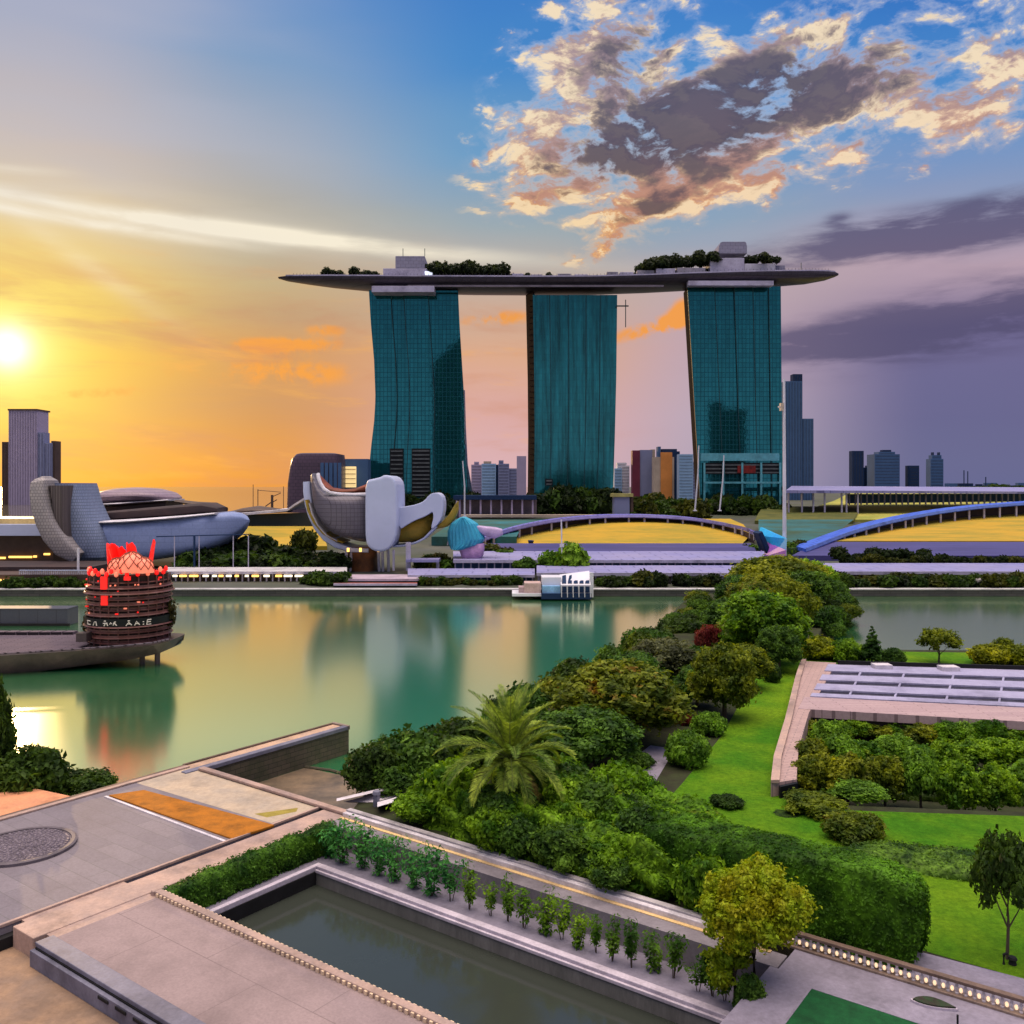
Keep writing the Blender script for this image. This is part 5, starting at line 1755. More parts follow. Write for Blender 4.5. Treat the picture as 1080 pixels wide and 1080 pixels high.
# green-roofed hall between theatre and museum, with a crane behind it
t = thing("dark_hall", "dark hall with a sweeping pale eave between theatre and lotus museum", "hall", P(290, 560, 480))
MB().hexa([P(236, 572, 480), P(338, 572, 480), P(338, 572, 520), P(236, 572, 520), P(250, 543, 480), P(338, 540, 480), P(338, 540, 520), P(250, 543, 520)]).build("wall", M_plain("dark_green_clad", (0.025, 0.035, 0.03, 1), (0.04, 0.04, 0.03, 1), 0.1, 0.6), t)
mb = MB()
rings = []
for x, y in ((236, 545), (262, 543), (285, 541), (303, 539), (310, 534), (318, 529), (324, 525)):
    p = P(x, y, 476)
    rings.append([p, p + Vector((0, 0, 1.2)), p + Vector((0, 40, 1.6)), p + Vector((0, 40, 0.4))])
mb.loft(rings)
mb.build("eave", m_rim2, t)
mb = MB()
loft_x(mb, [(240, 540, 545, 5), (258, 535.5, 543, 12), (272, 533.5, 542, 14), (290, 536, 541, 12), (306, 538, 540, 6)], 500, 20, 0.9)
mb.build("roof_hump", m_brown, t)
t = thing("lattice_crane", "thin lattice crane silhouetted beside the plum rounded block", "crane", P(288, 540, 560))
for a, b_, rr in (((287, 540), (287, 522), .8), ((272, 540), (272, 516), .25), ((267, 540), (267, 511), .2), ((299, 538), (299, 513), .2), ((287, 529), (280, 534), .35), ((287, 530), (292, 527), .3), ((272, 517), (296, 519), .2), ((287, 524), (296, 520), .25)):
    MB().tube([P(a[0], a[1], 560), P(b_[0], b_[1], 560)], rr, 6).build("strut", m_brown, t)

# floating pavilion on the quay
t = thing("floating_pavilion", "white floating pavilion with pink cabin and dark glass bays at the quay", "pavilion", P(585, 632, 244))
FD = 240.0
px_box(MB(), 540, 574, 626, 629, FD, FD + 9).build("pontoon", m_white2, t)
px_box(MB(), 553, 570.5, 615.2, 626, FD + 1, FD + 7).build("cabin", M_plain("pink_cabin", (0.50, 0.36, 0.34, 1), None, 0.3, 0.5), t)
px_box(MB(), 547, 553, 619.5, 626, FD + 1.5, FD + 6).build("low_cabin", M_plain("pink_cabin_low", (0.42, 0.30, 0.32, 1), None, 0.3, 0.5), t)
px_box(MB(), 571.5, 592, 609, 618, FD + 2, FD + 9).build("upper_deck", m_white2, t)
px_box(MB(), 572, 591, 618.2, 626, FD, FD + 8).build("blue_panel", M_plain("light_blue_panel", (0.22, 0.44, 0.72, 1), None, 0.3, 0.4), t)
px_box(MB(), 571, 624, 626.2, 632, FD - 1, FD + 8).build("hull", m_navy, t)
MB().hexa([P(591.5, 626, FD), P(623, 626, FD), P(621.5, 603, FD + 8.5), P(590, 609, FD + 8.5), P(591.5, 617, FD), P(623, 617, FD), P(621.5, 602, FD + 8), P(590, 606, FD + 8)]).build("frame", m_white2, t)
for i in range(5):
    x = 592.8 + i * 6.1
    px_box(MB(), x, x + 4.6, 618.6, 625, FD - 0.3, FD + 0.2).build("bay_window", m_navy, t)
    a = P(x, 615.4, FD + 0.8)
    MB().hexa([P(x, 615.8, FD + .7), P(x + 4.4, 615.8, FD + .7), P(x + 4.1, 607, FD + 6.4), P(x + .2, 608, FD + 6.4),
               P(x, 615.0, FD + .7), P(x + 4.4, 615.0, FD + .7), P(x + 4.1, 606.2, FD + 6.4), P(x + .2, 607.2, FD + 6.4)]).build("roof_glass", m_navy, t)
for i in range(6):
    px_box(MB(), 592 + i * 6.1, 592.8 + i * 6.1, 617, 630, FD - 1.4, FD - 1.02).build("post", m_white2, t)
px_box(MB(), 622, 626, 604, 630, FD + 2, FD + 3).build("end_post", m_white2, t)
o = thing("white_pole", "thin white pole rising behind the floating pavilion", "pole", P(593, 606, 285))
MB().tube([P(593, 606, 285), P(592, 548, 285)], 0.22, 8).build("shaft", m_white2, o)
px_box(MB(), 590.5, 595, 574, 577, 284.6, 285.4).build("lamp_arm", m_white2, o)
px_box(MB(), 546, 550, 579, 583, 300, 303)
o = thing("site_cabin", "small dark cabin on the left edge of the golden lawn", "cabin", P(560, 578, 376))
px_box(MB(), 557.5, 562.5, 571.5, 577.5, 376, 380).build("wall", m_brown, o)
px_box(MB(), 557, 563, 570.4, 571.4, 375.5, 380.5).build("roof", m_navy, o)
o = thing("kiosk", "small grey-lilac kiosk on top of the canopy between middle and right towers", "kiosk", P(656, 535, 520))
px_box(MB(), 648, 664, 524, 542, 520, 530).build("wall", m_lav2, o)
px_box(MB(), 646, 668, 520.5, 524, 519, 531).build("roof", M_plain("yellow_green_roof", (0.36, 0.34, 0.12, 1), None, 0.2, 0.6), o)
px_box(MB(), 665, 668, 524.2, 540, 521, 529).build("column", m_brown, o)

# shops under the left tower's right side
t = thing("colonnade", "dark-roofed colonnade between the left and middle hotel towers", "colonnade", P(525, 545, 600))
px_box(MB(), 478, 566, 522.5, 527, 600, 625).build("roof", m_navy, t)
px_box(MB(), 480, 566, 527.2, 546, 610, 620).build("wall", M_plain("mauve_wall", (0.14, 0.11, 0.13, 1), (0.22, 0.17, 0.19, 1), 0.15, 0.6), t)
for i in range(8):
    x = 484 + i * 11
    px_box(MB(), x, x + 1.8, 527.2, 546, 602, 604).build("column", m_lav, t)
px_box(MB(), 486, 640, 543, 545.6, 590, 600).build("terrace_edge", m_sand2, t)

# ------------------------------------------------------------------ lantern tower on the water, with its landing deck
LD = 157.0
lc = P(137, 672, LD)
lc = Vector((lc.x, lc.y, 3.6))
m_ring = M_plain("maroon_ring", (0.105, 0.036, 0.030, 1), (0.15, 0.07, 0.07, 1), 0.7, 0.35, bmp=0.1)
m_core = M_plain("lantern_core", (0.022, 0.010, 0.010, 1), None, 0.6, 0.6)
m_red = M_lamp("red_glow", (0.9, 0.008, 0.006, 1), 0.6)
m_pinkglow = M_lamp("peach_lattice", (0.9, 0.22, 0.13, 1), 0.55)
t = thing("lantern_tower", "round dark tower of stacked rings crowned by glowing red petals", "tower", lc)
hgt = P(137, 602, LD).z - lc.z
MB().lathe(lc, [(0.01, -0.3), (6.3, -0.3), (6.3, hgt - 0.4), (0.01, hgt - 0.4)], 40).build("core", m_core, t)
nring = 13
for k in range(nring):
    z = hgt * (k + 0.2) / nring
    R = 6.9 - 0.35 * math.cos(k * 1.1) * (k % 3 == 0) - (0.5 if k > 10 else 0)
    MB().lathe(lc + Vector((0, 0, z)), [(6.1, 0), (R, 0.02), (R + 0.12, 0.12), (R, 0.26), (R - 0.15, 0.30), (R - 0.15, 0.62), (R - 0.22, 0.62), (R - 0.22, 0.30), (6.1, 0.28)], 44).build("ring", m_ring, t)
for k in range(26):
    a = 2 * math.pi * k / 26
    p = lc + Vector((math.cos(a) * 6.55, math.sin(a) * 6.55, -0.2))
    MB().tube([p, p + Vector((0, 0, hgt * 0.97))], 0.12, 6).build("column", m_ring, t)
r = random.Random(21)
for k in range(26):
    a = -math.pi / 2 + r.uniform(-1.2, 1.2)
    lv = r.choice([4, 6, 7, 8, 9, 10, 11, 11, 12, 12])
    z = hgt * (lv + 0.2) / nring - r.uniform(0.15, 0.45)
    p = lc + Vector((math.cos(a) * 6.75, math.sin(a) * 6.75, z))
    w_ = r.choice([0.18, 0.22, 0.5, 0.7])
    MB().box((p.x - w_ / 2, p.y - 0.12, p.z - 0.12), (p.x + w_ / 2, p.y + 0.12, p.z + 0.12)).build("lamp", m_red if r.random() < 0.5 else m_pinkglow, t)
# red banner strips down the front
for k, (px_, y0, y1) in enumerate(((128.5, 604, 617), (151, 604, 608), (129, 622, 633))):
    a = math.atan2(-math.sqrt(max(0, 6.85 ** 2 - ((px_ - 137) * LD / F) ** 2)), (px_ - 137) * LD / F)
    p = lc + Vector((math.cos(a) * 6.98, math.sin(a) * 6.98, 0))
    MB().box((p.x - 0.55, p.y - 0.1, P(0, y1, LD).z), (p.x + 0.55, p.y + 0.1, P(0, y0, LD).z)).build("banner", m_red, t)
# lettered band
sign = MB()
bz0, bz1 = P(0, 656.5, LD).z, P(0, 647, LD).z
sign.lathe(lc + Vector((0, 0, bz0 - lc.z)), [(6.6, 0), (7.12, 0), (7.12, bz1 - bz0), (6.6, bz1 - bz0)], 48)
sg = sign.build("sign_band", m_black, t)
STROKES = [  # x, y in crop units (0-100 wide, 0-10 high), polyline strokes of each mark
    [[(17, 7.6), (22, 7.6)], [(18, 6.6), (17.5, 3.6), (22, 3.6)]],
    [[(26, 3), (27.5, 7), (29.5, 7.4), (30.5, 3)]],
    [[(39, 8.6), (41, 8.6)], [(38, 6), (42.5, 6.4)], [(40.5, 6), (39, 3)], [(42, 6), (43, 3.4)]],
    [[(45, 5), (46, 7), (47, 5.4)]],
    [[(48.5, 4), (50, 8)], [(51, 8), (48.5, 6.2), (50.5, 6)], [(50, 6), (52, 3.6)]],
    [[(62, 8.4), (64, 8.4)], [(60.5, 3), (63, 7), (65.5, 3.6)], [(62, 5), (64, 5)]],
    [[(68, 3), (69.5, 7.4), (72, 3.4)], [(69, 5), (71.6, 5)]],
    [[(74.5, 6.4), (75.4, 6.4)], [(74.5, 3.6), (75.4, 3.6)]],
    [[(78, 8.4), (77.4, 3), (80.6, 3)], [(78, 8.2), (80.6, 8.2)], [(78, 5.8), (80.2, 5.8)]],
]
m_letter = M_lamp("letter_white", (0.55, 0.50, 0.45, 1), 0.12)
for glyph in STROKES:
    mb = MB()
    for line in glyph:
        pts = []
        for gx, gy in line:
            pxx = 90 + gx
            dx = (pxx - 137) * LD / F
            dx = max(-6.9, min(6.9, dx))
            pts.append(Vector((lc.x + dx, lc.y - math.sqrt(7.17 ** 2 - dx * dx), bz0 + (bz1 - bz0) * (gy / 10.5))))
        mb.tube(pts, 0.085, 5, up=(0.1, 1, 0))
    mb.build("letter", m_letter, sg)
# petals: thick curved blades
for px0, px1, px2, px3, y0, y1 in ((113, 121, 111.5, 120.5, 597, 574.5), (124.5, 133.5, 123.5, 134, 592, 573.5), (133, 142, 133.8, 141, 590, 576), (141.5, 152, 143, 151.8, 592, 572), (155.5, 159.5, 160, 165, 597, 570.5), (119, 124, 119, 124.5, 594, 578)):
    mb = MB()
    rings = []
    for k in range(7):
        f = k / 6
        y = y0 + (y1 - y0) * f
        xl = px0 + (px2 - px0) * f
        xr = px1 + (px3 - px1) * f
        if px0 > 155 or f > 0.9:
            m_ = (xl + xr) / 2
            s_ = (1 - f * 0.75) if px0 > 155 else 0.96
            xl, xr = m_ + (xl - m_) * s_, m_ + (xr - m_) * s_
        depth = -3.5 - 1.6 * f if abs(px0 - 137) < 16 else -1.0
        a, b_ = P(xl, y, LD), P(xr, y, LD)
        cx = (a.x + b_.x) / 2
        ring = []
        for q in range(6):
            w_ = a.x + (b_.x - a.x) * q / 5
            ring.append((w_, lc.y + depth + 0.45 * abs(q - 2.5) , a.z + 0.35 * math.sin(q * 2.1) * (f > 0.9)))
        for q in range(5, -1, -1):
            w_ = a.x + (b_.x - a.x) * q / 5
            ring.append((w_, lc.y + depth + 0.45 * abs(q - 2.5) + 0.35, a.z + 0.35 * math.sin(q * 2.1) * (f > 0.9)))
        rings.append(ring)
    mb.loft(rings)
    mb.build("petal", m_red, t)
# lattice domes: rods over a glowing core
m_rod = M_plain("dome_rod", (0.20, 0.05, 0.03, 1), None, 1, 0.5)
for cx_, cy_, R, zz in ((124, 600, 1.6, 1.5), (139, 599, 2.3, 2.3), (151, 600, 1.7, 1.8)):
    c = P(cx_, cy_, LD - 4.4)
    d0 = MB().lathe(c, [(R, -0.6)] + [(R * math.cos(a * math.pi / 16), R * 1.15 * math.sin(a * math.pi / 16)) for a in range(0, 8)] + [(0.05, R * 1.15)], 20).build("dome", m_pinkglow, t)
    for k in range(9):
        a = 2 * math.pi * k / 9
        for sgn in (1, -1):
            pts = [c + Vector((R * 1.04 * math.cos(e_) * math.cos(a + sgn * e_ * 0.8), R * 1.04 * math.cos(e_) * math.sin(a + sgn * e_ * 0.8), R * 1.2 * math.sin(e_))) for e_ in (0, .35, .7, 1.1, 1.45)]
            MB().tube(pts, 0.07, 4).build("rod", m_rod, d0)
for k in range(24):
    a = -math.pi / 2 + (k / 23 - 0.5) * 3.0
    p = lc + Vector((math.cos(a) * 6.4, math.sin(a) * 6.4, hgt - 0.2 + 0.5 * (k % 2)))
    bm_ = MB().lathe(p, [(0.05, -0.3), (0.33, -0.1), (0.36, 0.25), (0.2, 0.55), (0.03, 0.62)], 8)
    bm_.build("bud", m_red if k % 3 else m_pinkglow, t)
sv, sc = clump_leaves([(0, 0, 0.8, 0.7, 1.2)], 30, 0.3, 5, core=0)
me_spr = quads_mesh("sprig_leaves", sv, m_black, None)
m_sprig = M_leaf("sprig_leaf", (0.04, 0.035, 0.012, 1), (0.06, 0.05, 0.015, 1), 1)
for x_, y_ in ((92, 664), (94, 655), (98, 668), (180, 655), (181, 645)):
    p = P(x_, y_ + 3, LD)
    plant("climbing_plant", "sparse climbing plant at the edge of the lantern tower", "plant", p, me_spr, None, m_sprig, (1.1, 1.1, 1.5), x_, "climbing plants on the lantern tower")

m_hull2 = M_plain("landing_hull", (0.085, 0.062, 0.066, 1), (0.05, 0.04, 0.045, 1), 0.3, 0.4)
m_planks = M_tiles("landing_planks", (0.15, 0.12, 0.15, 1), (0.12, 0.10, 0.13, 1), (0.03, 0.025, 0.03, 1), 5, 0.5, 0.06, rough=0.95, spec=0.02)
t = thing("landing_barge", "dark pointed landing barge carrying the round red-crowned tower", "barge", P(60, 700, LD))
mb = MB()
rings = []
for x, zt, zb, y0, y1 in ((-95, 3.2, -0.5, 140, 168), (0, 3.2, -0.3, 142.5, 168), (55, 3.3, 0.0, 145, 167), (100, 3.4, 0.6, 147.5, 166), (140, 3.6, 1.2, 149, 164.5), (165, 3.8, 1.9, 150.5, 162.5), (177, 4.1, 2.7, 152.5, 160), (181, 4.3, 3.4, 155, 158)):
    X = (x - 540) * 152 / F
    rings.append([(X, y0, zt), (X, y1, zt), (X, y1 - 2, zb), (X, y0 + 2.5, zb)])
mb.loft(rings)
mb.build("hull", m_hull2, t)
mb = MB()
rings = []
for x, zt, y0, y1 in ((-95, 3.2, 141, 167), (0, 3.2, 143.5, 167), (55, 3.3, 146, 166), (92, 3.4, 148, 165)):
    X = (x - 540) * 152 / F
    rings.append([(X, y0, zt + .004), (X, y1, zt + .004), (X, y1, zt + 0.16), (X, y0, zt + 0.16)])
mb.loft(rings)
mb.build("deck", m_planks, t)
mb = MB()
pts = []
for x, zt, y0 in ((-95, 3.5, 140.1), (0, 3.5, 142.6), (55, 3.6, 145.1), (100, 3.7, 147.6), (140, 3.95, 149.1), (165, 4.15, 150.6), (177, 4.4, 152.6)):
    pts.append(((x - 540) * 152 / F, y0, zt))
mb.tube(pts, 0.16, 6)
mb.build("gunwale", m_planks, t)
px_box(MB(), 80, 91, 668, 677, 149.5, 151.5).build("bollard_house", m_hull2, t)
for x in (150, 166):
    X = (x - 540) * 154 / F
    MB().tube([(X, 154, 2.4), (X, 154, -1)], 0.45, 10).build("pile", m_hull2, t)
for i in range(7):
    x = 5 + i * 12
    p = P(x, 676, 165)
    MB().box((p.x - 0.9, 163, 3.365), (p.x + 0.9, 165, 3.9)).build("bench", m_planks, t)
t = thing("floating_barrier", "plain dark slate floating barrier left of the lantern tower", "barrier", P(30, 660, 196))
MB().box((P(-60, 660, 196).x, 196, -0.3), (P(71, 660, 196).x, 201, 3.7)).build("wall", M_tiles("slate_panel", (0.055, 0.06, 0.085, 1), (0.048, 0.052, 0.075, 1), (0.025, 0.025, 0.035, 1), 4, 3.4, 0.05, swap=True, rough=0.6), t, bevel=0.08)
MB().box((P(-60, 660, 196).x, 195.4, -0.4), (P(71, 660, 196).x + 0.6, 195.996, 0.5)).build("fender", m_dark, t)

# ------------------------------------------------------------------ glass-strip roof over the garden pavilion, and its walkway wall
Z4 = 4.2
m_wood = M_tiles("pink_planks", (0.42, 0.31, 0.32, 1), (0.36, 0.26, 0.28, 1), (0.20, 0.14, 0.15, 1), 6.0, 0.55, 0.05, rough=0.65)
m_glassroof = M_tiles("dark_glazing", (0.035, 0.035, 0.05, 1), (0.06, 0.06, 0.085, 1), (0.015, 0.015, 0.02, 1), 1.2, 2.4, 0.06, rough=0.12, bmp=0.05)
m_strip = M_plain("pale_lilac_strip", (0.33, 0.32, 0.47, 1), (0.27, 0.26, 0.40, 1), 0.4, 0.5)
t = thing("garden_pavilion", "long low garden pavilion with lilac roof strips and dark glazing", "pavilion", G(950, 745, 3))


def roof_pt(s, f, z):
    """s 0..1 along the roof, f 0 (front) .. 1 (rear)"""
    a, b_ = G(842, 747, Z4), G(1140, 764, Z4)
    c, d = G(868, 701, Z4), G(1140, 709, Z4)
    lo, hi = a.lerp(b_, s), c.lerp(d, s)
    q = lo.lerp(hi, f)
    return Vector((q.x, q.y, z))


def roof_slab(f0, f1, z0, z1, s0=0.0, s1=1.0):
    return MB().hexa([roof_pt(s0, f0, z0), roof_pt(s1, f0, z0), roof_pt(s1, f1, z0), roof_pt(s0, f1, z0), roof_pt(s0, f0, z1), roof_pt(s1, f0, z1), roof_pt(s1, f1, z1), roof_pt(s0, f1, z1)])


roof_slab(0, 1, 0.6, 3.98).build("body", m_shade, t)
roof_slab(0.0, 0.22, 3.985, 4.22).build("plank_roof", m_wood, t)
roof_slab(-0.012, -0.001, 3.3, 4.24).build("fascia", m_wood, t)
roof_slab(0.222, 0.998, 3.984, 4.05, 0.02).build("glazing", m_glassroof, t)
for f0, f1 in ((0.225, 0.29), (0.37, 0.50), (0.59, 0.72), (0.82, 0.998)):
    roof_slab(f0, f1, 4.052, 4.34, 0.02).build("roof_strip", m_strip, t, bevel=0.05)
for k, s_ in enumerate((0.16, 0.33, 0.52, 0.71, 0.88)):
    for f0, f1 in ((0.291, 0.369), (0.501, 0.589), (0.721, 0.819)):
        roof_slab(f0, f1, 4.053, 4.26, s_, s_ + 0.008).build("divider", m_strip, t)
for k in range(34):
    s_ = 0.03 + k * 0.03
    for f0, f1 in ((0.291, 0.369), (0.501, 0.589)):
        pass
roof_slab(0.99, 1.0, 4.342, 4.9, 0.06, 1).build("rear_rail", m_dark, t)
for s_ in (0.24, 0.50):
    p = roof_pt(s_, 0.93, 4.34)
    MB().box((p.x - 1.2, p.y - 0.9, 4.341), (p.x + 1.2, p.y + 0.9, 4.9)).build("roof_hatch", m_white, t)

t = thing("walkway_wall", "pinkish raised walkway wall along the lawn's right edge, open at its near end", "walkway", G(830, 770, 3))
A = [G(845, 697, Z4), G(839, 715, Z4), G(828, 760, Z4), G(816, 800, Z4), G(813, 826, Z4)]
B_ = [G(882, 699, Z4), G(869, 722, Z4), G(853, 752, Z4), G(842, 790, Z4), G(840, 822, Z4)]
rings = [[Vector((a.x, a.y, 0.6)), Vector((b_.x, b_.y, 0.6)), Vector((b_.x, b_.y, Z4)), Vector((a.x, a.y, Z4))] for a, b_ in zip(A, B_)]
MB().loft(rings).build("wall", M_tiles("pink_brick", (0.42, 0.29, 0.27, 1), (0.36, 0.25, 0.24, 1), (0.24, 0.18, 0.18, 1), 1.4, 0.5, 0.05, rot=0.4, rough=0.7), t)
rings = [[Vector((a.x, a.y, Z4 + .003)), Vector((a.x + 0.75, a.y, Z4 + .003)), Vector((a.x + 0.75, a.y, Z4 + 0.28)), Vector((a.x, a.y, Z4 + 0.28))] for a in A]
MB().loft(rings).build("coping", m_path, t)
a, b_ = A[-1], B_[-1]
MB().hexa([Vector((a.x + 0.7, a.y - 0.4, 3.0)), Vector((b_.x, b_.y - 0.4, 3.0)), Vector((b_.x, b_.y - .004, 3.0)), Vector((a.x + 0.7, a.y - .004, 3.0)),
           Vector((a.x + 0.7, a.y - 0.4, 4.0)), Vector((b_.x, b_.y - 0.4, 4.0)), Vector((b_.x, b_.y - .004, 4.0)), Vector((a.x + 0.7, a.y - .004, 4.0))]).build("opening", m_black, t)

# ------------------------------------------------------------------ lamp-lit balustrade at lower right
t = thing("balustrade", "long stone balustrade with warm lamps between its balusters", "balustrade", W(43, 2.9, 3))
m_bal = M_plain("balustrade_stone", (0.26, 0.19, 0.15, 1), (0.19, 0.14, 0.12, 1), 1.5, 0.65)
MB().ubox(35.02, 54, 2.62, 3.25, 2.0, 3.12).build("base", m_bal, t, bevel=0.03)
MB().ubox(35.02, 54, 2.72, 3.12, 3.72, 3.9).build("top_rail", M_plain("balustrade_rail", (0.16, 0.11, 0.09, 1), None, 1.5, 0.6), t, bevel=0.03)
m_bulb = M_lamp("balustrade_lamp", (1.0, 0.70, 0.42, 1), 0.85)
for k in range(44):
    u = 35.25 + k * 0.43
    c = W(u, 2.92, 3.12)
    MB().lathe(c, [(0.10, 0), (0.10, 0.06), (0.06, 0.1), (0.11, 0.22), (0.12, 0.3), (0.06, 0.45), (0.09, 0.52), (0.10, 0.6), (0.01, 0.6)], 8).build("baluster", m_white, t)
    if k % 1 == 0 and k < 43:
        c = W(u + 0.215, 2.86, 3.12)
        MB().lathe(c, [(0.01, 0.1), (0.07, 0.14), (0.095, 0.24), (0.07, 0.34), (0.01, 0.38)], 8).build("lamp", m_bulb, t)
t = thing("leaf_planter", "flat dark leaf-shaped planter with a pale rim on the lilac plaza", "planter", W(45, 0.6, 3))
la, lb = G(960, 1056, 3), G(1011, 1067, 3)
ax = (lb - la)
nrm = Vector((-ax.y, ax.x, 0)).normalized()
ol = []
for k in range(13):
    f = k / 12
    ol.append(la + ax * f + nrm * 0.62 * math.sin(math.pi * f ** 0.8))
for k in range(11, 0, -1):
    f = k / 12
    ol.append(la + ax * f - nrm * 0.30 * math.sin(math.pi * f ** 0.8))
MB().prism([(p.x, p.y) for p in ol], 3.0, 3.12).build("rim", m_rim, t)
cc = (la + lb) / 2
MB().prism([(cc.x + (p.x - cc.x) * 0.9, cc.y + (p.y - cc.y) * 0.86) for p in ol], 3.121, 3.2).build("planting", M_plain("dark_planting", (0.02, 0.05, 0.02, 1), (0.03, 0.025, 0.02, 1), 3, 0.8, bmp=0.5), t)
MB().tube([W(46.2, -0.3, 3.0), W(46.2, -0.3, 3.7)], 0.05, 6).build("spike_light", m_dark, t)

# ------------------------------------------------------------------ trees, shrubs, hedges
m_bark = M_plain("bark", (0.10, 0.075, 0.055, 1), (0.06, 0.045, 0.035, 1), 3.0, 0.9, stretch=(1, 1, 0.3), bmp=0.5)
L_olive = M_leaf("leaf_olive", (0.075, 0.1313, 0.01, 1), (0.1625, 0.1938, 0.0125, 1), 0.45)
L_deep = M_leaf("leaf_deep_green", (0.035, 0.1, 0.0175, 1), (0.075, 0.1562, 0.02, 1), 0.5)
L_grey = M_leaf("leaf_grey_green", (0.0625, 0.0775, 0.04, 1), (0.09375, 0.1063, 0.05625, 1), 0.4)
L_mid = M_leaf("leaf_mid_green", (0.06, 0.1812, 0.01125, 1), (0.1438, 0.2625, 0.0125, 1), 0.5)
L_fresh = M_leaf("leaf_fresh_green", (0.09375, 0.225, 0.0225, 1), (0.15, 0.2875, 0.0275, 1), 0.6)
L_yellow = M_leaf("leaf_yellow_green", (0.2, 0.25, 0.01, 1), (0.3375, 0.35, 0.0125, 1), 0.6)
L_gold = M_leaf("leaf_golden", (0.33, 0.37, 0.010, 1), (0.15, 0.23, 0.010, 1), 0.9)
L_dark = M_leaf("leaf_dark", (0.0225, 0.05625, 0.0125, 1), (0.045, 0.0875, 0.0125, 1), 0.5)
L_rust = M_leaf("leaf_rust_tinged", (0.075, 0.1313, 0.0125, 1), (0.15, 0.1812, 0.015, 1), 0.5, third=(0.1875, 0.1063, 0.01875, 1))
L_redfl = M_leaf("leaf_red_flower", (0.3, 0.0375, 0.05, 1), (0.15, 0.0375, 0.025, 1), 0.7)
L_hedge = M_leaf("leaf_hedge", (0.05, 0.1562, 0.0075, 1), (0.1187, 0.2438, 0.01, 1), 0.30, third=(0.1875, 0.25, 0.015, 1))
L_clip = M_leaf("leaf_clipped", (0.035, 0.115, 0.008, 1), (0.062, 0.16, 0.010, 1), 0.35)
L_ivy = M_leaf("leaf_ivy", (0.0375, 0.1187, 0.0125, 1), (0.08125, 0.175, 0.015, 1), 0.7)
L_teal = M_leaf("leaf_bluish_green", (0.0275, 0.1875, 0.05, 1), (0.075, 0.2625, 0.05625, 1), 0.8)


def crown(name, seed, R, H, n, z0, per, leaf, **kw):
    q = {k: kw.pop(k) for k in ("rmin", "rmax", "flat", "hollow") if k in kw}
    sv_, sc_ = clump_leaves(crown_clumps(seed, R, H, n, z0, **q), per, leaf, seed + 100, **kw)
    return quads_mesh(name, sv_, L_mid, sc_)


# prototypes, all about one unit = one metre; R = 5 m unless said
cr_big = [crown("crown", 41, 5, 8.5, 34, 1.5, 16, 0.36, rmin=0.22, rmax=0.36), crown("crown", 42, 5, 7.5, 38, 1.8, 16, 0.36, rmin=0.20, rmax=0.33), crown("crown", 43, 5, 9.0, 30, 1.2, 16, 0.36, rmin=0.24, rmax=0.38)]
cr_umb = crown("crown", 44, 5, 4.4, 40, 2.6, 14, 0.30, rmin=0.18, rmax=0.30, flat=0.75, hollow=0.4)
tr_big = trunk_mesh("trunk", 51, 4.5, 0.42, 6, 2.6, m_bark)
tr_umb = trunk_mesh("trunk", 52, 4.2, 0.40, 7, 3.2, m_bark)
cr_grove = [crown("crown", 45, 2.5, 3.8, 26, 1.0, 34, 0.24, rmin=0.22, rmax=0.36), crown("crown", 46, 2.5, 3.4, 30, 1.1, 34, 0.24, rmin=0.20, rmax=0.33), crown("crown", 56, 2.5, 4.1, 22, 0.9, 34, 0.26, rmin=0.24, rmax=0.38)]
tr_grove = trunk_mesh("trunk", 53, 2.2, 0.16, 5, 1.2, m_bark)
cr_bush = [crown("foliage", 47, 2.0, 2.6, 24, -0.1, 46, 0.20, rmin=0.24, rmax=0.40), crown("foliage", 48, 2.0, 2.2, 28, -0.1, 46, 0.20, rmin=0.22, rmax=0.36), crown("foliage", 49, 2.0, 2.9, 20, -0.1, 46, 0.22, rmin=0.26, rmax=0.42)]
cr_far = [crown("foliage", 57, 2.0, 2.6, 12, -0.1, 9, 0.5, rmin=0.3, rmax=0.45), crown("foliage", 58, 2.0, 2.2, 10, -0.1, 9, 0.5, rmin=0.3, rmax=0.48)]
cr_airy = crown("crown", 50, 3.0, 3.4, 18, 2.0, 22, 0.26, rmin=0.18, rmax=0.28, hollow=0.2, core=0.5)
tr_airy = trunk_mesh("trunk", 54, 3.2, 0.14, 6, 1.8, m_bark, 0.35)
stem_bush = trunk_mesh("stems", 55, 1.1, 0.09, 5, 0.8, m_bark, 0.1)


def tree_at(label, px, py, d, wpx, ytop, zbase, crown_me, mat, R, ztop, kind="tree", trunk=None, cat="tree", group=None, rz=0.0, tn="trunk", cn="crown"):
    """stand a plant on the ground at distance d so that its crown has the given width and top"""
    r_ = wpx * 0.5 * d / F
    top = EYE - (ytop - HOR) * d / F
    p = Vector(((px - 540) * d / F, d, zbase))
    s = r_ / R
    sz = (top - zbase) / ztop
    return plant(kind, label, cat, p, crown_me, trunk, mat, (s, s * 0.95, sz), rz, group, cn, tn)


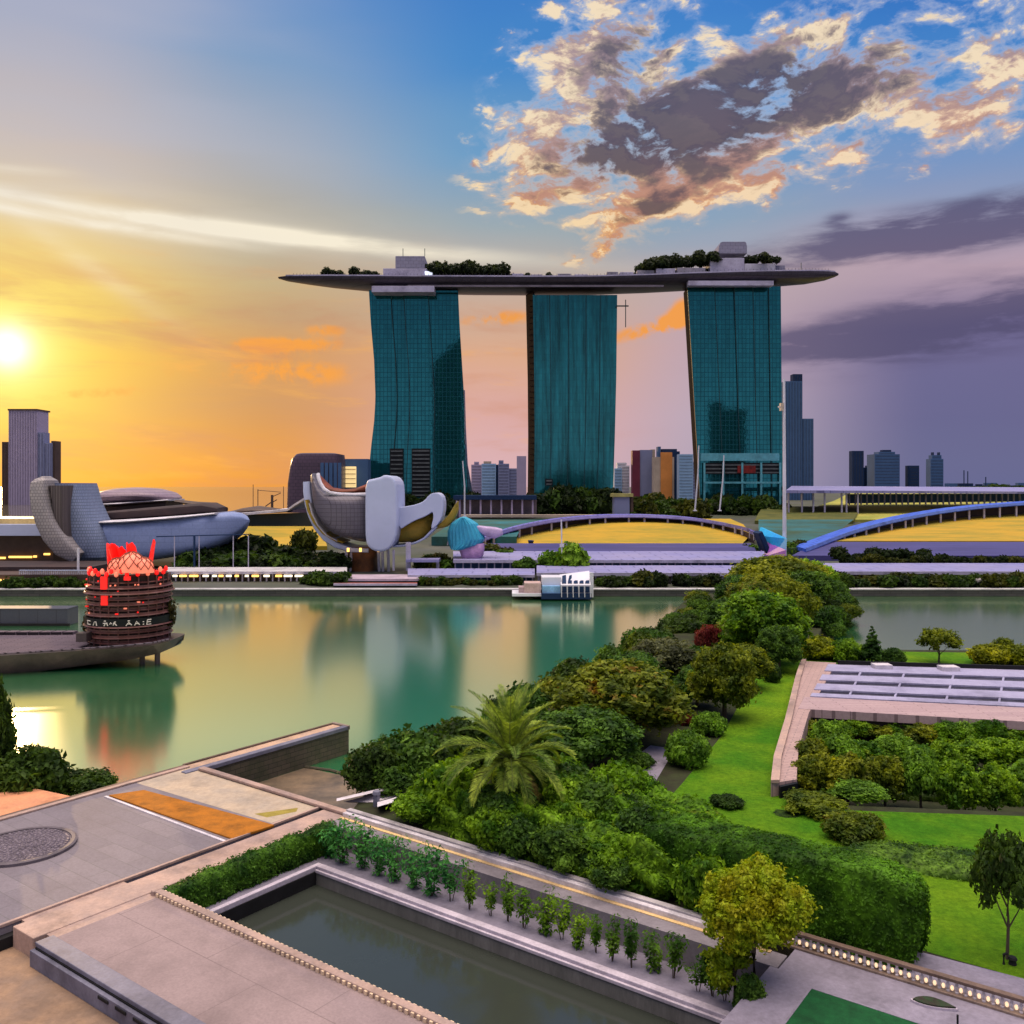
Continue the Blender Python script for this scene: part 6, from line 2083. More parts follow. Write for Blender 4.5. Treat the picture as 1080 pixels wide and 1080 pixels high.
ZB = 9.2   # nominal top of the large crowns
big = [
    ("broad dark olive tree leaning over the bay behind the palm", 655, 96, 140, 699, cr_big[0], L_rust, 9.6, 0.3),
    ("deep green layered tree just right of the palm's fronds", 622, 86, 120, 748, cr_big[1], L_deep, 8.9, 1.1),
    ("small dark tree at the water's edge left of the grey-green tree", 668, 118, 66, 688, cr_big[2], L_deep, 9.8, 2.2),
    ("grey-green rounded tree at the water between the olive tree and the causeway", 704, 124, 80, 674, cr_big[1], L_grey, 8.9, 0.7),
    ("dense olive round tree at the causeway's near end beside the lawn strip", 764, 106, 76, 680, cr_big[0], L_olive, 9.6, 4.0),
    ("smaller olive tree behind the dense round tree on the causeway", 785, 122, 60, 680, cr_big[2], L_olive, 9.8, 2.5),
    ("tall bright-topped tree at the middle of the causeway", 803, 140, 96, 622, cr_big[2], L_mid, 9.8, 5.0),
    ("tall shaded tree behind the red-flowering bush on the causeway", 768, 160, 62, 632, cr_big[0], L_deep, 9.6, 3.0),
    ("narrow brownish tree between the red bush and the bright-topped tree", 775, 148, 50, 655, cr_big[1], L_rust, 8.9, 1.0),
    ("dark tree on the causeway's left bank under the umbrella tree", 783, 190, 62, 606, cr_big[1], L_deep, 8.9, 2.0),
    ("mid-green tree on the causeway in front of the umbrella tree", 812, 182, 70, 603, cr_big[0], L_olive, 9.6, 1.6),
]
big += [
    ("olive tree hugging the causeway's middle right edge", 832, 158, 64, 612, cr_big[1], L_olive, 8.9, 3.3),
    ("rust-tinged tree between the bright-topped tree and the dark bank tree", 790, 172, 64, 612, cr_big[2], L_rust, 9.8, 0.9),
    ("deep green tree filling the gap under the umbrella tree's right side", 850, 200, 62, 602, cr_big[1], L_deep, 8.9, 4.1),
    ("dark low tree over the bay left of the dense round tree", 735, 112, 54, 702, cr_big[0], L_deep, 9.6, 2.9),
    ("olive tree over the shore shrubs right of the palm's top", 690, 104, 64, 716, cr_big[2], L_olive, 9.8, 1.9),
    ("second bright tree beside the lawn's top end", 822, 132, 50, 660, cr_big[1], L_deep, 8.9, 5.3),
]
for lab, px_, d, w, yt, me, mt, zt, rz in big:
    tree_at(lab, px_, 0, d, w, yt, 3.0, me, mt, 5, zt, "broadleaf_tree", tr_big, rz=rz, group="large trees along the causeway and shore")
tree_at("wide flat-topped umbrella tree at the far end of the causeway", 818, 0, 212, 98, 586, 2.5, cr_umb, L_olive, 5, 6.6, "umbrella_tree", tr_umb, rz=0.4, group="large trees along the causeway and shore")
tree_at("second flat-topped tree overhanging the water right of the causeway", 849, 0, 218, 66, 590, 2.5, cr_umb, L_mid, 5, 6.6, "umbrella_tree", tr_umb, rz=2.4, group="large trees along the causeway and shore")

bush = [
    ("red-flowering bush at the left edge of the causeway", 747, 146, 30, 654, 0, L_redfl, 3.0),
    ("dark rounded shrub alone at the top of the lawn strip", 762, 112, 1, 1, 0, None, 0),
    ("fresh green shrub beside the grey garden path", 725, 88, 46, 766, 0, L_fresh, 3.0),
    ("bright leafy shrub left of the lawn strip, beyond the path", 748, 99, 40, 748, 1, L_fresh, 3.0),
    ("dark upright shrub at the foot of the causeway trees by the lawn", 815, 126, 22, 697, 2, L_dark, 3.0),
    ("small pink-flowering bush by the garden path's far end", 724, 103, 15, 750, 1, L_redfl, 3.0),
    ("tiny pink bush between the olive tree and the causeway trees", 718, 116, 13, 714, 0, L_redfl, 3.0),
    ("dark shrub hanging over the inlet, leftmost of the shore shrubs", 402, 86, 60, 778, 0, L_dark, 1.5),
    ("tall deep green shrub between inlet and palm", 440, 84, 84, 762, 2, L_deep, 2.0),
    ("mid-green shrub mass left of the palm trunk above the parapet", 476, 74.5, 84, 796, 1, L_mid, 3.0),
    ("dark low shrub at the palm's foot", 548, 71, 80, 826, 0, L_deep, 3.0),
    ("broad-leaved dark shrub right of the palm's foot", 592, 72, 70, 836, 2, L_deep, 3.0),
    ("bluish shrub under the layered tree beside the path", 672, 88, 40, 792, 1, L_deep, 3.0),
    ("rounded mid-green shrub low beside the parapet before the hedge", 600, 68.5, 70, 862, 1, L_mid, 3.0),
    ("round bright green bush beside the golden tree at the hedge's foot", 748, 57.5, 74, 893, 0, L_mid, 3.0),
    ("mid-green bush right of the parapet, halfway to the golden tree", 690, 62, 80, 882, 2, L_mid, 3.0),
    ("low dark bush by the parapet below the sloping hedge", 645, 66, 70, 880, 0, L_deep, 3.0),
    ("small dark shrub on the lawn strip's lower end", 767, 77, 40, 838, 1, L_dark, 3.0),
    ("olive shrub left of the rust-tinged shrub on the middle lawn", 858, 76, 70, 836, 0, L_olive, 3.0),
    ("fresh pale shrub before the sunken grove's left corner", 905, 79, 60, 822, 2, L_fresh, 3.0),
    ("rust-tinged spreading shrub on the middle lawn", 900, 70, 70, 855, 1, L_rust, 3.0),
    ("dark little shrub under the olive shrub on the middle lawn", 828, 75, 26, 858, 2, L_dark, 3.0),
    ("yellow-green shrub bank by the water left of the conical tree", 866, 143, 44, 668, 0, L_yellow, 3.0),
    ("mid-green shrub by the water directly left of the conical tree", 893, 141, 40, 671, 1, L_mid, 3.0),
    ("small shrub right of the conical tree behind the pavilion", 942, 138, 26, 681, 2, L_deep, 3.0),
    ("yellow-green tree-like shrub behind the pavilion's right end", 1044, 138, 46, 676, 0, L_yellow, 3.0),
    ("golden-green shrub at the frame's right edge behind the pavilion", 1074, 138, 40, 678, 2, L_yellow, 3.0),
    ("dark leafy bush at the left edge above the salmon paving", 30, 84, 96, 781, 1, L_dark, 1.0),
    ("low dark bush beside the plaza's waterline wall", 92, 85, 62, 809, 0, L_dark, 1.4),
    ("dark bush under the tall tree at the left edge", -18, 82, 70, 790, 2, L_dark, 1.0),
]
ztops = [2.75, 2.35, 3.05]
for i, (lab, px_, d, w, yt, v_, mt, zb) in enumerate(bush):
    if mt is None:
        continue
    tree_at(lab, px_, 0, d, w, yt, zb, cr_bush[v_], mt, 2, ztops[v_], "shrub", stem_bush, "shrub", rz=i * 1.3, group="garden shrubs", tn="stems", cn="foliage")
tree_at("airy thin-stemmed tree by the water behind the pavilion", 990, 0, 139, 50, 662, 3.0, cr_airy, L_olive, 3, 5.3, "airy_tree", tr_airy, rz=1.0)
tree_at("small pale tree behind the pavilion's far right", 1058, 0, 141, 22, 672, 3.0, cr_airy, L_olive, 3, 5.3, "airy_tree", tr_airy, rz=2.0)
tree_at("slender dark tree with open crown on the lower lawn at the right edge", 1062, 0, 52, 84, 876, 3.0, cr_airy, L_dark, 3, 5.3, "airy_tree", tr_airy, rz=0.5)
tree_at("dark tree cut by the left edge above the bay", -12, 0, 84, 56, 712, 1.0, cr_big[1], L_dark, 5, 8.9, "broadleaf_tree", tr_big, rz=0.5)
# base lamp of the lawn tree
p = G(1068, 1017)
o = thing("ground_spotlight", "small dark spotlight at the foot of the slender lawn tree", "spotlight", p)
MB().lathe(p, [(0.01, 0), (0.22, 0), (0.18, 0.2), (0.26, 0.3), (0.2, 0.42), (0.01, 0.42)], 12).build("housing", m_dark, o)
MB().tube([p + Vector((-0.5, 0, 0)), p + Vector((-0.5, 0, 0.55)), p + Vector((-0.3, 0, 0.62))], 0.08, 6).build("stake", m_dark, o)

# conical tree by the water
cl = []
for k in range(26):
    f = k / 25
    a = k * 2.4
    rr = (1 - f) * 1.25 + 0.12
    cl.append((rr * 0.7 * math.cos(a), rr * 0.7 * math.sin(a), 0.7 + f * 5.2, rr * 0.55, 0.9))
sv, sc = clump_leaves(cl, 40, 0.22, 66)
me_cone = quads_mesh("crown", sv, L_mid, sc)
tr_cone = trunk_mesh("trunk", 67, 3.0, 0.14, 0, 0, m_bark)
tree_at("dark conical tree by the water behind the pavilion", 920, 0, 139, 24, 659, 3.0, me_cone, L_deep, 1.35, 6.2, "conical_tree", tr_cone)

# golden-crowned tree beside the pool's end
t = tree_at("golden-green round-crowned tree at the pool's right end", 796, 0, 50, 122, 906, 3.0, crown("crown", 71, 3.2, 4.6, 40, 2.0, 60, 0.17, rmin=0.18, rmax=0.30), L_gold, 3.2, 6.55, "golden_tree", trunk_mesh("trunk", 72, 3.2, 0.17, 6, 1.6, m_bark, 0.5), rz=0.8)
cl = []
r = random.Random(9)
for k in range(18):
    a = r.uniform(0, 6.28)
    rr = r.uniform(0.3, 1.7)
    cl.append((rr * math.cos(a), rr * math.sin(a), r.uniform(1.5, 2.7) - rr * 0.2, r.uniform(0.3, 0.55), 0.6))
sv, sc = clump_leaves(cl, 44, 0.16, 73, core=0.5)
me_dr = quads_mesh("crown", sv, L_gold, sc)
p = W(35.2, -2.0, 1.25)
plant("drooping_tree", "low olive-gold drooping tree under the golden round-crowned tree", "tree", p, me_dr, trunk_mesh("trunk", 74, 1.9, 0.11, 5, 1.2, m_bark, 0.3), L_gold, (1.15, 1.15, 1.35), 0.4)
tree_at("dark clump of grass-like leaves at the pool's right corner", 790, 0, 48.5, 36, 1022, 2.0, cr_bush[2], L_deep, 2, 3.05, "shrub", stem_bush, "shrub", tn="stems", cn="foliage")

# sunken grove in front of the pavilion
rowsG = [("back", 101, [(854, 764), (878, 757), (902, 755), (925, 761), (950, 758), (974, 763), (998, 760), (1022, 765), (1046, 762), (1070, 766), (1094, 764)], 36),
         ("middle", 91, [(856, 779), (884, 776), (914, 781), (942, 778), (970, 784), (998, 779), (1028, 785), (1056, 781), (1084, 786)], 42),
         ("front", 82.5, [(864, 795), (896, 800), (934, 799), (975, 796), (1012, 803), (1050, 805), (1090, 800)], 52)]
words = ["first", "second", "third", "fourth", "fifth", "sixth", "seventh", "eighth", "ninth", "tenth", "eleventh"]
r = random.Random(13)
for rn, d, xs, w in rowsG:
    for i, (x, yt) in enumerate(xs):
        v_ = r.randrange(3)
        mt = [L_mid, L_fresh, L_olive, L_mid, L_hedge][r.randrange(5)]
        w2 = w * r.uniform(0.95, 1.3)
        tree_at("round green tree in the %s row of the sunken grove, %s from the walkway wall" % (rn, words[i]), x + r.uniform(-4, 4), 0, d + r.uniform(-3, 3), w2, yt + r.uniform(-4, 4), 0.75, cr_grove[v_], mt, 2.5, [4.6, 4.3, 4.8][v_],
                "grove_tree", tr_grove, rz=r.uniform(0, 6), group="trees of the sunken grove")

# ------------------------------------------------------------------ hedges
def hedge(label, path, hw, hh, z0, mat, per, leaf, seed, e=0.55, lump=0.3, kind="hedge", cat="hedge", n=30, jitter=0.2):
    """clipped mass along a ground path; half width hw(i) and height hh(i) at each point"""
    fine = []
    for a, b_ in zip(range(len(path)), range(1, len(path))):
        for k in range(5):
            f = k / 5
            fine.append((Vector(path[a]).lerp(Vector(path[b_]), f), hw[a] + (hw[b_] - hw[a]) * f, hh[a] + (hh[b_] - hh[a]) * f))
    fine.append((Vector(path[-1]), hw[-1], hh[-1]))
    rings = []
    m_ = len(fine)
    for i, (p, w, h) in enumerate(fine):
        tdir = (fine[min(i + 1, m_ - 1)][0] - fine[max(i - 1, 0)][0]).normalized()
        nrm_ = Vector((-tdir.y, tdir.x, 0)).normalized()
        endf = 1.0
        ring = []
        for k in range(n):
            a = math.pi * (-0.06 + 1.12 * k / (n - 1))
            c, s = sup(math.cos(a), e), sup(math.sin(a), e)
            q = p + nrm_ * (w * c) + Vector((0, 0, max(-0.2, h * s)))
            bl = lump * (math.sin(q.x * 1.1 + 1.3 * q.z) * math.sin(q.y * 1.3 - q.z) + 0.6 * math.sin(q.x * 2.7 + q.y * 2.1 + q.z * 2.3))
            q += (nrm_ * c + Vector((0, 0, s))) * bl * min(1, h / 2)
            ring.append(q)
        rings.append(ring)
    mb = MB()
    mb.loft(rings, closed=False, caps=False)
    # rounded ends
    for rg, sg_ in ((rings[0], 1), (rings[-1], -1)):
        c = sum(rg, Vector()) / n
        td = ((fine[0][0] - fine[1][0]) if sg_ == 1 else (fine[-1][0] - fine[-2][0])).normalized()
        mid = [c + (q - c) * 0.72 + td * (0.35 * hw[0 if sg_ == 1 else -1]) for q in rg]
        tip = [c + (q - c) * 0.15 + td * (0.45 * hw[0 if sg_ == 1 else -1]) for q in rg]
        seq = [tip, mid, rg] if sg_ == 1 else [rg, mid, tip]
        mb.loft(seq, closed=False, caps=False)
    core = mb.build(kind, mat)
    me = core.data
    vv = np.array([v_.co[:] for v_ in me.vertices])
    ff = [tuple(p_.vertices) for p_ in me.polygons]
    ctr = vv.mean(0)
    # leaves must face outward
    sv_ = shell_leaves(vv, ff, per, leaf, seed, jitter, 0.55)
    tris = []
    for f_ in ff:
        for i in range(1, len(f_) - 1):
            tris.append((f_[0], f_[i], f_[i + 1]))
    me2 = quads_mesh(kind, sv_, mat, [(vv * 0.985 + ctr * 0.015, np.array(tris))])
    bpy.data.objects.remove(core)
    o = bpy.data.objects.new(kind, me2)
    COL.objects.link(o)
    tag(o, label, cat)
    return o


hedge("tall clipped hedge with an upright rounded end wall beside the balustrade",
      [W(26.5, 7.4, 3), W(30, 6.6, 3), (W(34, 6.0, 3)), W(38, 5.6, 3), W(41.4, 5.4, 3), W(43.0, 5.3, 3)], [2.6, 2.2, 1.9, 1.6, 1.5, 1.3], [4.0, 4.3, 4.7, 5.0, 5.0, 4.6], 3.0, L_clip, 95, 0.14, 81, 0.32, 0.06, jitter=0.10)
hedge("broad sloping leafy bank running from the palm down to the clipped hedge",
      [W(13.5, 14.0, 3), W(17, 12.6, 3), W(21, 11.2, 3), W(25, 9.8, 3), W(29, 8.8, 3)], [3.2, 4.2, 4.4, 3.6, 2.6], [2.6, 3.6, 3.9, 3.9, 3.9], 3.0, L_hedge, 48, 0.21, 82, 0.7, 0.5, "leafy_bank", "shrub bank")
hedge("low shrubby mass behind the parapet between palm and golden tree",
      [W(7, 6.0, 3), W(12, 5.6, 3), W(18, 5.6, 3), W(23, 5.2, 3), (W(28, 5.0, 3))], [1.8, 2.3, 2.6, 2.4, 2.0], [2.4, 3.0, 2.9, 2.7, 2.8], 3.0, L_mid, 55, 0.20, 83, 0.8, 0.6, "leafy_bank", "shrub bank")
hedge("low dark groundcover band across the middle of the right lawn",
      [G(905, 908), G(940, 905), G(990, 912), G(1040, 918), G(1110, 926)], [1.6, 2.2, 2.4, 2.4, 2.4], [0.7, 0.8, 0.8, 0.8, 0.8], 3.0, L_deep, 60, 0.16, 84, 0.9, 0.12, "groundcover_band", "groundcover")
hedge("dark ivy hedge hanging over the pool recess's left wall",
      [W(0.75, -15.0, 1.3), W(0.7, -11, 1.3), W(0.7, -7, 1.3), W(0.7, -3.5, 1.3), W(0.8, -0.6, 1.3)], [0.75, 0.75, 0.7, 0.7, 0.8], [1.85, 1.95, 1.95, 2.0, 2.1], 1.3, L_ivy, 110, 0.14, 85, 0.5, 0.14, n=24)
def shrub_run(label, group, pts, n_, size, mats, seed, z0):
    r_ = random.Random(seed)
    for i in range(n_):
        f = (i + r_.random()) / n_ * (len(pts) - 1)
        k = min(int(f), len(pts) - 2)
        p_ = Vector(pts[k]).lerp(Vector(pts[k + 1]), f - k)
        s_ = size * r_.uniform(0.6, 1.35)
        plant("shrub", label, "shrub", (p_.x + r_.uniform(-2, 2), p_.y + r_.uniform(-2, 2), z0), cr_bush[r_.randrange(3)], None, mats[r_.randrange(len(mats))],
              (s_ * r_.uniform(0.9, 1.3), s_, s_ * r_.uniform(0.8, 1.25)), r_.uniform(0, 6), group, "foliage")


shrub_run("dark shrub on the bay shore below the olive tree", "shore shrubs below the olive tree", [(-5, 93), (1, 108), (9, 121), (17, 140), (25, 157), (37, 190), (47, 222)], 34, 1.35, [L_dark, L_deep, L_rust], 86, 1.6)
shrub_run("dark shrub on the causeway's right bank above the water", "shrubs on the causeway's right bank", [(60, 172), (69, 192), (77, 212), (80, 232)], 22, 1.4, [L_dark, L_deep, L_olive], 87, 1.6)
shrub_run("leafy shrub under the causeway's trees", "undergrowth of the causeway", [(32, 135), (40, 150), (48, 170), (58, 195), (68, 225)], 40, 1.5, [L_deep, L_olive, L_rust, L_mid], 93, 2.8)
shrub_run("leafy shrub under the olive tree by the path", "undergrowth between path and shore", [(2, 82), (5, 96), (12, 108), (20, 122), (28, 138)], 26, 1.2, [L_deep, L_dark, L_olive], 94, 2.9)
shrub_run("leafy shrub on the point between inlet and palm", "shrubs on the point by the inlet", [(-12, 80), (-10, 86), (-3, 89), (3, 86), (2, 80)], 16, 1.25, [L_deep, L_mid, L_dark], 97, 2.8)
shrub_run("clump of foliage growing out of the sloping leafy bank", "clumps on the leafy bank", [W(12, 12.5), W(16, 10.5), W(21, 9.5), W(26, 8.2)], 24, 1.05, [L_hedge, L_mid, L_deep], 95, 4.6)
shrub_run("clump of foliage in the shrubs along the parapet", "clumps along the parapet", [W(5, 5.5), W(12, 5.2), W(18, 5.0), W(27, 4.6)], 26, 0.85, [L_mid, L_deep, L_hedge], 96, 3.6)
hedge("dark scrub under the sunken grove's trees",
      [G(850, 826, .75), G(920, 830, .75), G(1000, 834, .75), G(1100, 838, .75)], [3, 3.5, 3.5, 3.5], [1.0, 1.1, 1.1, 1.1], 0.75, L_dark, 26, 0.24, 88, 0.8, 0.3, "undergrowth", "undergrowth")

# ------------------------------------------------------------------ the palm
pc = Vector(((538 - 540) * 71.5 / F, 71.5, 3.0))
top_z = EYE - (800 - HOR) * 71.5 / F
t = thing("palm_tree", "large date palm with arching fronds above the parapet shrubs", "palm", pc)
mb = MB()
rings = []
for k in range(26):
    z = pc.z - 0.3 + (top_z - pc.z + 0.3) * k / 25
    rr = 0.42 + (0.05 if k % 2 else -0.02) + (0.12 if k > 21 else 0)
    rings.append([(pc.x + rr * math.cos(2 * math.pi * q / 12), pc.y + rr * math.sin(2 * math.pi * q / 12), z) for q in range(12)])
mb.loft(rings)
mb.build("trunk", m_bark, t)
L_palm = M_leaf("palm_leaf", (0.10, 0.19, 0.028, 1), (0.20, 0.28, 0.045, 1), 0.5, 0.3)
L_palmold = M_leaf("palm_leaf_old", (0.20, 0.16, 0.045, 1), (0.13, 0.12, 0.03, 1), 0.5, 0.3)
m_rach = M_plain("palm_rib", (0.14, 0.19, 0.04, 1), None, 1, 0.6)
r = random.Random(17)
NF = 54
for k in range(NF):
    f = k / (NF - 1)
    az_ = k * 2.39996 + r.uniform(-.15, .15)
    el_ = math.radians(88 - 116 * f ** 1.1 + r.uniform(-6, 6))
    Lf = r.uniform(5.2, 6.6) * (0.96 if f < 0.12 else 1.0) * (0.8 if f > 0.85 else 1)
    droop = 0.25 + 0.75 * f
    pts = []
    p = Vector((pc.x, pc.y, top_z))
    ang = el_
    seg = 14
    for q in range(seg + 1):
        pts.append(p.copy())
        dv = Vector((math.cos(ang) * math.cos(az_), math.cos(ang) * math.sin(az_), math.sin(ang)))
        p += dv * Lf / seg
        ang -= droop * (q / seg) * 2.2 / seg * 1.6 + 0.012
        ang = max(ang, math.radians(-86))
    mb = MB()
    mb.tube(pts, [0.055 * (1 - 0.85 * q / seg) + 0.006 for q in range(seg + 1)], 5)
    nl = 44
    for q in range(nl):
        g = 0.10 + 0.90 * (q + 0.5) / nl
        i = min(seg - 1, int(g * seg))
        fr_ = g * seg - i
        a0 = pts[i].lerp(pts[i + 1], fr_)
        td = (pts[i + 1] - pts[i]).normalized()
        side = td.cross(Vector((0, 0, 1)))
        if side.length < 0.15:
            side = Vector((-math.sin(az_), math.cos(az_), 0))
        side.normalize()
        upv = side.cross(td).normalized()
        ll = (0.95 * math.sin(math.pi * min(1, 0.16 + 0.84 * g)) ** 0.6 + 0.12) * r.uniform(0.8, 1.1)
        for sgn in (1, -1):
            dv = (side * sgn * 0.72 + td * 0.75 + upv * (0.38 + r.uniform(-.12, .12))).normalized()
            tip = a0 + dv * ll + Vector((0, 0, -0.10 * ll - 0.12 * f * ll))
            mid = a0 + dv * ll * 0.45
            wv = td.cross(dv).cross(dv)
            wv = wv.normalized() * 0.042
            mb.add([a0 - wv * .4, mid - wv, tip, mid + wv, a0 + wv * .4], [(0, 1, 2, 3, 4)], 1)
    mb.build("frond", [m_rach, L_palmold if f > 0.9 and r.random() < 0.5 else L_palm], t)
mb = MB()
for k in range(40):
    a = k * 2.4
    c = Vector((pc.x + 0.5 * math.cos(a), pc.y + 0.5 * math.sin(a), top_z - 0.9 + 0.02 * k))
    mb.tube([c, c + Vector((0.35 * math.cos(a), 0.35 * math.sin(a), 0.35))], [0.09, 0.03], 5)
mb.build("boot_crown", m_bark, t)

# ------------------------------------------------------------------ saplings in the pool planter
def sapling_mesh(seed, h, bushy):
    """several thin stems with sprays of long leaves all the way up, not a ball on a stick"""
    r_ = random.Random(seed)
    rs = np.random.RandomState(seed)
    mb_ = MB()
    P_, N_ = [], []
    for k in range(5 if bushy else 4):
        a = r_.uniform(0, 6.28)
        lean = r_.uniform(0.25, 0.95 if bushy else 0.6)
        top = Vector((math.cos(a) * lean, math.sin(a) * lean, h * r_.uniform(0.7, 1.05)))
        base = Vector((math.cos(a) * 0.06, math.sin(a) * 0.06, -0.1))
        midp = base.lerp(top, 0.5) + Vector((r_.uniform(-.1, .1), r_.uniform(-.1, .1), 0.1))
        mb_.tube([base, midp, top], [0.028, 0.02, 0.008], 5)
        for q in range(85 if bushy else 75):
            f = r_.uniform(0.12 if bushy else 0.28, 1.03)
            p_ = (base.lerp(midp, f * 2) if f < 0.5 else midp.lerp(top, f * 2 - 1))
            rad = (0.50 if bushy else 0.34) * (0.75 + 0.5 * f) * math.sqrt(r_.random())
            b_ = r_.uniform(0, 6.28)
            P_.append((p_.x + rad * math.cos(b_), p_.y + rad * math.sin(b_), p_.z - rad * 0.3))
            N_.append((math.cos(b_) * 0.6 + r_.gauss(0, .4), math.sin(b_) * 0.6 + r_.gauss(0, .4), 0.8))
    N_ = np.array(N_)
    N_ /= np.linalg.norm(N_, axis=1)[:, None]
    lv = leaf_quads(np.array(P_), N_, 0.14, 2.4, rs)
    o_ = mb_.build("stem", m_bark)
    me_ = o_.data
    bpy.data.objects.remove(o_)
    return quads_mesh("crown", lv, L_teal, None), me_


sap = [sapling_mesh(90 + i, 2.5, i < 3) for i in range(6)]
r = random.Random(19)
sx = [346, 362, 380, 398, 416, 436, 456, 476, 497, 518, 536, 553, 574, 592, 610, 628, 648, 668, 688, 708]
ordn = ["at the corner", "second from the corner", "third from the corner", "fourth from the corner", "fifth from the corner", "sixth from the corner", "seventh from the corner", "eighth from the corner", "ninth from the corner", "tenth from the corner", "tenth from the golden tree", "ninth from the golden tree", "eighth from the golden tree", "seventh from the golden tree", "sixth from the golden tree", "fifth from the golden tree", "fourth from the golden tree", "third from the golden tree", "second from the golden tree", "nearest the golden tree"]
u_from = []
for x in sx:
    # where the planter's centre line v = -1.7 crosses this column
    best = min(((abs((540 + W(u / 10, -1.7).x * F / W(u / 10, -1.7).y) - x), u / 10) for u in range(0, 360)))
    u_from.append(best[1])
for i, u in enumerate(u_from):
    me_c, me_t = sap[r.randrange(3) if i < 7 else r.randrange(2, 6)]
    k = r.uniform(0.9, 1.2) * (1.22 if i < 9 else 1.0)
    mt = L_teal if i < 8 else (L_mid if i < 16 else L_ivy)
    plant("sapling", "young leafy sapling in the pool planter, " + ordn[i], "sapling", W(u, -1.7 + r.uniform(-.3, .3), 1.25), me_c, me_t, mt, (k, k, k * r.uniform(0.9, 1.12)), r.uniform(0, 6), "saplings along the pool planter", "crown", "stem")
for i, u in enumerate((33.0, 33.9, 34.6)):
    me_c, me_t = sap[3 + i]
    plant("sapling", "thin drooping sapling under the golden tree, %s from the pool's right end" % ["third", "second", "first"][i], "sapling", W(u, -1.9, 1.25), me_c, me_t, L_ivy, (1, 1, 0.9), i, "saplings along the pool planter", "crown", "stem")

# ------------------------------------------------------------------ planting on the far shore
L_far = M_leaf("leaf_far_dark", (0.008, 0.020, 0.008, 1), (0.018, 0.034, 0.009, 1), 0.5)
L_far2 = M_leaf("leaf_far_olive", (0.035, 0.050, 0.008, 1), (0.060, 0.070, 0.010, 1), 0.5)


def far_row(label, kind, group, xs, d0, d1, size, mat, seed, zoff=0.0, cat="shrub", zfix=None, tall=1.0):
    r_ = random.Random(seed)
    for x in xs:
        d = r_.uniform(d0, d1)
        s = size * r_.uniform(0.7, 1.3)
        z = (zfix if zfix is not None else far_z(d)) + zoff
        plant(kind, label, cat, ((x - 540) * d / F, d, z), cr_far[r_.randrange(2)], None, mat if not isinstance(mat, list) else mat[r_.randrange(len(mat))],
              (s * r_.uniform(0.9, 1.4), s, s * tall * r_.uniform(0.8, 1.2)), r_.uniform(0, 6), group, "foliage")


def spread(a, b_, n_, seed):
    r_ = random.Random(seed)
    return [a + (b_ - a) * (i + r_.uniform(0.1, 0.9)) / n_ for i in range(n_)]


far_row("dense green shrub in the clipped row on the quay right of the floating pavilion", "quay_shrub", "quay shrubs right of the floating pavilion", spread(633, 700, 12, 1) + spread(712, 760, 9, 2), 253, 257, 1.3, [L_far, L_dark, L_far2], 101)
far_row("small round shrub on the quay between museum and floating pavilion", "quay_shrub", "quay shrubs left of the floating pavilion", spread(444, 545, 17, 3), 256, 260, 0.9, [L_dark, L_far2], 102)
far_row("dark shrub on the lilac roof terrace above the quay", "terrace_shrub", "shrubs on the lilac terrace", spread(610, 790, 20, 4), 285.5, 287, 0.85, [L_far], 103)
far_row("round dark tree on the right bank below the violet road", "bank_tree", "trees below the right violet road", [884, 893, 904, 909, 916, 921, 930, 935, 938, 951, 957, 972, 975], 300, 312, 1.3, [L_far], 104, zfix=5.2)
far_row("low shrub on the strip below the right violet road", "bank_shrub", "low shrubs below the right violet road", spread(885, 1110, 30, 5), 296, 303, 1.0, [L_far, L_far2], 105, zfix=4.6)
far_row("scrubby bush on the rocky bank at the right shore", "bank_shrub", "bushes on the rocky right bank", spread(868, 1120, 44, 6), 252.5, 261, 1.25, [L_far, L_far2, L_dark], 106)
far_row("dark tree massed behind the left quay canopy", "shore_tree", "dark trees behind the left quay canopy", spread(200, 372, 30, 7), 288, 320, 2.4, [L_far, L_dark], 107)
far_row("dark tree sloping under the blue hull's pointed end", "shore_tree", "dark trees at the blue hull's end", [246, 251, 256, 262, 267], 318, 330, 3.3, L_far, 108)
far_row("green tree on the left golden lawn beside the museum", "lawn_tree", "trees by the museum's left petal", [318, 323], 360, 366, 2.4, L_far2, 109, cat="tree", zoff=1.0, tall=1.5)
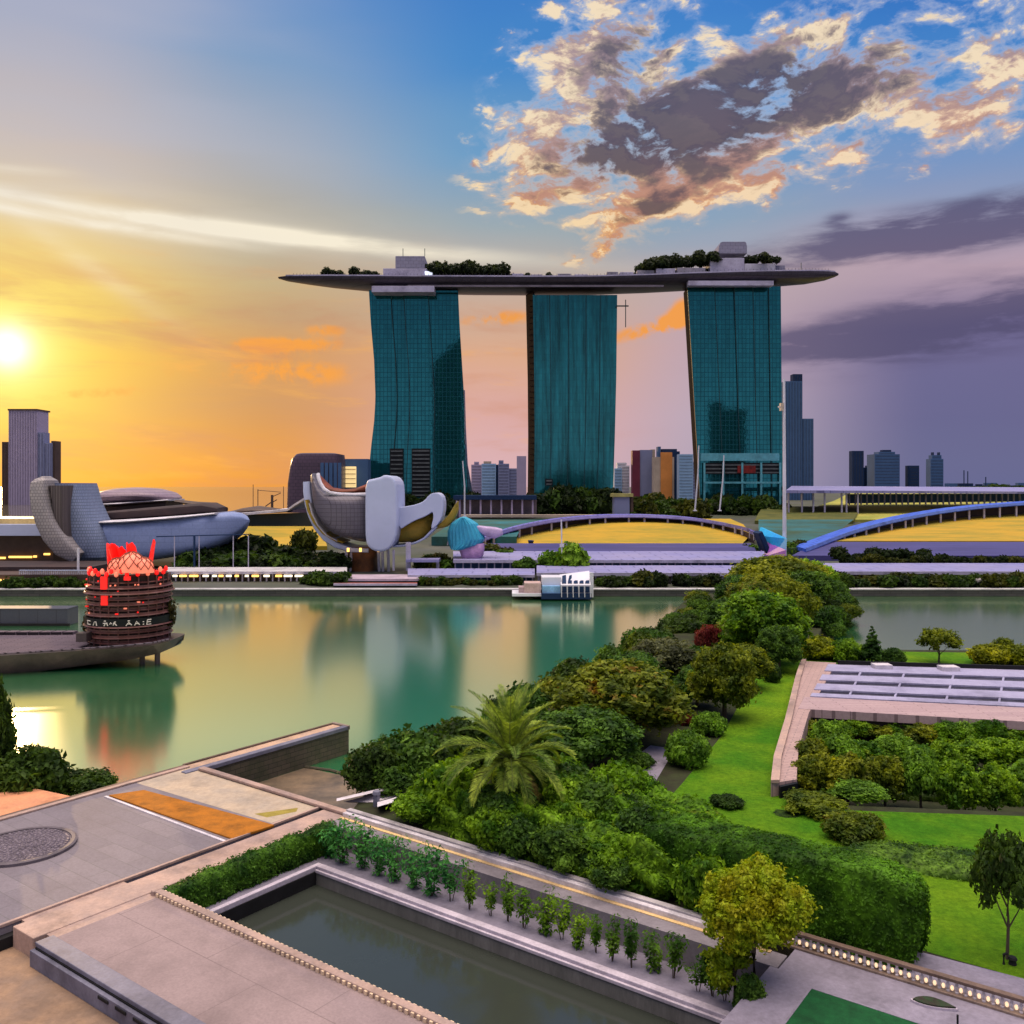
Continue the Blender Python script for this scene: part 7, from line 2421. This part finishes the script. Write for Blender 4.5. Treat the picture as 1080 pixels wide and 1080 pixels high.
far_row("bright green tree on the terrace behind the floating pavilion", "terrace_tree", "bright trees behind the floating pavilion", [580, 588, 596, 603], 286.4, 287.5, 1.9, [L_mid, L_fresh], 110, cat="tree", zfix=4.3, tall=1.3)
far_row("dark shrub on the terrace left of the bright trees", "terrace_shrub", "dark shrubs left of the bright trees", [548, 552, 556], 286, 287, 1.3, L_deep, 111, zfix=4.4)
far_row("tree at the foot of the colourful blocks between the middle and right towers", "street_tree", "trees before the colourful blocks", spread(668, 736, 16, 8), 585, 610, 4.2, [L_dark, L_far2], 112, cat="tree", tall=1.3)
far_row("dark tree before the middle hotel tower's foot", "street_tree", "trees before the middle hotel tower", spread(562, 650, 16, 9), 640, 670, 4.6, [L_far, L_dark], 113, cat="tree", tall=1.35)
far_row("dark tree before the right hotel tower's foot", "street_tree", "trees before the right hotel tower", spread(736, 832, 18, 10), 640, 680, 3.6, [L_far, L_dark], 114, cat="tree", tall=1.2)
far_row("dark tree before the left hotel tower's foot", "street_tree", "trees before the left hotel tower", spread(400, 500, 14, 11), 640, 670, 4.0, [L_far], 115, cat="tree", tall=1.2)
far_row("shrub between the cyan tent and the golden lawn", "lawn_shrub", "shrubs right of the cyan tent", [512, 517, 522, 527, 531, 536], 318, 345, 2.0, [L_far, L_far2, L_deep], 116)
far_row("dark green shrub under the lotus museum's hooked petal", "museum_shrub", "shrubs under the museum's hooked petal", [446, 451, 457, 463, 470], 296, 306, 2.0, [L_far, L_far2, L_deep], 117)
far_row("dark shrub on the left promenade by the museum stem", "museum_shrub", "shrubs left of the museum stem", spread(322, 362, 8, 12), 256, 262, 1.3, L_dark, 118)
far_row("dark green bush on the left waterline below the promenade", "quay_shrub", "bushes on the left waterline", spread(-10, 100, 16, 13), 251, 255, 1.0, L_dark, 119)
far_row("tree at the canopy's right end above the light wedge", "lawn_shrub", "shrubs beside the light wedge", [786, 791, 796, 832, 838, 844], 352, 366, 1.7, [L_far2, L_deep], 120)
far_row("hazy low tree on the far right horizon", "horizon_tree", "low trees along the right horizon", spread(1000, 1100, 14, 14), 2100, 2200, 7.0, L_dark, 121, cat="tree")
